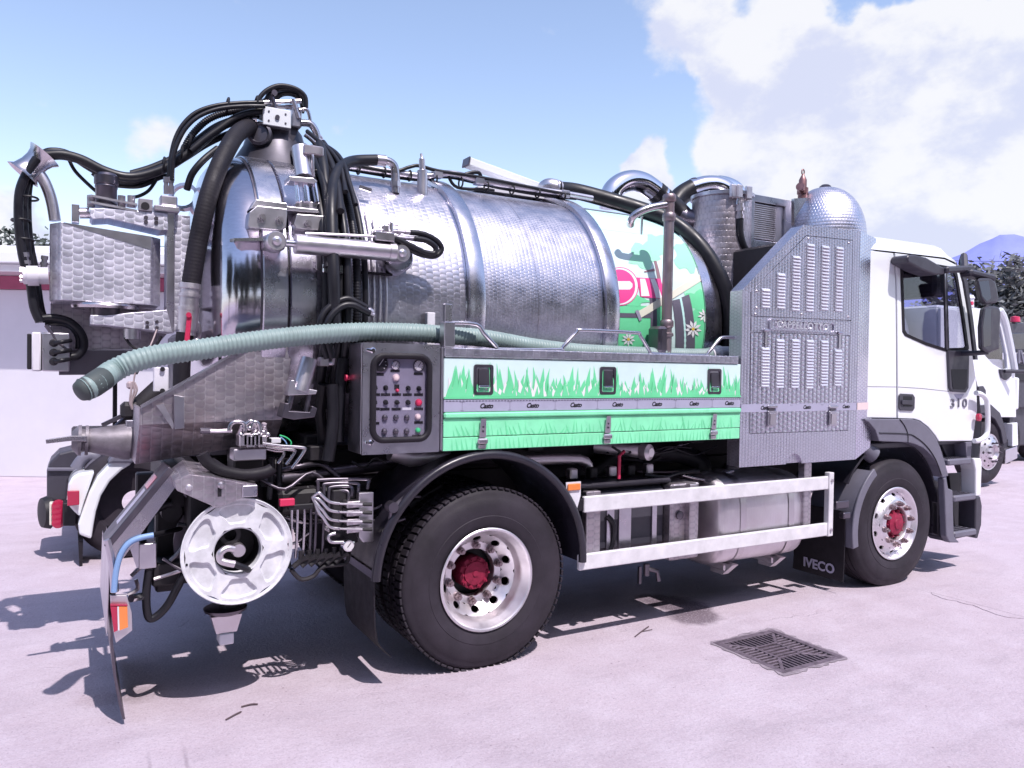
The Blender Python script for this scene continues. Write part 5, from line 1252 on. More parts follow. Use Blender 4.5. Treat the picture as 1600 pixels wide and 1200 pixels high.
# clamp blocks on the door ring
yb = -0.90
c1 = bevel(MB().prism(pl([(387, 352), (390, 331), (402, 321), (449, 326), (449, 337), (447, 357), (437, 360), (390, 356)], yb), (0, 0.10, 0)).build('door_clamp', 'cyl_silver', door, 0), 0.004)
bevel(MB().prism(pl([(390, 327), (400, 311), (448, 317), (452, 324), (449, 328), (402, 323)], yb+0.04), (0, 0.12, 0)).build('clamp_cap', 'cyl_silver', door, 0), 0.004)
bevel(MB().prism(pl([(459, 350), (464, 334), (507, 337), (512, 342), (507, 357), (497, 360), (463, 357)], yb), (0, 0.10, 0)).build('door_clamp', 'cyl_silver', door, 0), 0.004)
bevel(MB().prism(pl([(448, 322), (497, 327), (500, 333), (448, 329)], yb+0.02), (0, 0.10, 0)).build('clamp_tongue', 'cyl_silver', door, 0), 0.003)
bevel(MB().prism(pl([(460, 318), (465, 313), (505, 317), (511, 324), (509, 331), (462, 326)], yb+0.05), (0, 0.14, 0)).build('clamp_cap', 'cyl_silver', door, 0), 0.004)
for px, py in ((409, 341), (437, 344), (481, 350)):
    p = P(px, py, yb); MB().tube([p, p+Vector((0, -0.015, 0)), p+Vector((0, -0.015, 0)), p+Vector((0, -0.03, 0))], 0.02, 6, radii=[0.022, 0.022, 0.012, 0.012]).build('clamp_bolt', 'bolt_steel', door)
# locking cylinder standing on the flange
yv = -0.84
vc = MB().cyl(P(469, 231, yv+0.05), P(475, 277, yv), 0.047, 22).build('lock_cylinder', 'cyl_silver', truck)
bevel(MB().prism(pl([(452, 275), (490, 278), (496, 283), (492, 287), (452, 282)], yv-0.05), (0, 0.12, 0)).build('cylinder_head', 'cyl_silver', vc, 0), 0.003)
for x0, x1, rr in ((463, 466, 0.014), (476, 480, 0.020), (490, 496, 0.015)): MB().cyl(P(x0, 282, yv-0.01), P(x1, 316, yv-0.03), rr, 12).build('guide_rod', 'chrome', vc)
MB().tube([P(482, 238, yv), P(488, 240, yv-0.02), P(489, 260, yv-0.02), P(490, 276, yv-0.01)], 0.008, 8, 3).build('oil_pipe', 'cyl_silver', vc)
MB().box(P(484, 237, yv).x-0.04, P(484, 237, yv).x+0.07, yv-0.03, yv+0.03, P(484, 237, yv).z-0.02, P(484, 237, yv).z+0.03, 0.005).build('port_block', 'bolt_steel', vc)
# lifting ram along the tank side
yh = -1.03
ram = MB().cyl(P(461, 381, yh), P(612, 394, yh), 0.052, 24).build('door_ram', 'cyl_silver', truck)
MB().cyl(P(436, 379, yh), P(461, 381, yh), 0.020, 14).build('ram_rod', 'chrome', ram)
MB().cyl(P(606, 393.4, yh), P(616, 394.4, yh), 0.056, 24).build('ram_collar', 'cyl_silver', ram)
for px, py, r_ in ((430, 378, 0.052), (625, 397, 0.050)):
    p = P(px, py, yh); m = MB().lathe((p.x, p.y, p.z), (0, -1, 0), [(r_, -0.05), (r_, 0.03), (r_*0.9, 0.038), (r_*0.45, 0.038), (r_*0.45, 0.045), (r_*0.2, 0.055), (0, 0.055)], 24); m.build('ram_eye', 'cyl_silver', ram)
p = P(622, 401, yh+0.05); MB().lathe((p.x, p.y, p.z), (0.0, -1, 0.12), [(0.095, -0.16), (0.092, 0.0), (0.08, 0.02), (0, 0.025)], 28).build('ram_pivot', 'band_steel', tank)
p = P(430, 378, yh+0.05); MB().box(p.x-0.05, p.x+0.05, yh+0.04, -0.80, p.z-0.04, p.z+0.04, 0.01).build('ram_lug', 'cyl_silver', door)
MB().tube([P(476, 374, yh-0.02), P(480, 366.5, yh-0.02), P(486, 365, yh-0.02), P(578, 369, yh-0.02), P(590, 371, yh-0.02)], 0.0075, 8, 3).build('ram_pipe', 'cyl_silver', ram)
p = P(598, 369, yh-0.02); m = MB(); m.box(p.x-0.05, p.x+0.06, p.y-0.03, p.y+0.03, p.z-0.03, p.z+0.02, 0.005); m.box(p.x+0.0, p.x+0.03, p.y-0.02, p.y+0.02, p.z+0.02, p.z+0.06, 0.004); m.cyl(p+Vector((0.05, 0, 0.03)), p+Vector((0.05, 0, 0.08)), 0.012, 8); m.cyl(p+Vector((0.03, 0, 0.07)), p+Vector((0.09, 0, 0.07)), 0.006, 6); m.build('ram_valve', 'bolt_steel', ram)
MB().tube([P(578, 378, yh-0.02), P(581, 362, yh-0.02), P(590, 359, yh-0.02), P(612, 361, yh-0.02)], 0.007, 8, 3).build('ram_pipe', 'cyl_silver', ram)
ferrule(P(612, 361, yh), P(640, 363, yh), 0.013); ferrule(P(612, 370, yh), P(648, 373, yh), 0.013)
hose([(640, 363), (662, 366), (682, 376), (690, 389), (680, 400), (660, 398), (640, 389), (622, 376), (614, 372)], yh, 0.0165, 'ram_hose', 'hose_black')
hose([(648, 373), (666, 376), (680, 386), (678, 396), (662, 394), (640, 383), (616, 372)], yh-0.02, 0.0165, 'ram_hose', 'hose_black')
# grab fin on the dished door
f0 = S3(412, 374, 0.925)
MB().prism([Vector((-1.215, -0.80, f0.z)), Vector((-1.215, -0.94, f0.z)), Vector((-1.37, -0.90, f0.z-0.012)), Vector((-1.385, -0.86, f0.z-0.012)), Vector((-1.30, -0.74, f0.z))], (0, 0, -0.016)).build('door_fin', 'pipe_steel', door, 0)

# hoses strapped round the tank behind the flange
for i, (x, r_, tr, a0, a1, mt_, rb) in enumerate(((-0.900, 0.978, 0.028, -12, 118, 'hose_black', 0), (-0.838, 0.985, 0.031, -6, 128, 'hose_black', 0), (-0.775, 0.965, 0.026, 2, 125, 'hose_black', 0),
                                                  (-0.728, 0.975, 0.022, 5, 122, 'hose_black', 0.012), (-0.685, 0.955, 0.018, 8, 118, 'hose_black', 0), (-0.865, 1.035, 0.020, 10, 95, 'hose_black', 0), (-0.80, 1.03, 0.022, 15, 120, 'hose_black', 0))):
    pth = arcpath(x, r_, a0, a1, 30, 0.02*math.sin(i*2.1))
    if rb:
        d = smoothpath(pth, 12); m = MB().tube(d, tr, 9, radii=[tr*(1+0.10*math.cos(math.pi*k/1.5)) for k in range(len(d))])
    else: m = MB().tube(pth, tr, 10)
    m.build('strapped_hose', mt_, truck, smooth=60)
for i, x in enumerate((-0.648, -0.612, -0.575, -0.538)): MB().tube(arcpath(x, TR+0.018, 52+i*3, 128), 0.0085, 8).build('steel_pipe', 'cyl_silver', truck, smooth=60)
for x in (-0.655, -0.635): MB().tube(arcpath(x, TR+0.015, 12, 80), 0.009, 8).build('steel_pipe', 'cyl_silver', truck, smooth=60)
m = MB(); q = S3(588, 428, TR+0.02); m.beam(q+Vector((-0.10, -0.012, 0.0)), q+Vector((0.09, -0.012, 0)), 0.03, 0.014, 0.003); m.build('pipe_clip', 'rubber', truck)
m = MB(); q = S3(519, 420, 1.03); m.box(q.x-0.055, q.x+0.06, q.y-0.014, q.y, q.z-0.025, q.z+0.025, 0.006); m.build('hose_clip', 'chrome', truck)
q = S3(500, 405, 0.96); MB().box(q.x-0.025, q.x+0.03, q.y-0.01, q.y, q.z-0.06, q.z+0.06, 0.004).build('hose_bracket', 'cyl_silver', truck)
for a_ in (22, 44, 100): MB().tube([p for x in (-0.90, -0.84, -0.77, -0.70) for p in [Vector((x, -1.035*math.sin(R(a_)), ZC+1.035*math.cos(R(a_))))]], 0.007, 6).build('cable_tie', 'black', truck)
yl = -1.06
hose([(512, 560), (503, 530), (500, 505), (508, 487), (525, 473), (543, 467), (560, 474), (574, 482)], yl, 0.019, 'loop_hose', 'hose_black'); ferrule(P(560, 473, yl), P(582, 488, yl), 0.015)
hose([(520, 560), (512, 530), (511, 507), (520, 490), (536, 478), (552, 477), (566, 484), (578, 490)], yl-0.02, 0.019, 'loop_hose', 'hose_black'); ferrule(P(566, 484, yl), P(584, 492, yl), 0.013)
hose([(519, 600), (521, 650), (517, 690), (512, 720)], -1.0, 0.034, 'drop_hose', 'hose_black'); hose([(536, 560), (530, 620), (528, 690)], -0.98, 0.034, 'drop_hose', 'hose_black')
# hose arching on to the tank, with steel elbow and sockets
yt = -0.55
hose([(524, 520, -1.05), (521, 420, -1.05), (518, 330, -0.95), (521, 285, -0.80), (532, 262, -0.68), (552, 252, -0.58), (588, 250, yt)], yt, 0.034, 'arch_hose', 'hose_black')
MB().tube([P(586, 250, yt), P(606, 252, yt), P(616, 260, yt), P(618, 275, yt)], 0.026, 12, 4).build('steel_elbow', 'pipe_steel', tank, smooth=60)
MB().tube([P(588, 250, yt), P(602, 251.5, yt)], 0.036, 12).build('hose_collar', 'bolt_steel', tank)
m = MB(); m.cyl(P(618, 272, yt), P(618, 284, yt), 0.028, 12); m.cyl(P(618, 284, yt), P(618, 292, yt), 0.034, 6); m.cyl(P(618, 292, yt), P(618, 302, yt), 0.026, 12); m.build('tank_socket', 'bolt_steel', tank)
m = MB(); p = P(660, 300, -0.5); m.tube([p+Vector((0, 0, -0.05)), P(660, 267, -0.5), P(660, 265, -0.5), P(659, 249, -0.5), P(659, 246, -0.5), P(658, 240, -0.5)], 0.035, 14, radii=[0.034, 0.034, 0.02, 0.02, 0.010, 0.008]); m.build('vent_socket', 'cyl_silver', tank)
m = MB(); p = P(562, 292, -0.7); m.beam(p, P(580, 298, -0.7), 0.02, 0.02); m.build('shell_stud', 'bolt_steel', tank)
# service pipes and cables along the tank top
ys = -0.32
path1 = [(540, 258), (600, 267), (660, 275), (705, 271), (760, 284), (830, 295), (880, 302), (925, 310)]
hose(path1, ys, 0.022, 'top_pipe', 'cyl_silver')
hose([(540, 262), (610, 274), (655, 279), (700, 275), (770, 290), (850, 304), (900, 309)], ys+0.03, 0.018, 'top_cable', 'hose_black')
hose([(545, 256), (610, 268), (640, 261), (655, 259), (685, 267), (750, 277), (850, 297), (890, 304)], ys-0.02, 0.012, 'top_cable', 'hose_black')
hose([(700, 274), (715, 293), (760, 296), (772, 298)], ys, 0.011, 'top_cable', 'hose_black')
hose([(720, 275), (735, 270), (748, 270), (752, 278)], ys, 0.013, 'top_cable', 'hose_black')
for k in range(9): p = P(560+k*40, 262+k*5.4, ys); MB().tube([p+Vector((0, 0.034*math.cos(a), 0.034*math.sin(a)-0.008)) for a in [2*math.pi*j/10 for j in range(10)]], 0.006, 6, closed=True).build('cable_tie', 'black', truck)
for px, py in ((683, 272), (748, 283), (882, 304)): p = P(px, py, ys); MB().box(p.x-0.035, p.x+0.035, p.y-0.03, p.y+0.03, p.z-0.028, p.z+0.028, 0.006).build('pipe_coupling', 'cyl_silver', truck)
wb = MB().beam(P(730, 254, 0.15), P(838, 293, 0.15), 0.10, 0.062, 0.006).build('walkway_beam', 'white_paint', truck)
MB().beam(P(727.2, 253, 0.15), P(730, 254, 0.15), 0.11, 0.068, 0.004).build('beam_end_cap', 'dark_steel', wb)
MB().box(P(735, 300, 0).x, P(850, 305, 0).x, -0.12, 0.5, 3.045, 3.075, 0.005).build('walkway_plate', 'white_dull', truck)

# ---- swivel head on top of the door
hx = P(430, 215, 0.0).x; head = MB().lathe((hx, 0.0, 2.98), (0, 0, 1), [(0.30, 0), (0.26, 0.06), (0.20, 0.16), (0.17, 0.26), (0.14, 0.30), (0, 0.30)], 28).build('swivel_head', 'gunmetal', truck, smooth=50)
y0 = -0.18
m = MB().prism(pl([(438, 200), (466, 197), (465, 206), (453, 232), (446, 238), (432, 222)], y0), (0, 0.2, 0)); m.build('head_bracket', 'gunmetal', head, 0)
p = P(406, 210, y0); MB().lathe(p, (-0.45, -1, 0.1), [(0.075, -0.03), (0.075, 0.02), (0.06, 0.03), (0.05, 0.015), (0.0, 0.015)], 24).build('head_port', 'gunmetal', head)
p0, p1 = P(411, 194, y0-0.05), P(455, 173, y0-0.05)
bx = MB().box(p0.x, p1.x, y0-0.05, y0+0.10, p0.z, p1.z, 0.004).build('junction_box', 'white_paint', head)
mid = (p0+p1)/2; m = MB(); m.cyl((mid.x, y0-0.05, mid.z), (mid.x, y0-0.06, mid.z), 0.014, 12)
for sx in (-0.6, 0.6):
    for sz in (-0.5, 0.5): m.cyl((mid.x+sx*(p1.x-p0.x)/2, y0-0.05, mid.z+sz*(p1.z-p0.z)/2), (mid.x+sx*(p1.x-p0.x)/2, y0-0.054, mid.z+sz*(p1.z-p0.z)/2), 0.006, 8)
m.build('box_screws', 'dark_steel', head)
hb = MB(); a, b = P(455, 190, y0), P(470, 175, y0); hb.box(a.x, b.x, y0-0.03, y0+0.1, P(460, 200, y0).z, P(460, 168, y0).z, 0.006); hb.build('manifold', 'plain_steel', head)
for i, (pts, r_) in enumerate(((((412, 162), (405, 155), (416, 142), (436, 134), (460, 138), (476, 150), (478, 168)), 0.015), (((415, 158), (425, 143), (448, 138), (470, 146), (476, 165)), 0.015),
                               (((418, 165), (430, 150), (450, 145), (468, 152), (473, 172)), 0.014), (((425, 160), (440, 148), (458, 148), (474, 160), (472, 176)), 0.014), (((400, 168), (420, 152), (445, 141), (468, 142), (477, 156)), 0.013))): hose(pts, y0+0.03*i, r_, 'head_hose', 'hose_black', head)
for y_, (xa, ya, xb, yb_) in ((y0, (405, 160, 470, 158)), (y0+.03, (405, 168, 462, 167)), (y0-.03, (458, 155, 467, 185))): ferrule(P(xa, ya, y_), P(xb, yb_, y_), 0.013, parent=head)
m = MB(); m.tube([P(424, 150, y0-.03), P(428, 158, y0-.03), P(430, 172, y0-.03)], 0.012, 8); m.lathe(P(428, 146, y0-.03), (0, -1, 0), [(0.018, 0), (0.018, .02), (0, .02)], 10); m.build('head_tap', 'dark_steel', head)
for pts, r_ in ((((468, 172), (480, 172), (485, 190), (486, 200)), 0.011), (((470, 192), (485, 194), (494, 207), (497, 222)), 0.022), (((476, 210), (490, 222), (498, 238)), 0.014)): hose(pts, y0-0.03, r_, 'head_pipe', 'pipe_steel', head)
ferrule(P(494, 212, y0), P(501, 226, y0-0.05), 0.026, parent=head)
for pts, r_, ya in ((((499, 226), (506, 262), (512, 330), (513, 420)), 0.030, -0.55), (((505, 222), (522, 246), (534, 270), (540, 300)), 0.016, -0.4), (((503, 228), (518, 256), (528, 290), (532, 330)), 0.022, -0.5), (((480, 205), (500, 222), (520, 240), (533, 262), (538, 290)), 0.013, -0.35), (((506, 226), (526, 240), (538, 258), (546, 285), (556, 320)), 0.014, -0.45)):
    hose([(a[0], a[1], ya-0.22*(k/(len(pts)-1))*2.2) for k, a in enumerate(pts)], ya, r_, 'head_hose', 'hose_black', head)

# ---- hose bundle from the head to the tail boom
yB = -0.10
hose([(400, 187), (378, 187), (350, 195), (318, 220), (285, 246), (250, 266), (205, 277), (165, 268), (128, 250), (98, 242), (72, 243)], yB-0.06, 0.028, 'boom_hose', 'hose_black'); ferrule(P(376, 187, yB-.06), P(400, 189, yB-.06), 0.030)
hose([(405, 180), (372, 186), (338, 198), (305, 222), (275, 245), (238, 262), (205, 272)], yB, 0.022, 'boom_hose', 'hose_black')
hose([(395, 195), (350, 212), (318, 228), (285, 249), (240, 272), (205, 284), (172, 279), (140, 262), (105, 240), (80, 236), (68, 240)], yB+0.04, 0.020, 'boom_hose', 'hose_black')
hose([(265, 274), (248, 278), (220, 290), (190, 290), (165, 285), (145, 270)], yB+0.06, 0.015, 'boom_hose', 'hose_black')
hose([(245, 280), (232, 298), (215, 307), (200, 308)], yB, 0.010, 'boom_hose', 'hose_black'); hose([(108, 250), (118, 268), (140, 290), (155, 303)], yB, 0.010, 'boom_hose', 'hose_black')
hose([(412, 160), (375, 161), (338, 165), (308, 175), (288, 192), (275, 214), (268, 240), (264, 270), (262, 282)], yB-0.12, 0.013, 'boom_hose', 'hose_black'); hose([(414, 166), (380, 166), (342, 170), (312, 181), (292, 198), (279, 220), (271, 244), (269, 270), (269, 282)], yB-0.14, 0.013, 'boom_hose', 'hose_black')
hose([(416, 168), (385, 171), (350, 177), (325, 187), (305, 205), (293, 222), (285, 240)], yB-0.05, 0.020, 'corrugated_hose', 'hose_black', ribs=0.014, amp=0.10)
hose([(415, 172), (385, 178), (365, 186), (345, 200), (322, 216), (298, 236)], yB-0.10, 0.022, 'boom_hose', 'hose_black')
for px, py in ((400, 162), (355, 165), (296, 222), (283, 240), (255, 258)): p = P(px, py, yB-0.08); MB().tube([p+Vector((0.02*math.sin(a)*.3, 0.05*math.cos(a), 0.045*math.sin(a))) for a in [2*math.pi*j/12 for j in range(12)]], 0.007, 6, closed=True).build('cable_tie', 'black', truck)
for px in (259.5, 267.5): m = MB(); m.tube([P(px, 277, yB-.13), P(px, 285, yB-.13), P(px, 285, yB-.13), P(px, 290, yB-.13), P(px, 290, yB-.13), P(px, 303, yB-.13)], 0.014, 10, radii=[0.016, 0.016, 0.012, 0.012, 0.014, 0.014]); m.build('hose_fitting', 'bolt_steel', truck)

# ---- tail boom: box, brackets, post
yK = -0.28
boom = empty('tail_boom', (0, 0, 0), truck)
fa_ = [(95, 346.5), (236, 366), (236, 474.5), (95, 469)]
bxo = pl(fa_, yK)
xl, xr = P(77.5, 400, yK+0.10).x, P(250.5, 400, yK+0.09).x; zt, zb = bxo[0].z, bxo[3].z
A = [Vector((bxo[0].x, yK, zt)), Vector((bxo[1].x, yK, zt-0.035)), Vector((xr, yK+0.09, zt-0.03)), Vector((xr, 0.22, zt-0.03)), Vector((xl, 0.22, zt)), Vector((xl, yK+0.10, zt))]
m = MB(); n_ = 6; Bm = [Vector((v.x, v.y, zb)) for v in A]
m.add(A+Bm, [tuple(range(n_)), tuple(range(2*n_-1, n_-1, -1))]+[(i, (i+1) % n_, n_+(i+1) % n_, n_+i) for i in range(n_)]); bevel(m.build('boom_box', 'pearl_big', boom, 0), 0.004)
MB().prism([v+Vector((0, -0.003, -0.001)) for v in (A[0], A[1], A[1]+Vector((0, 0, -0.075)))], (0, 0.002, 0)).build('box_cover_corner', 'plain_steel', boom, 0)
p = P(165, 478, yK+0.12); MB().lathe(p, (0, 0, 1), [(0, -0.02), (0.17, -0.02), (0.175, -0.005), (0.17, 0.006), (0, 0.006)], 32).build('turntable', 'pipe_steel', boom)
MB().lathe(P(165, 490, yK+0.12), (0, 0, 1), [(0.0, -0.03), (0.075, -0.03), (0.075, 0.03), (0, 0.03)], 20).build('turntable_hub', 'dark_steel', boom)
ub = bevel(MB().prism(pl([(141, 326), (163, 325), (262, 333.5), (263, 359), (252, 360), (170, 341), (145, 342), (141, 338)], yK-0.02), (0, 0.22, 0)).build('upper_bracket', 'pearl_big', boom, 0), 0.003)
lb = bevel(MB().prism(pl([(141, 492), (166, 493), (200, 489), (261, 484), (270, 520), (240, 517), (166, 508), (141, 507)], yK-0.02), (0, 0.22, 0)).build('lower_bracket', 'pearl_big', boom, 0), 0.003)
m = MB()
for px, py in ((228, 340), (244, 341), (228, 347), (244, 348)): p = P(px, py, yK-0.02); m.cyl(p, p+Vector((0, -0.006, 0)), 0.011, 10)
for px, py in ((230, 504), (245, 503), (230, 511), (245, 512)): p = P(px, py, yK-0.02); m.cyl(p, p+Vector((0, -0.006, 0)), 0.010, 10)
m.build('bracket_bolts', 'dark_steel', boom)
post = MB(); a, b = P(261, 333, yK), P(272, 520, yK); post.box(a.x, b.x, yK+0.0, yK+0.14, b.z, P(262, 331, yK).z, 0.003); post.build('boom_post', 'plain_steel', boom)
c = P(296, 420, yK+0.05); m = MB().box(b.x+0.002, c.x, yK+0.03, yK+0.06, b.z+0.01, P(290, 335, yK).z, 0.003); m.build('post_plate', 'pearl_big', boom)
# swivel motor and links over the box
MB().lathe(P(166, 312, yK+0.08), (0, 0, 1), [(0, -0.03), (0.055, -0.03), (0.055, 0.06), (0.058, 0.065), (0.058, 0.075), (0.055, 0.08), (0.062, 0.085), (0.062, 0.13), (0.05, 0.145), (0, 0.145)], 22).build('swivel_motor', 'dark_steel', boom)
def link(pts, y, th, name, material='plain_steel'): return bevel(MB().prism(pl(pts, y), (0, th, 0)).build(name, material, boom, 0), 0.003)
for z_, nm_ in ((P(175, 309, yK).z, 'link_plate'), (P(175, 319, yK).z, 'link_plate')):
    a, b = P(136, 310, yK), P(214, 318, yK); MB().prism([Vector((a.x, yK, z_)), Vector((a.x+0.02, yK-0.03, z_)), Vector((b.x, yK-0.02, z_-0.02)), Vector((b.x, yK+0.08, z_-0.02)), Vector((a.x+0.02, yK+0.12, z_)), Vector((a.x, yK+0.08, z_))], (0, 0, -0.012)).build(nm_, 'cyl_silver', boom, 0)
for px in (142, 190, 205): MB().cyl(P(px, 306, yK+0.02), P(px, 324, yK+0.02), 0.020, 14).build('link_pin', 'bolt_steel', boom)
MB().box(P(216, 320, yK).x, P(238, 320, yK).x, yK-0.03, yK+0.06, P(220, 330, yK).z, P(220, 311, yK).z, 0.004).build('link_block', 'cyl_silver', boom)
p = P(227, 322, yK-0.03); MB().cyl(p, p+Vector((0, -0.004, 0)), 0.022, 16).build('link_eye', 'black', boom)
m = MB(); m.box(P(240, 320, yK).x, P(280, 320, yK).x, yK-0.04, yK+0.1, P(250, 331, yK).z, P(250, 322, yK).z, 0.006); m.box(P(250, 310, yK).x, P(277, 310, yK).x, yK-0.02, yK+0.08, P(260, 322, yK).z, P(260, 306, yK).z, 0.008); m.build('valve_cover', 'cyl_silver', boom)
MB().box(P(112, 330, yK).x, P(124, 330, yK).x, yK+0.02, yK+0.1, P(118, 346, yK).z, P(118, 318, yK).z, 0.003).build('bracket_tab', 'plain_steel', boom)
MB().cyl(P(124, 333, yK+0.05), P(140, 333, yK+0.05), 0.03, 12).build('link_pin', 'bolt_steel', boom)
# guide funnel on its bent tube
yF = -0.12
p = P(54, 256, yF); ax = (P(72, 241, yF)-P(40, 270, yF)).normalized()
m = MB(); pr2 = [(0.092, -0.085), (0.072, -0.065), (0.062, -0.02), (0.062, 0.02), (0.070, 0.05), (0.088, 0.075), (0.083, 0.075), (0.062, 0.045), (0.052, 0.0), (0.055, -0.04), (0.084, -0.083)]
m.lathe(p, ax, pr2+[pr2[0]], 28); m.build('hose_guide', 'pipe_steel', boom, smooth=50)
MB().tube([P(58, 266, yF), P(70, 285, yF), P(80, 312, yF), P(86, 345, yF)], 0.030, 12, 4).build('guide_tube', 'cyl_silver', boom, smooth=60)
for k, (dx, r_) in enumerate(((-7, 0.024), (0, 0.026), (7, 0.022), (3, 0.018))):
    hose([(60+dx*0.3, 248), (46+dx*0.5, 270), (37+dx*0.9, 300), (36+dx, 345), (40+dx, 385), (46+dx, 415), (52+dx*0.7, 440), (58+dx*0.7, 480), (66+dx*0.5, 503)], yF+0.04*k-0.05, r_, 'guide_hose', 'hose_black', boom)
for px, py in ((45, 310), (33, 345), (38, 375)): p = P(px, py, yF); MB().tube([p+Vector((0.045*math.cos(a), 0.07*math.sin(a), 0)) for a in [2*math.pi*j/14 for j in range(14)]], 0.006, 6, closed=True).build('cable_tie', 'black', boom)
am = MB(); a, b = P(36, 431, yF-0.08), P(76, 431, yF-0.08); am.tube([a, a.lerp(b, .15), a.lerp(b, .15), a.lerp(b, .6), a.lerp(b, .6), b], 0.05, 18, radii=[0.045, 0.045, 0.054, 0.054, 0.046, 0.046]); am.build('swing_motor', 'white_dull', boom)
ferrule(P(42, 420, yF-0.05), P(38, 395, yF-0.05), 0.02, parent=boom); ferrule(P(68, 420, yF), P(70, 400, yF), 0.016, parent=boom)
m = MB()
for k in range(7): a = R(k*51); q = P(38, 430, yF-0.08); m.cyl(q+Vector((0, 0.035*math.cos(a), 0.035*math.sin(a))), q+Vector((-0.02, 0.035*math.cos(a), 0.035*math.sin(a))), 0.008, 6)
m.build('motor_bolts', 'bolt_steel', boom)
hose([(66, 498), (85, 497), (108, 503), (126, 520), (131, 540), (122, 555), (108, 558)], yF-0.02, 0.024, 'lamp_cable', 'hose_black', boom); hose([(70, 505), (92, 505), (112, 512), (122, 528), (122, 545)], yF, 0.016, 'lamp_cable', 'hose_black', boom)
hose([(72, 508), (82, 522), (90, 535), (108, 548)], yF-0.05, 0.012, 'lamp_cable', 'dark_steel', boom)
# work lamp / terminal box
a, b = P(66, 580, yF), P(109, 521, yF); lamp_ = bevel(MB().box(a.x, b.x, yF-0.06, yF+0.12, a.z, b.z).build('terminal_box', 'plain_steel', boom), 0.006)
a2 = P(50, 580, yF); bevel(MB().box(a2.x, a.x-0.004, yF-0.065, yF+0.125, a.z, b.z).build('box_lid', 'white_dull', boom), 0.008)
MB().box(a2.x-0.022, a2.x-0.001, yF-0.05, yF+0.11, a.z+0.01, b.z-0.01, 0.004).build('box_seal', 'black', boom)
for px, py in ((84, 536), (84, 551), (84, 565)): p = P(px, py, yF-0.06); MB().lathe(p, (0, -1, 0), [(0.022, 0), (0.022, 0.012), (0.014, 0.03), (0, 0.03)], 14).build('cable_gland', 'black', boom); hose([(px, py, yF-0.08), (px+14, py-2, yF-0.10), (px+26, py-4, yF-0.04)], yF, 0.012, 'lamp_cable', 'hose_black', boom)
MB().prism(pl([(79, 472), (120, 474), (250, 484), (262, 520), (240, 546), (112, 547), (79, 520)], yF+0.16), (0, 0.03, 0)).build('boom_back_plate', 'pearl_dirty', boom, 0)
MB().prism(pl([(92, 547), (235, 547), (215, 585), (92, 586)], yF+0.13), (0, 0.12, 0)).build('boom_cross_tube', 'dark_steel', boom, 0)
hose([(195, 527), (205, 540), (220, 548), (240, 545), (252, 525)], yK, 0.008, 'lamp_cable', 'black', boom); MB().cyl(P(206, 514, yK+.02), P(206, 530, yK+.02), 0.045, 16).build('bracket_motor', 'plain_steel', boom)

# ---- suction hose down the dished door, ball valve with red lever
yS = -0.62
hose([(392, 196, -0.15), (372, 208, -0.30), (356, 232, -0.45), (338, 270, -0.55), (322, 320, yS), (309, 380, yS), (299, 442, yS)], yS, 0.050, 'suction_hose', 'rubber', n=16, ribs=0.02, amp=0.008)
m = MB(); q0, q1 = P(297, 443, yS), P(292, 524, yS); d = q1-q0
m.tube([q0+d*t_ for t_ in (0, 0.1, 0.1, 0.2, 0.2, 0.26, 0.26, 0.46, 0.46, 0.52, 0.52, 0.9, 0.9, 1)], 0.05, 20, radii=[r_*1.0 for r_ in (0.055, 0.055, 0.048, 0.048, 0.056, 0.056, 0.050, 0.050, 0.058, 0.058, 0.056, 0.052, 0.045, 0.045)]); vlv = m.build('ball_valve', 'cast_alu', truck)
m = MB(); a, b = P(296, 493, yS-0.07), P(292, 534, yS-0.07); m.beam(a, b, 0.01, 0.026, 0.004, up=(1, 0, 0)); m.cyl(P(295, 492, yS-0.05), P(295, 492, yS-0.085), 0.014, 10); m.build('valve_lever', 'red', vlv)
m = MB(); q = P(307, 517, yS); m.tube([q+Vector((0.02*math.cos(a), 0.0, 0.05*math.sin(a))) for a in [2*math.pi*j/14 for j in range(14)]], 0.008, 6, closed=True); m.build('cam_handle', 'bolt_steel', vlv)
hose([(289, 520), (286, 550), (284, 580), (284, 640)], yS, 0.044, 'lower_suction_hose', 'rubber', n=14)
hose([(292, 296, -0.2), (300, 272, -0.25), (318, 250, -0.25), (340, 232, -0.2)], -0.2, 0.02, 'far_hose', 'hose_black'); 
p = P(288, 308, 0.1); MB().lathe(p, (-0.5, -1, 0.3), [(0.09, -0.02), (0.09, 0.02), (0.07, 0.02), (0.07, -0.01)], 20).build('door_port', 'pipe_steel', door)

# ---- discharge trough under the door
yC_ = -0.86
tr = MB().prism(pl([(222, 638), (300, 588), (411, 528), (428, 525), (455, 512), (456, 553), (441, 656), (222, 664)], yC_), (0, 0.012, 0)).build('discharge_trough', 'pearl_dirty', truck, 0); bevel(tr, 0.003)
fa2 = pl([(222, 664.5), (441, 656.5)], yC_); lo = [Vector((P(430, 690, -0.74).x, -0.74, P(430, 690, -0.74).z)), Vector((P(215, 725, -0.74).x, -0.74, P(215, 725, -0.74).z))]
MB().prism([fa2[0], fa2[1], lo[0], lo[1]], (0, 0.015, 0.006)).build('trough_lower_side', 'pearl_dirty', tr, 0)
e = [P(222, 638, yC_), P(222, 664, yC_), lo[1]]
MB().prism([e[0], e[1], e[2], e[2]+Vector((0, 0.5, 0)), e[0]+Vector((0, 0.6, 0))], (-0.012, 0, 0)).build('trough_end', 'pearl_dirty', tr, 0)
MB().box(lo[1].x+0.02, lo[0].x-0.05, -0.74, 0.5, lo[1].z+0.03, lo[1].z+0.06).build('trough_floor', 'dark_steel', tr)
bevel(MB().prism(pl([(271.5, 617), (288, 620), (288, 669), (273, 671)], yC_-0.04), (0, 0.038, 0)).build('trough_stop', 'plain_steel', tr, 0), 0.002)
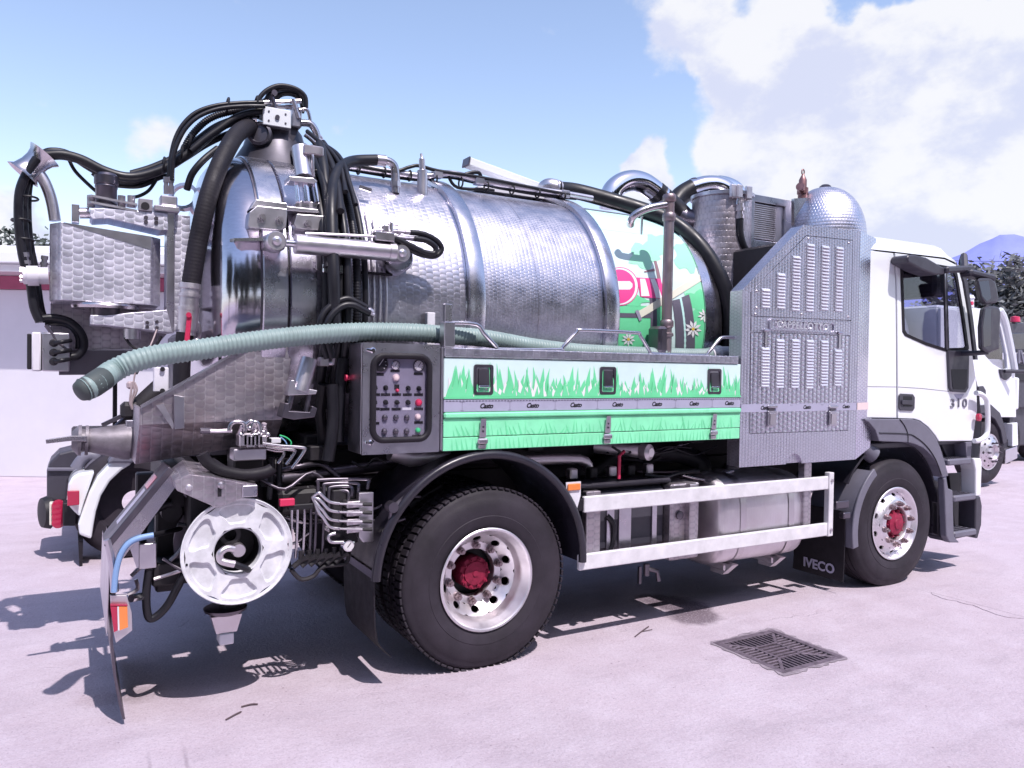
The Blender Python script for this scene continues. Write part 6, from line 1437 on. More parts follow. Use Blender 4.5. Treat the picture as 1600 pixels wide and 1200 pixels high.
MB().prism(pl([(244, 633), (256, 631), (273, 664), (270, 671)], yC_-0.015), (0, 0.012, 0)).build('trough_gusset', 'cyl_silver', tr, 0)
MB().prism(pl([(222, 638), (411, 528), (413, 524), (220, 634)], yC_-0.02), (0, 0.05, 0)).build('trough_rim', 'plain_steel', tr, 0)
q = P(253, 592, -0.8); MB().box(q.x-0.04, q.x+0.03, -0.82, -0.78, P(253, 612, -0.8).z, P(253, 574, -0.8).z, 0.004).build('hinge_plate', 'white_dull', tr)
for dz in (0.05, -0.06): MB().cyl((q.x, -0.825, q.z+dz), (q.x, -0.835, q.z+dz), 0.012, 10).build('hinge_bolt', 'black', tr)
# ram that tilts the trough (silver cylinder in its fork)
yR = -1.02
tc_ = MB().cyl(P(484, 561, yR), P(469, 612, yR-0.02), 0.047, 22).build('trough_cylinder', 'cyl_silver', truck)
for x0, x1 in ((461, 450), (487, 478)): MB().cyl(P(x0, 600, yR-.02), P(x1, 645, yR-.02), 0.014, 10).build('fork_rod', 'dark_steel', tc_)
bevel(MB().prism(pl([(455, 594), (460, 594), (462, 604), (496, 610), (494, 616), (450, 618), (450, 612)], yR-0.05), (0, 0.08, 0)).build('fork_plate', 'cyl_silver', tc_, 0), 0.003)
bevel(MB().prism(pl([(440, 652), (446, 630), (452, 630), (452, 642), (484, 644), (488, 634), (496, 638), (492, 652), (460, 656)], yR-0.05), (0, 0.12, 0)).build('fork_base', 'dark_steel', tc_, 0), 0.004)
m = MB(); m.box(P(498, 563, yR).x, P(512, 563, yR).x, yR-.03, yR+.03, P(500, 572, yR).z, P(500, 558, yR).z, 0.004); m.cyl(P(510, 568, yR), P(520, 568, yR), 0.012, 8); m.tube([P(519, 570, yR), P(521, 555, yR), P(518, 540, yR)], 0.012, 8); m.build('cylinder_port', 'bolt_steel', tc_)
MB().box(-0.95, -0.80, -0.75, 0.75, 1.02, 1.35, 0.01).build('tank_saddle', 'chassis', truck)
MB().tube([P(505, 700, -0.8), P(500, 640, -0.85), P(505, 600, -0.9)], 0.03, 10).build('saddle_pipe', 'chassis', truck)

# ---- outlet pipe with flat lever at the very back
yN = -0.45
m = MB(); q = [P(221, 690, yN), P(203, 690, yN), P(203, 690, yN), P(195, 690, yN), P(150, 688.5, yN), P(138, 688, yN), P(138, 688, yN), P(133, 688, yN), P(133, 688, yN), P(127, 688, yN), P(127, 688, yN), P(122, 688, yN), P(112, 688, yN)]
m.tube(q, 0.07, 24, radii=[0.092, 0.092, 0.098, 0.098, 0.068, 0.062, 0.080, 0.080, 0.060, 0.060, 0.082, 0.080, 0.045]); ot = m.build('outlet_pipe', 'pipe_grey', truck, smooth=40)
bevel(MB().prism(pl([(71, 687), (112, 681), (136, 681), (136, 690), (112, 689), (72, 693.5)], yN-0.085), (0, 0.02, 0)).build('outlet_lever', 'pipe_steel', ot, 0), 0.002)
MB().box(P(196, 665, yN).x, P(208, 665, yN).x, yN-0.05, yN, P(200, 668, yN).z, P(200, 656, yN).z, 0.003).build('outlet_latch', 'plain_steel', ot)
m = MB(); m.cyl(P(202, 652, -0.35), P(256, 602, -0.35), 0.058, 18); m.box(P(188, 640, -.35).x, P(218, 640, -.35).x, -.42, -.28, P(190, 655, -.35).z, P(190, 628, -.35).z, 0.02); m.build('door_motor', 'chassis', truck)
m = MB(); m.cyl(P(182, 668, -0.35), P(200, 652, -0.35), 0.02, 10); m.build('motor_rod', 'dark_steel', truck)
MB().box(P(176, 630, 0.3).x, P(183, 630, 0.3).x, 0.28, 0.32, P(178, 668, 0.3).z, P(178, 596, 0.3).z, 0.004).build('tail_pole', 'black', truck)
MB().prism(pl([(158, 662), (205, 640), (207, 646), (160, 668)], -0.4), (0, 0.03, 0)).build('tail_lever', 'dark_steel', truck, 0)
m = MB()
for dx in (0, 5, 9): m.tube([P(206+dx*.4, 597, -0.42), P(205+dx, 610, -0.42), P(203+dx*.3, 628, -0.42), P(207, 640, -0.42)], 0.006, 5, 3)
m.tube([P(245, 515, yK-.03), P(235, 540, -.4), P(222, 560, -0.42), P(212, 580, -0.42), P(208, 600, -0.42)], 0.005, 5, 4); m.build('rope_tie', 'cloth', truck)
MB().box(P(198, 605, -0.4).x, P(212, 605, -0.4).x, -0.42, -0.36, P(200, 608, -0.4).z, P(200, 596, -0.4).z, 0.01).build('cleaning_rag', 'cloth', truck)

# ---------------------------------------------------------------- hose reel (white pressed-steel disc) under the tail
YRL = -1.16
rc = P(372, 861, YRL); RR = 0.262
def reel_disc():
    """six pressed pockets in a flanged ring with a wide centre hole"""
    m = MB(); K = 30; n6 = 6; r0, r1 = 0.118, 0.248
    for k in range(n6):
        c = R(60*k+32); half = R(30); inn = []; outp = []; low = []
        for j in range(K):
            a = 2*math.pi*j/K; tx, ty = math.cos(a), math.sin(a)
            e = 0.42; bx_ = math.copysign(abs(tx)**e, tx); by_ = math.copysign(abs(ty)**e, ty)
            rmid, rh = 0.186, 0.050; rr2 = rmid+rh*bx_
            at = by_*(R(25) if bx_ > 0 else R(21))*(0.9+0.1*bx_)
            s_ = 1/max(abs(tx), abs(ty)); outp.append(((r0+r1)/2+(r1-r0)/2*tx*s_, c+half*ty*s_)); inn.append((rr2, c+at))
            low.append((rmid+(rr2-rmid)*0.86, c+at*0.90))
        pt = lambda q, h: Vector((q[0]*math.cos(q[1]), -h, q[0]*math.sin(q[1])))
        vs = [pt(q, 0) for q in outp]+[pt(q, 0) for q in inn]+[pt(q, -0.018) for q in low]+[pt((0.19, c), -0.018)]
        fs = [(j, (j+1) % K, K+(j+1) % K, K+j) for j in range(K)]+[(K+j, K+(j+1) % K, 2*K+(j+1) % K, 2*K+j) for j in range(K)]+[(2*K+j, 2*K+(j+1) % K, 3*K) for j in range(K)]
        m.add(vs, fs)
    m.lathe((0, 0, 0), (0, -1, 0), [(0.248, 0), (0.256, 0.002), (0.262, 0.006), (0.266, 0.004), (0.266, -0.004), (0.258, -0.010)], 64)
    m.lathe((0, 0, 0), (0, -1, 0), [(0.118, 0), (0.112, -0.004), (0.110, -0.05)], 48)
    return m
reel = reel_disc().build('hose_reel', 'white_reel', truck, loc=rc, smooth=40)
MB().lathe((0, 0, 0), (0, -1, 0), [(0.110, -0.05), (0.108, -0.16), (0, -0.16)], 40).build('reel_drum', 'black', reel)
MB().lathe((0, 0, 0), (0, -1, 0), [(0.16, -0.02), (0.16, -0.30)], 40).build('reel_core', 'chassis', reel)
MB().lathe((0, 0, 0), (0, -1, 0), [(0.10, -0.30), (0.262, -0.30), (0.266, -0.296), (0.262, -0.29), (0.10, -0.29)], 56).build('reel_back_disc', 'dark_steel', reel)
for k in range(5): MB().lathe((0, 0, 0), (0, -1, 0), [(0.19+0.006*(k % 2), -0.03-0.05*k)]+[(0.19+0.006*(k % 2)+0.022*math.sin(a), -0.05-0.05*k+0.022*math.cos(a)) for a in [math.pi*j/8 for j in range(9)]], 40).build('wound_hose', 'hose_black', reel, smooth=60)
m = MB(); m.lathe((0.005, 0.01, 0.0), (0, -1, 0), [(0.034, -0.10), (0.034, 0.0), (0.031, 0.006), (0, 0.006)], 24); m.build('swivel_cap', 'cast_alu', reel)
MB().tube([(-0.02, -0.0, 0.012), (-0.055, -0.005, 0.02), (-0.085, -0.01, 0.0), (-0.085, -0.01, -0.03), (-0.065, -0.015, -0.045), (-0.02, -0.015, -0.06)], 0.018, 12, 5).build('swivel_elbow', 'cast_alu', reel, smooth=60)
MB().tube([(-0.02, -0.015, -0.06), (0.03, -0.012, -0.085), (0.06, 0.02, -0.11)], 0.016, 10, 4).build('reel_hose_tail', 'hose_black', reel, smooth=60)
MB().lathe((-0.03, 0.0, 0.075), (0, -1, 0), [(0.05, -0.1), (0.05, -0.04), (0.03, -0.04), (0.03, -0.08)], 20).build('rotary_joint', 'chassis', reel)
m = MB(); a_ = R(190); m.cyl((0.24*math.cos(a_), -0.001, 0.24*math.sin(a_)), (0.24*math.cos(a_), -0.004, 0.24*math.sin(a_)), 0.006, 10); m.build('reel_hole', 'black', reel)
# engine-turned bracket over the reel
yq = -1.19
bk = bevel(MB().prism(pl([(273, 752), (296, 741), (329, 745), (388, 757), (402, 759), (402, 774), (384, 776), (342, 793), (335, 792), (277, 767)], yq), (0, 0.012, 0)).build('reel_bracket', 'pearl_dirty', truck, 0), 0.003)
t_ = pl([(273, 751.5), (296, 740.5), (329, 744.5), (400, 757)], yq); b_ = [P(262, 736, yq+0.30), P(285, 719, yq+0.30), P(322, 724, yq+0.30), P(397, 750, yq+0.30)]
m = MB(); m.add(t_+b_, [(i, i+1, 4+i+1, 4+i) for i in range(3)]); m.add([t_[0], P(277, 767, yq), P(266, 752, yq+0.3), b_[0]], [(0, 1, 2, 3)]); o = m.build('bracket_top', 'pearl_dirty', bk, 0)
sd = o.modifiers.new('thick', 'SOLIDIFY'); sd.thickness = 0.008
MB().box(P(378, 767, yq).x, P(402, 767, yq).x, yq-0.012, yq-0.001, P(390, 776, yq).z, P(390, 758, yq).z, 0.004).build('bracket_end', 'plain_steel', bk)
for px, py in ((295, 762), (345, 758)): p = P(px, py, yq); MB().lathe(p, (0, -1, 0), [(0.016, 0), (0.016, 0.008), (0.010, 0.016), (0, 0.016)], 14).build('bracket_bolt', 'cast_alu', bk)
p = P(343, 768, yq); MB().box(p.x-0.009, p.x+0.009, yq-0.0022, yq-0.0008, p.z-0.025, p.z+0.02).build('bracket_slot', 'black', bk)
# stabiliser foot below
yz = -0.95; p = P(352, 952, yz); m = MB(); m.lathe(p, (0, 0, 1), [(0, -0.015), (0.08, -0.015), (0.105, 0.0), (0.108, 0.012), (0.10, 0.016), (0, 0.016)], 28); ft_ = m.build('support_foot', 'dark_steel', truck)
m = MB(); q = P(352, 985, yz); m.prism([Vector((p.x-0.075, yz-0.05, p.z-0.02)), Vector((p.x+0.075, yz-0.05, p.z-0.02)), Vector((q.x+0.05, yz-0.04, q.z)), Vector((q.x-0.05, yz-0.04, q.z))], (0, 0.1, 0)); m.build('foot_leg', 'cast_alu', ft_)
MB().box(q.x-0.035, q.x+0.035, yz-0.05, yz+0.05, q.z-0.06, q.z-0.002, 0.005).build('foot_pad', 'white_dull', ft_)
MB().cyl((p.x+.05, yz, p.z+0.3), (p.x+.02, yz, p.z), 0.05, 14).build('foot_strut', 'chassis', ft_)

# ---------------------------------------------------------------- lower tail frame, tail light, flap
m = MB(); m.box(-1.60, -1.50, -1.05, 1.05, 0.92, 1.12, 0.01); m.build('rear_cross_beam', 'chassis', truck)
xf = -1.93
# wide rubber/steel apron across the tail, seen edge-on
apron = flapsheet([(xf+0.005, 0.80), (xf+0.0, 0.62), (xf-0.01, 0.42), (xf+0.005, 0.25), (xf+0.03, 0.10), (xf+0.045, 0.03)], -1.02, -0.1, 0.012).build('rear_apron', 'dark_steel', truck, smooth=60)
flapsheet([(xf-0.016, 0.78), (xf-0.026, 0.45)], -1.0, -0.12, 0.004).build('apron_plate', 'cast_alu', apron, smooth=60)
MB().tube([P(168, 843, -1.03), P(176, 880, -1.03), P(179, 925, -1.03)], 0.018, 8, 3).build('apron_tube', 'plain_steel', apron)
lp = bevel(MB().prism(pl([(172, 930), (198, 930), (206, 957), (207, 985), (181, 1005), (177, 985), (173, 945)], -1.04), (0, 0.02, 0)).build('lamp_plate', 'cast_alu', truck, 0), 0.003)
MB().prism(pl([(172.5, 948), (183, 948), (184, 985), (178, 988)], -1.062), (0, 0.02, 0)).build('rear_lamp', 'red_lens', lp, 0)
MB().prism(pl([(186, 948), (199, 948), (200, 980), (187, 985)], -1.062), (0, 0.02, 0)).build('rear_lamp', 'orange_lens', lp, 0)
MB().prism(pl([(183.3, 948), (185.8, 948), (186.8, 985), (184.3, 985)], -1.062), (0, 0.02, 0)).build('lamp_divider', 'white_dull', lp, 0)
MB().prism(pl([(172.5, 947), (199.5, 947), (199, 944.5), (172.5, 944.5)], -1.062), (0, 0.02, 0)).build('lamp_frame', 'red_lens', lp, 0)
# sloping rear board with red and white tape
xa, xb_ = PX(168, 855, -1.94), None
b0 = P(171, 858, -1.04); b1 = P(272, 735, -1.04)
dy_ = 0.26
bd0 = [b0, b1, b1+Vector((0, dy_, 0)), b0+Vector((0, dy_, 0))]
nrm_ = (b1-b0).cross(Vector((0, 1, 0))).normalized()
board = MB().prism(bd0, nrm_*0.03).build('rear_board', 'dark_steel', truck, 0); bevel(board, 0.004)
top_n = -nrm_ if nrm_.z < 0 else nrm_
off = (0.031 if nrm_.z > 0 else 0.001)
def bpt2(t_, s_): return b0+(b1-b0)*t_+Vector((0, dy_*s_, 0))+top_n*off
MB().prism([bpt2(0.22, 0.35), bpt2(0.66, 0.35), bpt2(0.66, 0.65), bpt2(0.22, 0.65)], top_n*0.001).build('white_tape', 'tape', board, 0)
MB().prism([bpt2(0.68, 0.3), bpt2(0.84, 0.3), bpt2(0.84, 0.85), bpt2(0.68, 0.85)], top_n*0.001).build('red_tape', 'red_lens', board, 0)
MB().prism([b0, b1, b1+Vector((0.03, 0, -0.05)), b0+Vector((0.03, 0, -0.09))], (0, 0.01, 0)).build('board_edge', 'pipe_steel', board, 0)
# junction box, hoses round the tail lamp
a, b = P(217, 890, -0.98), P(245, 848, -0.98); jb = bevel(MB().box(a.x, b.x, -0.98, -0.86, a.z, b.z).build('tail_junction_box', 'cyl_silver', truck), 0.004)
MB().prism(pl([(200, 848), (217, 846), (217, 888), (213, 886)], -0.97), (0, 0.01, 0)).build('box_bracket', 'plain_steel', jb, 0)
hose([(178, 925), (181, 895), (188, 868), (200, 850), (217, 841), (240, 836)], -1.05, 0.014, 'air_hose', 'blue_hose'); hose([(236, 837, -1.05), (262, 831, -0.95), (285, 825, -0.85)], -1, 0.013, 'air_hose', 'black')
hose([(233, 890), (229, 920), (229, 950), (234, 966), (246, 962), (262, 945), (277, 918), (288, 896)], -0.95, 0.020, 'tail_hose', 'hose_black')
hose([(222, 848), (224, 825), (235, 804), (255, 790), (268, 786)], -0.9, 0.020, 'tail_hose', 'hose_black')
m = MB(); m.lathe(P(275, 775, -0.85), (0.1, -1, 0.0), [(0.07, -0.2), (0.075, 0.0), (0.06, 0.02), (0, 0.02)], 22); m.lathe(P(268, 800, -0.85), (0, -1, 0), [(0.05, -0.2), (0.05, 0.02), (0, 0.02)], 18); m.build('spring_brake', 'chassis', truck)
m = MB(); 
for pts in ([(205, 900), (222, 885), (240, 880)], [(240, 905), (262, 898), (286, 890)], [(262, 880), (280, 862), (290, 845)], [(200, 930), (215, 920), (212, 905)]): m.tube([P(x, y, -0.9) for x, y in pts], 0.010, 6, 3)
m.build('tail_linkage', 'bolt_steel', truck)
MB().tube([P(205, 935, -1.0), P(222, 932, -0.95)], 0.02, 8).build('tow_pin', 'chrome', truck)
m = MB(); m.box(-1.75, -1.55, -0.9, 0.9, 0.62, 0.74, 0.01); m.box(-1.72, -1.6, -0.75, -0.65, 0.55, 1.0, 0.01); m.box(-1.72, -1.6, 0.65, 0.75, 0.55, 1.0, 0.01); m.build('underrun_bar', 'chassis', truck)
MB().box(-1.52, -0.95, -0.62, 0.62, 0.88, 1.20, 0.02).build('pump_bay', 'chassis', truck)
MB().box(-1.15, -0.75, -1.0, -0.5, 0.95, 1.08, 0.02).build('service_tray', 'chassis', truck)

# ---------------------------------------------------------------- hydraulic valve block over the reel
yv2 = -1.02
a, b = P(364, 720, yv2), P(415, 700, yv2); vb = MB().box(a.x, b.x, yv2-0.02, yv2+0.1, a.z, b.z, 0.004).build('valve_base', 'cyl_silver', truck)
m = MB(); rnd = random.Random(4)
for k in range(6):
    q = P(378+k*6, 688+rnd.uniform(-4, 6), yv2); m.box(q.x-0.022, q.x+0.02, yv2-0.05, yv2+0.05, q.z-0.035, q.z+0.03, 0.006)
for k in range(7): q = P(374+k*7, 672+rnd.uniform(-6, 8), yv2); m.cyl(q, q+Vector((rnd.uniform(-.02, .02), -0.02, rnd.uniform(.02, .05))), 0.013, 8); m.lathe(q+Vector((0, -.03, 0)), (0, -1, 0), [(0.012, 0), (0.012, .015), (0.006, .02), (0, .02)], 8)
m.build('valve_block', 'bolt_steel', truck)
for pts in ([(358, 672), (362, 662), (372, 659), (382, 662), (383, 674)], [(392, 670), (396, 660), (404, 662), (407, 674)], [(384, 664), (392, 658), (400, 662)]): MB().tube([P(x, y, yv2-0.04) for x, y in pts], 0.011, 8, 4).build('valve_pipe', 'pipe_steel', truck, smooth=60)
MB().tube([P(313, 673, yv2-.03), P(340, 674, yv2-.03), P(362, 673, yv2-.03)], 0.011, 8).build('valve_lever', 'bolt_steel', truck); MB().cyl(P(313, 673, yv2-.03), P(328, 673.5, yv2-.03), 0.016, 10).build('lever_grip', 'dark_steel', truck)
for y_, pts in ((0, [(410, 693), (440, 697), (470, 699), (476, 704), (456, 732)]), (0.03, [(410, 697), (435, 701), (458, 703), (460, 708), (447, 726)]), (0.06, [(410, 700), (430, 704), (442, 705), (443, 712), (434, 724)])): MB().tube([P(x, y, yv2-.05+y_) for x, y in pts], 0.010, 8, 4).build('bent_pipe', 'pipe_steel', truck, smooth=60)
MB().box(P(422, 688, yv2).x, P(437, 688, yv2).x, yv2-.03, yv2+.03, P(430, 692, yv2).z, P(430, 684, yv2).z, 0.003).build('valve_plug', 'white_dull', truck)
hose([(437, 680), (448, 684), (455, 692), (450, 705)], yv2, 0.004, 'signal_wire', 'green_button'); hose([(438, 683), (446, 690), (450, 702)], yv2, 0.004, 'signal_wire', 'blue_hose')
hose([(316, 709), (324, 722), (345, 735), (380, 742), (410, 739), (425, 733)], -1.1, 0.030, 'jet_hose', 'rubber'); hose([(330, 720), (360, 738), (395, 745), (420, 740), (428, 732)], -1.07, 0.020, 'jet_hose', 'rubber')
m = MB(); m.box(P(365, 735, -.95).x, P(412, 735, -.95).x, -0.95, -0.75, P(365, 740, -.95).z, P(365, 705, -.95).z, 0.01); m.build('pump_body', 'chassis', truck)
for dx in (0, 12): hose([(425+dx, 715), (424+dx, 745), (420+dx*1.5, 780)], -0.95, 0.016, 'tail_hose', 'hose_black')
rod = MB().cyl(P(410, 752, -0.92), P(640, 722, -0.70), 0.032, 16).build('push_rod', 'dark_steel', truck)
MB().cyl(P(468, 744, -0.865), P(492, 741, -0.84), 0.034, 16).build('rod_label', 'chrome', rod)

# ---------------------------------------------------------------- lever bank behind the rear wheel
yw = -1.16
lvb = bevel(MB().prism(pl([(561, 770), (584, 769), (584, 846), (568, 848), (561, 840)], yw), (0, 0.05, 0)).build('lever_plate', 'cyl_silver', truck, 0), 0.004)
for k, py in enumerate((788, 801, 815, 827)):
    z_ = P(560, py, yw); m = MB().tube([P(531, py-1, yw-.03), P(566, py, yw-.035)], 0.0065, 8); m.build('lever', 'cyl_silver', lvb)
    MB().tube([P(566, py, yw-.035), P(569, py, yw-.035), P(581, py, yw-.04)], 0.01, 8, radii=[0.006, 0.010, 0.011]).build('lever_knob', 'black', lvb)
    q = P(549, py, yw); m = MB(); m.box(q.x-0.03, q.x+0.045, yw-0.02, yw+0.06, q.z-0.018, q.z+0.018, 0.004); m.lathe(q+Vector((0.01, -.02, 0)), (0, -1, 0), [(0.013, 0), (0.013, .008), (0, .01)], 10); m.build('spool_valve', 'bolt_steel', lvb)
    MB().tube([P(530, py-1, yw), P(515, py-4, yw), P(505, py-12-2*k, yw), P(498, py-18-3*k, yw), P(488, 777, yw+.02)], 0.0085, 8, 4).build('control_pipe', 'cyl_silver', lvb, smooth=60)
for k, (xa_, xb2, yt2) in enumerate(((497, 575, 750), (506, 560, 756), (514, 550, 761), (520, 545, 768))): MB().tube([P(xa_, 800, yw+.08), P(xa_, yt2+6, yw+.08), P(xa_+4, yt2, yw+.08), P(xb2-4, yt2-1, yw+.06), P(xb2, yt2+5, yw+.05), P(xb2-1, yt2+14, yw+.05)], 0.0105, 8, 4).build('control_pipe', 'dark_steel', lvb, smooth=60)
for k, px in enumerate((455, 464, 475, 485, 493, 505)): MB().tube([P(px+1, 790, yw+.05), P(px, 830, yw+.05), P(px-2, 872, yw+.05)], 0.0075, 8).build('drop_pipe', 'pipe_steel' if k < 3 else 'dark_steel', lvb)
MB().box(P(437, 785, yw).x, P(460, 785, yw).x, yw-0.01, yw+0.02, P(440, 791, yw).z, P(440, 780, yw).z, 0.003).build('red_tag', 'red', lvb)
MB().box(P(451, 793, yw).x, P(490, 793, yw).x, yw, yw+0.03, P(460, 797, yw).z, P(460, 789, yw).z, 0.003).build('pipe_comb', 'black', lvb)
p = P(545, 852, yw-.02); pg = MB().lathe(p, (0, -1, 0), [(0.033, -0.03), (0.033, 0.004), (0.028, 0.006), (0.027, 0.002)], 22).build('pressure_gauge', 'chrome', lvb); MB().lathe(p, (0, -1, 0), [(0.0275, 0.0015), (0, 0.0015)], 22).build('gauge_face', 'dial_white', lvb); MB().beam(p+Vector((-.008, -.004, -.01)), p+Vector((.012, -.004, .015)), 0.001, 0.003).build('gauge_needle', 'black', lvb)
MB().tube([P(537, 847, yw), P(518, 847, yw), P(513, 841, yw), P(515, 836, yw), P(524, 833, yw)], 0.009, 8, 4).build('gauge_pipe', 'cyl_silver', lvb, smooth=60)
m = MB(); rnd = random.Random(3)
for k in range(6): q = P(470+k*13, 876-k*1.5, yw+.04); m.tube([q+Vector((-.04, 0, -.03)), q, q+Vector((.03, -.02, .02))], 0.015, 8, 3); m.cyl(q, q+Vector((0, 0, .05)), 0.013, 8)
m.tube([P(455, 890, yw+.05), P(470, 905, yw+.05), P(490, 900, yw+.05), P(505, 885, yw+.05), P(540, 880, yw+.05), P(545, 860, yw+.05)], 0.012, 8, 4); m.build('pipe_fittings', 'chassis', lvb)
MB().box(P(520, 770, yw+.06).x, P(560, 770, yw+.06).x, yw+.06, yw+.2, P(540, 850, yw+.06).z, P(540, 765, yw+.06).z, 0.005).build('valve_housing', 'chassis', lvb)

# ---------------------------------------------------------------- plumbing in front of the tank
yp = -1.0
rp_ = MB(); rp_.tube([P(1046, 309, yp), P(1045.5, 330, yp), P(1044, 400, yp), P(1042, 480, yp), P(1041, 552, yp)], 0.036, 16); rp = rp_.build('riser_pipe', 'rusty_pipe', truck, smooth=60)
for y0_, y1_ in ((304, 316), (333, 346), (500, 512), (520, 526)):
    a, b = P(1046-(y0_-304)*.02, y0_, yp), P(1046-(y1_-304)*.02, y1_, yp); MB().tube([a, a.lerp(b, .2), a.lerp(b, .8), b], 0.046, 18, radii=[0.040, 0.047, 0.047, 0.040]).build('pipe_union', 'rusty_pipe', rp)
MB().tube([P(1040, 320, yp), P(1015, 325, yp+.02), P(996, 333, yp+.05), P(987, 342, yp+.08), P(985, 352, yp+.12)], 0.026, 14, 4).build('pipe_arm', 'pipe_steel', rp, smooth=60)
MB().tube([P(1003, 338, -0.95), P(1002, 365, -0.85)], 0.009, 8).build('arm_stay', 'pipe_steel', rp)
m = MB(); m.box(P(1022, 535, yp).x, P(1036, 535, yp).x, yp-.06, yp+.08, P(1030, 552, yp).z, P(1030, 510, yp).z, 0.02); m.build('riser_valve', 'dark_steel', rp)
hose([(868, 296, -0.15), (900, 299, -0.15), (950, 312, -0.25), (1000, 327, -0.38), (1045, 344, -0.52), (1085, 375, -0.68), (1115, 415, -0.80), (1134, 460, -0.86), (1141, 510, -0.86), (1132, 560, -0.8)], 0, 0.062, 'vacuum_hose', 'hose_black', n=16)
MB().tube([P(850, 312, -0.05), P(851, 296, -0.08), P(858, 291, -0.12), P(872, 294, -0.15)], 0.06, 16, 5).build('hose_elbow', 'cyl_silver', truck, smooth=60)
for t2 in (866, 871): 
    p = P(t2, 295.5, -0.15); MB().tube([p, p+(P(t2+2, 296, -0.15)-p)], 0.068, 16).build('hose_clamp', 'bolt_steel', truck)
MB().tube([P(953, 325, 0.0), P(955, 303, 0.0), P(967, 289, 0.0), P(985, 282.5, 0.0), P(1003, 285, 0.0), P(1018, 294, 0.0), P(1030, 304, 0.0)], 0.088, 20, 6).build('suction_bend', 'chrome', truck, smooth=60)
MB().tube([P(1024, 299, 0.0), P(1040, 313, -0.02), P(1056, 328, -0.05), P(1066, 338, -0.08)], 0.092, 18, 3).build('rubber_sleeve', 'hose_black', truck, smooth=60)
MB().tube([P(1064, 337, -0.08), P(1075, 342, -0.12), P(1094, 345, -0.2)], 0.085, 18, 3).build('canister_inlet', 'dark_steel', truck, smooth=60)
MB().tube([P(1052, 322, 0.15), P(1064, 306, 0.15), P(1082, 295, 0.12)], 0.088, 18, 4).build('rubber_sleeve', 'hose_black', truck, smooth=60)
MB().tube([P(1081, 295.5, 0.12), P(1100, 290, 0.08), P(1120, 290, 0.04), P(1136, 298, 0.0), P(1142, 312, -0.02)], 0.086, 20, 5).build('suction_bend', 'chrome', truck, smooth=60)
MB().tube([P(1105, 290, 0.45), P(1125, 287, 0.45), P(1146, 294, 0.45), P(1156, 306, 0.45)], 0.08, 18, 5).build('suction_bend', 'chrome', truck, smooth=60)
for px, py in ((1030, 305), (1058, 331)): 
    p = P(px, py, -0.02); d = (P(px+2, py+2, -0.02)-p).normalized()*0.02; MB().tube([p, p+d], 0.098, 20).build('hose_clamp', 'chrome', truck)
p = P(1085, 294.5, 0.12); d = (P(1089, 293, 0.12)-p).normalized()*0.02; MB().tube([p, p+d], 0.096, 20).build('hose_clamp', 'dark_steel', truck)
# pearl canister
cc = P(1128, 340, -0.30); zt2, zb2 = P(1128, 309, -0.30).z, P(1128, 460, -0.30).z
can = MB().lathe((cc.x, cc.y, zb2), (0, 0, 1), [(0.25, 0), (0.25, zt2-zb2), (0.0, zt2-zb2)], 40, uvr=0.25).build('filter_canister', 'pearl_dirty', truck)
MB().lathe((cc.x, cc.y, zt2-0.02), (0, 0, 1), [(0.25, 0), (0.268, 0.0), (0.268, 0.028), (0.25, 0.034), (0.15, 0.05), (0, 0.05)], 40).build('canister_lid', 'plain_steel', can)
for px in (1088, 1106, 1138): p = P(px, 312, -0.30); a_ = math.atan2(p.y-0.6-cc.y, p.x-cc.x); q = Vector((cc.x+0.265*math.cos(a_), cc.y+0.265*math.sin(a_), zt2)); MB().box(q.x-0.03, q.x+0.03, q.y-0.02, q.y+0.02, zt2-0.06, zt2+0.05, 0.008).build('lid_clamp', 'cast_alu', can)
# oil cooler
yo = -0.52
fr_ = pl([(1167, 303), (1238, 312), (1238, 372), (1180, 388), (1167, 386)], yo)
x0_, x1_ = P(1167, 340, yo).x, P(1238, 340, yo).x; z1_, z0_ = P(1200, 307, yo).z, P(1200, 390, yo).z
cool = plate([Vector((x0_, yo, z0_)), Vector((x1_, yo, z0_)), Vector((x1_, yo, z1_)), Vector((x0_, yo, z1_))], [[Vector((x0_+.09, yo, z0_+.07)), Vector((x1_-.09, yo, z0_+.07)), Vector((x1_-.09, yo, z1_-.06)), Vector((x0_+.09, yo, z1_-.06))]], (0, 0.05, 0)).build('oil_cooler', 'plain_steel', truck, 0)
bevel(cool, 0.004)
MB().box(x0_, x1_, yo+0.052, yo+0.35, z0_, z1_, 0.006).build('cooler_body', 'dark_steel', cool)
for k in range(17): z_ = z0_+0.085+k*(z1_-z0_-.15)/17; MB().box(x0_+.09, x1_-.19, yo+0.012, yo+0.05, z_, z_+0.012, 0.002).build('cooling_fin', 'cyl_silver', cool)
MB().box(x1_-.188, x1_-.092, yo+.02, yo+.05, z0_+.072, z1_-.062, 0.004).build('cooler_tank', 'cyl_silver', cool)
hose([(1152, 320), (1154, 306), (1162, 302), (1170, 303)], yo-.03, 0.013, 'cooler_pipe', 'pipe_steel'); ferrule(P(1156, 318, yo-.03), P(1156, 342, yo-.03), 0.03); hose([(1156, 342), (1156, 362), (1160, 380), (1166, 392)], yo-.03, 0.030, 'cooler_hose', 'hose_black')
m = MB(); m.tube([P(1164, 388, yo), P(1168, 400, yo), P(1165, 420, yo), P(1166, 430, yo)], 0.025, 8, 4, radii=None); m.build('rag_tie', 'cloth', truck)
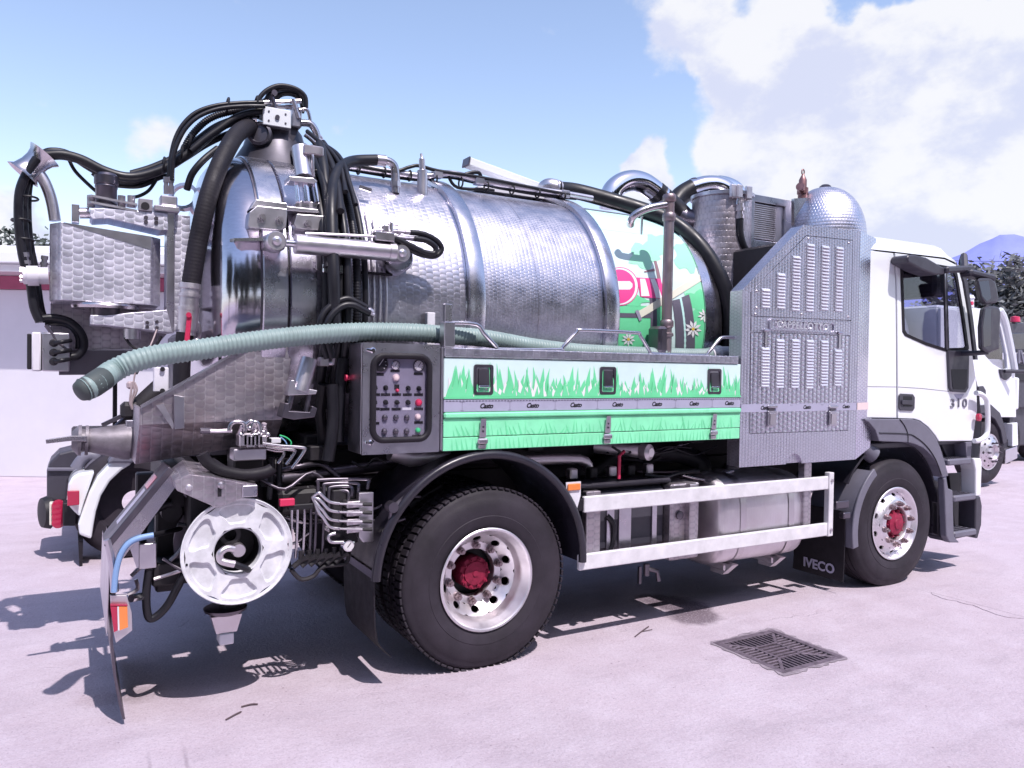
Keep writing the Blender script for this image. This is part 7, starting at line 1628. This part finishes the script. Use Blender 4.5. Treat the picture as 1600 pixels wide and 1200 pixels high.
# round-topped header tank and safety valve
dcx = P(1288, 356, -0.55); zd = P(1288, 356, -0.55).z-0.10; hgt = P(1288, 293, -0.55).z-zd; rd = (P(1335, 356, -0.55).x-P(1240, 356, -0.55).x)/2*0.86
pr3 = [(rd, -0.6), (rd, 0)]+[(rd*math.cos(R(a))**0.9 if a < 90 else 0, hgt*math.sin(R(a))) for a in range(8, 91, 8)]+[(0, hgt)]
ht = MB().lathe((dcx.x, dcx.y, zd), (0, 0, 1), pr3, 48, uvr=rd*0.8).build('header_tank', 'pearl_fine', truck, smooth=50)
MB().lathe((dcx.x, dcx.y, zd+hgt-0.01), (0, 0, 1), [(0.05, 0), (0.05, 0.02), (0.03, 0.035), (0, 0.035)], 16).build('tank_cap', 'dark_steel', ht)
MB().prism(pl([(1241, 310), (1262, 309), (1243, 340), (1241, 352)], -0.62), (0, 0.03, 0)).build('tank_strap', 'pipe_steel', ht, 0)
mat('brass', (0.28, 0.15, 0.15), 0.45, metal=0.7, var=0.3, vscale=20)
p = P(1254, 303, -0.50); sv = MB(); z = p.z
sv.tube([p+Vector((0, 0, -.06)), p, p, p+Vector((0, 0, .05)), p+Vector((0, 0, .05)), p+Vector((0, 0, .12)), p+Vector((0, 0, .15)), p+Vector((0, 0, .17))], 0.03, 14, radii=[0.04, 0.04, 0.048, 0.048, 0.034, 0.034, 0.02, 0.008]); sv.cyl(p+Vector((0, 0, .025)), p+Vector((-0.09, -0.05, .04)), 0.028, 14); sv.cyl(p+Vector((-0.075, -0.042, .037)), p+Vector((-0.10, -0.055, .042)), 0.036, 14)
sv.tube([p+Vector((0.016*math.cos(a), 0, 0.19+0.024*math.sin(a))) for a in [2*math.pi*j/12 for j in range(12)]], 0.006, 6, closed=True); sv.build('safety_valve', 'brass', ht)
MB().box(2.35, 3.2, -0.85, 0.6, 1.3, 2.35, 0.02).build('pump_unit', 'chassis', truck)
MB().box(2.6, 3.2, -1.0, 0.5, 2.36, 2.75, 0.02).build('pump_shroud', 'chassis', truck)
MB().box(2.32, 2.40, -0.9, 0.9, 1.25, 2.3, 0.02).build('front_bulkhead', 'chassis', truck)

# ---------------------------------------------------------------- green suction hose lying on the truck (a thing of its own)
gp = [(131, 609, -1.34), (145, 602, -1.32), (160, 592, -1.26), (180, 578, -1.19), (215, 563, -1.18), (260, 553, -1.17), (320, 545, -1.15), (400, 533, -1.14), (480, 524, -1.13), (560, 519, -1.12), (640, 519.5, -1.12), (700, 524, -1.10), (760, 529, -1.06), (830, 541, -1.02), (900, 549, -1.0), (980, 553, -1.0), (1080, 556, -0.98), (1112, 555, -0.98)]
gh_ = hose(gp, -1.1, 0.0505, 'suction_hose', 'green_hose', parent=None, n=18, sm=8, ribs=0.0215, amp=0.055)
tag(gh_, 'long pale green ribbed suction hose laid along the truck side with free rear end', 'hose')
a, b = P(1108, 555, -0.98), P(1143, 553, -0.98); m = MB().tube([a, a.lerp(b, .3), a.lerp(b, .3), a.lerp(b, .45), a.lerp(b, .45), b], 0.055, 18, radii=[0.058, 0.058, 0.068, 0.068, 0.06, 0.058]); m.build('hose_coupling', 'white_dull', gh_)

a, b = P(131, 609, -1.34), P(145, 602, -1.32); MB().tube([a+(a-b).normalized()*0.03, a+(a-b).normalized()*0.022, a, b, P(160, 592, -1.26)], 0.054, 18, radii=[0.026, 0.042, 0.0505, 0.054, 0.0545]).build('shaded_end', 'green_hose_shaded', gh_, smooth=60)  # rounded hose end; the shade on it is painted as darker green

# ================================================================== other vehicles
def simple_wheel(parent, loc, r, wdt, flip=1):
    prof = [(r*0.56, -0.02), (r*0.62, 0.0), (r*0.85, 0.006), (r*0.96, -0.02), (r, -0.05), (r, -wdt+0.04), (r*0.95, -wdt), (r*0.5, -wdt)]
    ty = MB().lathe((0, 0, 0), (0, -flip, 0), prof, 40).build('wheel', 'tyre', parent, loc=loc)
    rm = disc_holes(r*0.44, 10, r*0.37, r*0.50, lambda q: 0.02+(r*0.5-q)*0.6, r*0.028, r*0.045)
    rm.lathe((0, 0, 0), (0, -1, 0), [(r*0.56, -0.01), (r*0.575, 0.006), (r*0.54, 0.004), (r*0.50, 0.02)], 40); rm.lathe((0, 0, 0), (0, -1, 0), [(r*0.37, 0.02+r*0.13*0.6), (r*0.30, 0.08), (r*0.24, 0.085), (r*0.2, 0.04), (0, 0.04)], 40)
    o = rm.build('rim', 'cast_alu', ty)
    for k in range(10):
        mm = MB(); nut(mm, r*0.3, 2*math.pi*k/10, 0.08, 0.014, 0.03); mm.build('wheel_nut', 'dark_steel', ty)
    return ty

# white tanker parked farther along the yard, cab showing past our cab's front
bt = empty('tanker_truck', (9.6, 1.8, 0)); tag(bt, 'white cabbed tanker truck with engine turned silver tank parked beyond the near cab', 'truck')
yb2 = 1.62
def B(px, py, y=yb2): return P(px, py, y)-Vector((9.6, 1.8, 0))
def bplate(pts, y, th, name, material, holes=(), bv=0.01):
    o = plate([B(x, q, y) for x, q in pts], [[B(x, q, y) for x, q in h] for h in holes], (0, th, 0)).build(name, material, bt, 0)
    return bevel(o, bv) if bv else o
cabp = [(1470, 480), (1562, 483), (1569, 498), (1580, 545), (1586, 575), (1588, 652), (1560, 652), (1549, 639), (1530, 634), (1470, 634)]
winp = [(1534, 500), (1558, 500), (1564, 512), (1573, 555), (1574, 576), (1566, 577), (1552, 569), (1540, 556), (1534, 548)]
bplate(cabp, yb2, 0.05, 'door', 'white_paint', [winp])
bplate(winp, yb2+0.02, 0.01, 'window_pane', 'glass', bv=0)
x0_, x1_ = B(1470, 560).x, B(1588, 560).x
MB().box(x0_, x1_+0.05, yb2-1.8+0.06, yb2-1.8+2.3, B(1530, 634).z-0.2, B(1530, 560).z, 0.03).build('cab_body', 'white_paint', bt)
MB().box(x0_, x1_-0.75, yb2-1.8+0.06, yb2-1.8+2.3, B(1530, 560).z, B(1530, 481).z, 0.03).build('cab_back', 'white_paint', bt)
MB().box(x1_-0.75, x1_-0.45, yb2-1.8+0.06, yb2-1.8+2.3, B(1545, 500).z, B(1545, 482).z, 0.03).build('roof', 'white_paint', bt)
MB().box(x1_+0.02, x1_+0.12, yb2-1.8+0.0, yb2-1.8+2.3, B(1588, 640).z, B(1588, 590).z, 0.02).build('front_grille', 'white_paint', bt)
m = MB(); m.tube([B(x, q, yb2-.02) for x, q in ((1562, 484), (1570, 500), (1580, 545), (1586, 580))], 0.05, 8, 3); m.build('pillar', 'white_paint', bt)
bplate([(1570, 488), (1573, 486), (1591, 577), (1586, 578)], yb2+0.01, 0.1, 'windscreen_edge', 'black', bv=0)
bplate([(1563, 577), (1582, 577), (1581, 588), (1573, 594), (1566, 590)], yb2-0.03, 0.04, 'mirror_foot', 'plastic_dark')
MB().tube([B(1570, 580, yb2-.05), B(1600, 580.5, yb2-.2)], 0.03, 8).build('mirror_arm', 'plastic_dark', bt)
bplate([(1529, 604), (1537, 603), (1541, 610), (1541, 617), (1530, 618)], yb2-0.02, 0.03, 'door_handle', 'plastic_dark')
bplate([(1525, 634), (1549, 632), (1563, 645), (1571, 668), (1574, 690), (1568, 694), (1564, 672), (1555, 655), (1542, 646), (1525, 646)], yb2-0.04, 0.3, 'wheel_arch', 'plastic_dark')
bplate([(1569, 688), (1576, 686), (1578, 652), (1586, 652), (1590, 700), (1572, 724), (1569, 722)], yb2+0.05, 0.2, 'step_unit', 'plastic_dark')
bplate([(1582, 662), (1590, 660), (1591, 696), (1582, 698)], yb2-0.02, 0.15, 'bumper', 'white_paint')
bplate([(1572, 703), (1590, 697), (1590, 716), (1571, 725)], yb2-0.02, 0.15, 'bumper_lower', 'cyl_silver')
simple_wheel(bt, B(1545, 706, yb2)+Vector((0, 0, 0)), 0.50, 0.3)
zz = B(1400, 560); 
tk = MB().lathe((-7.6, 1.05, 2.22), (1, 0, 0), [(0, 0), (0.6, 0.02), (0.95, 0.12), (1.0, 0.3), (1.0, 6.6), (0.95, 6.75), (0, 6.8)], 48, uvr=1.0).build('tank', 'pearl_wide', bt, smooth=50)
for xx in (-6.0, -4.2, -2.2): MB().lathe((xx, 1.05, 2.22), (1, 0, 0), [(0.95, 0), (1.02, 0.01), (1.02, 0.06), (0.95, 0.07)], 48).build('tank_band', 'band_steel', tk)
MB().box(-8.5, x1_-0.2, 0.3, 1.6, 0.62, 1.12, 0.02).build('chassis', 'chassis', bt)
for xx in (-6.9, -5.6): simple_wheel(bt, (xx, -0.15, 0.5), 0.5, 0.55)
bplate([(1512, 492), (1522, 480), (1529, 482), (1529, 600), (1512, 600)], yb2+0.3, 0.3, 'pump_cabinet', 'pearl_fine')
m = MB(); p = B(1515.5, 468, yb2+.5); m.lathe(p, (0, 0, 1), [(0.06, -0.2), (0.06, 0.0), (0.075, 0.02), (0.05, 0.07), (0, 0.08)], 14); m.build('vent_cap', 'white_dull', bt)
p = B(1516, 474, yb2+.4); MB().lathe(p, (0, -1, 0), [(0.03, 0), (0.03, 0.04), (0, 0.04)], 12).build('vent_valve', 'red', bt)

# dark lorry front at the very right
dk = empty('dark_lorry', (22, 3.0, 0)); tag(dk, 'dark lorry with black grille at the right edge, mostly cut off', 'truck')
yd = 3.2
def D(px, py, y=yd): return P(px, py, y)-Vector((22, 3.0, 0))
def dplate(pts, y, th, name, material, bv=0.02):
    return bevel(MB().prism([D(a, b, y) for a, b in pts], (0.15, th, 0)).build(name, material, dk, 0), bv)
dplate([(1562, 505), (1680, 503), (1680, 640), (1562, 636)], yd, 2.3, 'cab', 'plastic_dark')
dplate([(1570, 520), (1670, 518), (1670, 547), (1572, 547)], yd-.02, .1, 'windscreen', 'glass')
dplate([(1566, 551), (1676, 551), (1676, 566), (1566, 566)], yd-.03, .1, 'bonnet_strip', 'white_dull')
dplate([(1566, 570), (1676, 570), (1676, 596), (1566, 596)], yd-.03, .1, 'grille', 'black')
p = D(1590, 558.5, yd-.06); Mx = sideM(p); text('grille_lettering', 'IVECO', 0.36, Mx @ Matrix.Diagonal((1.1, 1, 1, 1)), 'plastic_grey', dk, depth=0.01, align='LEFT', bold=0.01)
p = D(1586, 503, yd); MB().lathe(p, (0, 0, 1), [(0.09, 0), (0.08, 0.10), (0, 0.12)], 12).build('beacon', 'red', dk)
_w = D(1630, 648, yd+.1); _w.z = 0.5; simple_wheel(dk, _w, 0.5, 0.3)
_w = D(1577, 640, yd+.1); _w.z = 0.5; simple_wheel(dk, _w, 0.5, 0.3)
MB().box(D(1566, 636).x, D(1680, 636).x, 0.3, 2.3, 0.35, D(1580, 630).z, 0.03).build('bumper', 'plastic_dark', dk)

# white lorry tail behind our truck at the left: mudguard, black box, lamps
wl_ = empty('white_lorry', (-2.0, 3.0, 0)); tag(wl_, 'white lorry behind the truck tail showing white mudguard, black box and red lamp', 'truck')
ye = 2.35
def E1(px, py, y=ye): return P(px, py, y)-Vector((-2.0, 3.0, 0))
def eplate(pts, y, th, name, material, bv=0.015, sm=0): return bevel(MB().prism([E1(a, b, y) for a, b in pts], (0, th, 0)).build(name, material, wl_, sm), bv)
oarc = [(143, 843), (124, 836), (122, 820), (130, 795), (139, 770), (152, 745), (168, 728), (188, 712), (200, 707), (206, 722)]
iarc = [(203, 727), (190, 735), (172, 752), (158, 775), (150, 800), (146, 822)]
eplate(oarc+iarc, ye, 0.5, 'mudguard', 'white_paint', 0.02)
eplate([(168, 724), (180, 706), (200, 697), (214, 702), (214, 720), (205, 724)], ye-.03, 0.5, 'mudguard_top', 'plastic_grey', 0.02)
eplate([(107, 757), (112, 746), (122, 740), (148, 736), (143, 752), (130, 790), (125, 808), (116, 800), (107, 790)], ye+.05, 0.4, 'rear_panel', 'white_paint', 0.02)
eplate([(105, 768), (124, 767), (124, 789), (105, 791)], ye-.02, 0.06, 'red_lamp', 'red_lens', 0.006)
eplate([(73, 735), (78, 722), (92, 708), (112, 703), (135, 705), (180, 700), (150, 738), (120, 738), (107, 752), (104, 784), (73, 784)], ye+.45, 0.5, 'battery_box', 'plastic_dark', 0.02)
eplate([(74, 731), (135, 731), (130, 736), (74, 736)], ye+.42, 0.5, 'box_rib', 'plastic_grey', 0.006)
eplate([(98, 786), (120, 786), (118, 822), (98, 822)], ye+.15, 0.2, 'lamp_bracket', 'black', 0.01)
eplate([(77, 786), (103, 786), (103, 821), (77, 821)], ye+.30, 0.1, 'lamp_housing', 'print_cream', 0.008)
for k in range(4): p = E1(91, 790.5+k*8.5, ye+.295); MB().lathe(p, (0, -1, 0), [(0.055, -0.01), (0.05, 0.02), (0, 0.03)], 16).build('tail_lamp', 'red_lens', wl_)
MB().lathe(E1(77, 800, ye+.5), (-1, -0.3, 0), [(0.15, 0), (0.13, 0.06), (0, 0.08)], 20).build('side_lamp', 'black', wl_)
MB().tube([E1(x, q, ye+.3) for x, q in ((118, 732), (128, 718), (140, 712), (150, 716), (140, 735))], 0.05, 10, 4).build('breather_hose', 'plastic_grey', wl_, smooth=60)
wc = E1(212, 810, ye+.05); wc.z = 0.5
MB().lathe((0, 0, 0), (0, -1, 0), [(0.10, -0.06), (0.28, -0.05), (0.31, 0.0), (0.42, 0.006), (0.48, -0.02), (0.5, -0.05), (0.5, -0.26), (0.47, -0.3), (0.25, -0.3)], 40).build('wheel', 'tyre', wl_, loc=wc+Vector((0, 0.12, 0)))
MB().box(-0.1, 6.0, 0.2, 1.6, 0.7, 1.05, 0.02).build('chassis', 'chassis', wl_)
MB().box(0.9, 6.2, -0.5, 2.0, 1.1, 2.1, 0.05).build('load_body', 'plastic_dark', wl_)
eplate([(122, 845), (130, 845), (129, 884), (124, 886)], ye+.05, 0.4, 'mud_flap', 'rubber', 0)
simple_wheel(wl_, Vector((4.2, -0.6, 0.5)), 0.5, 0.3)
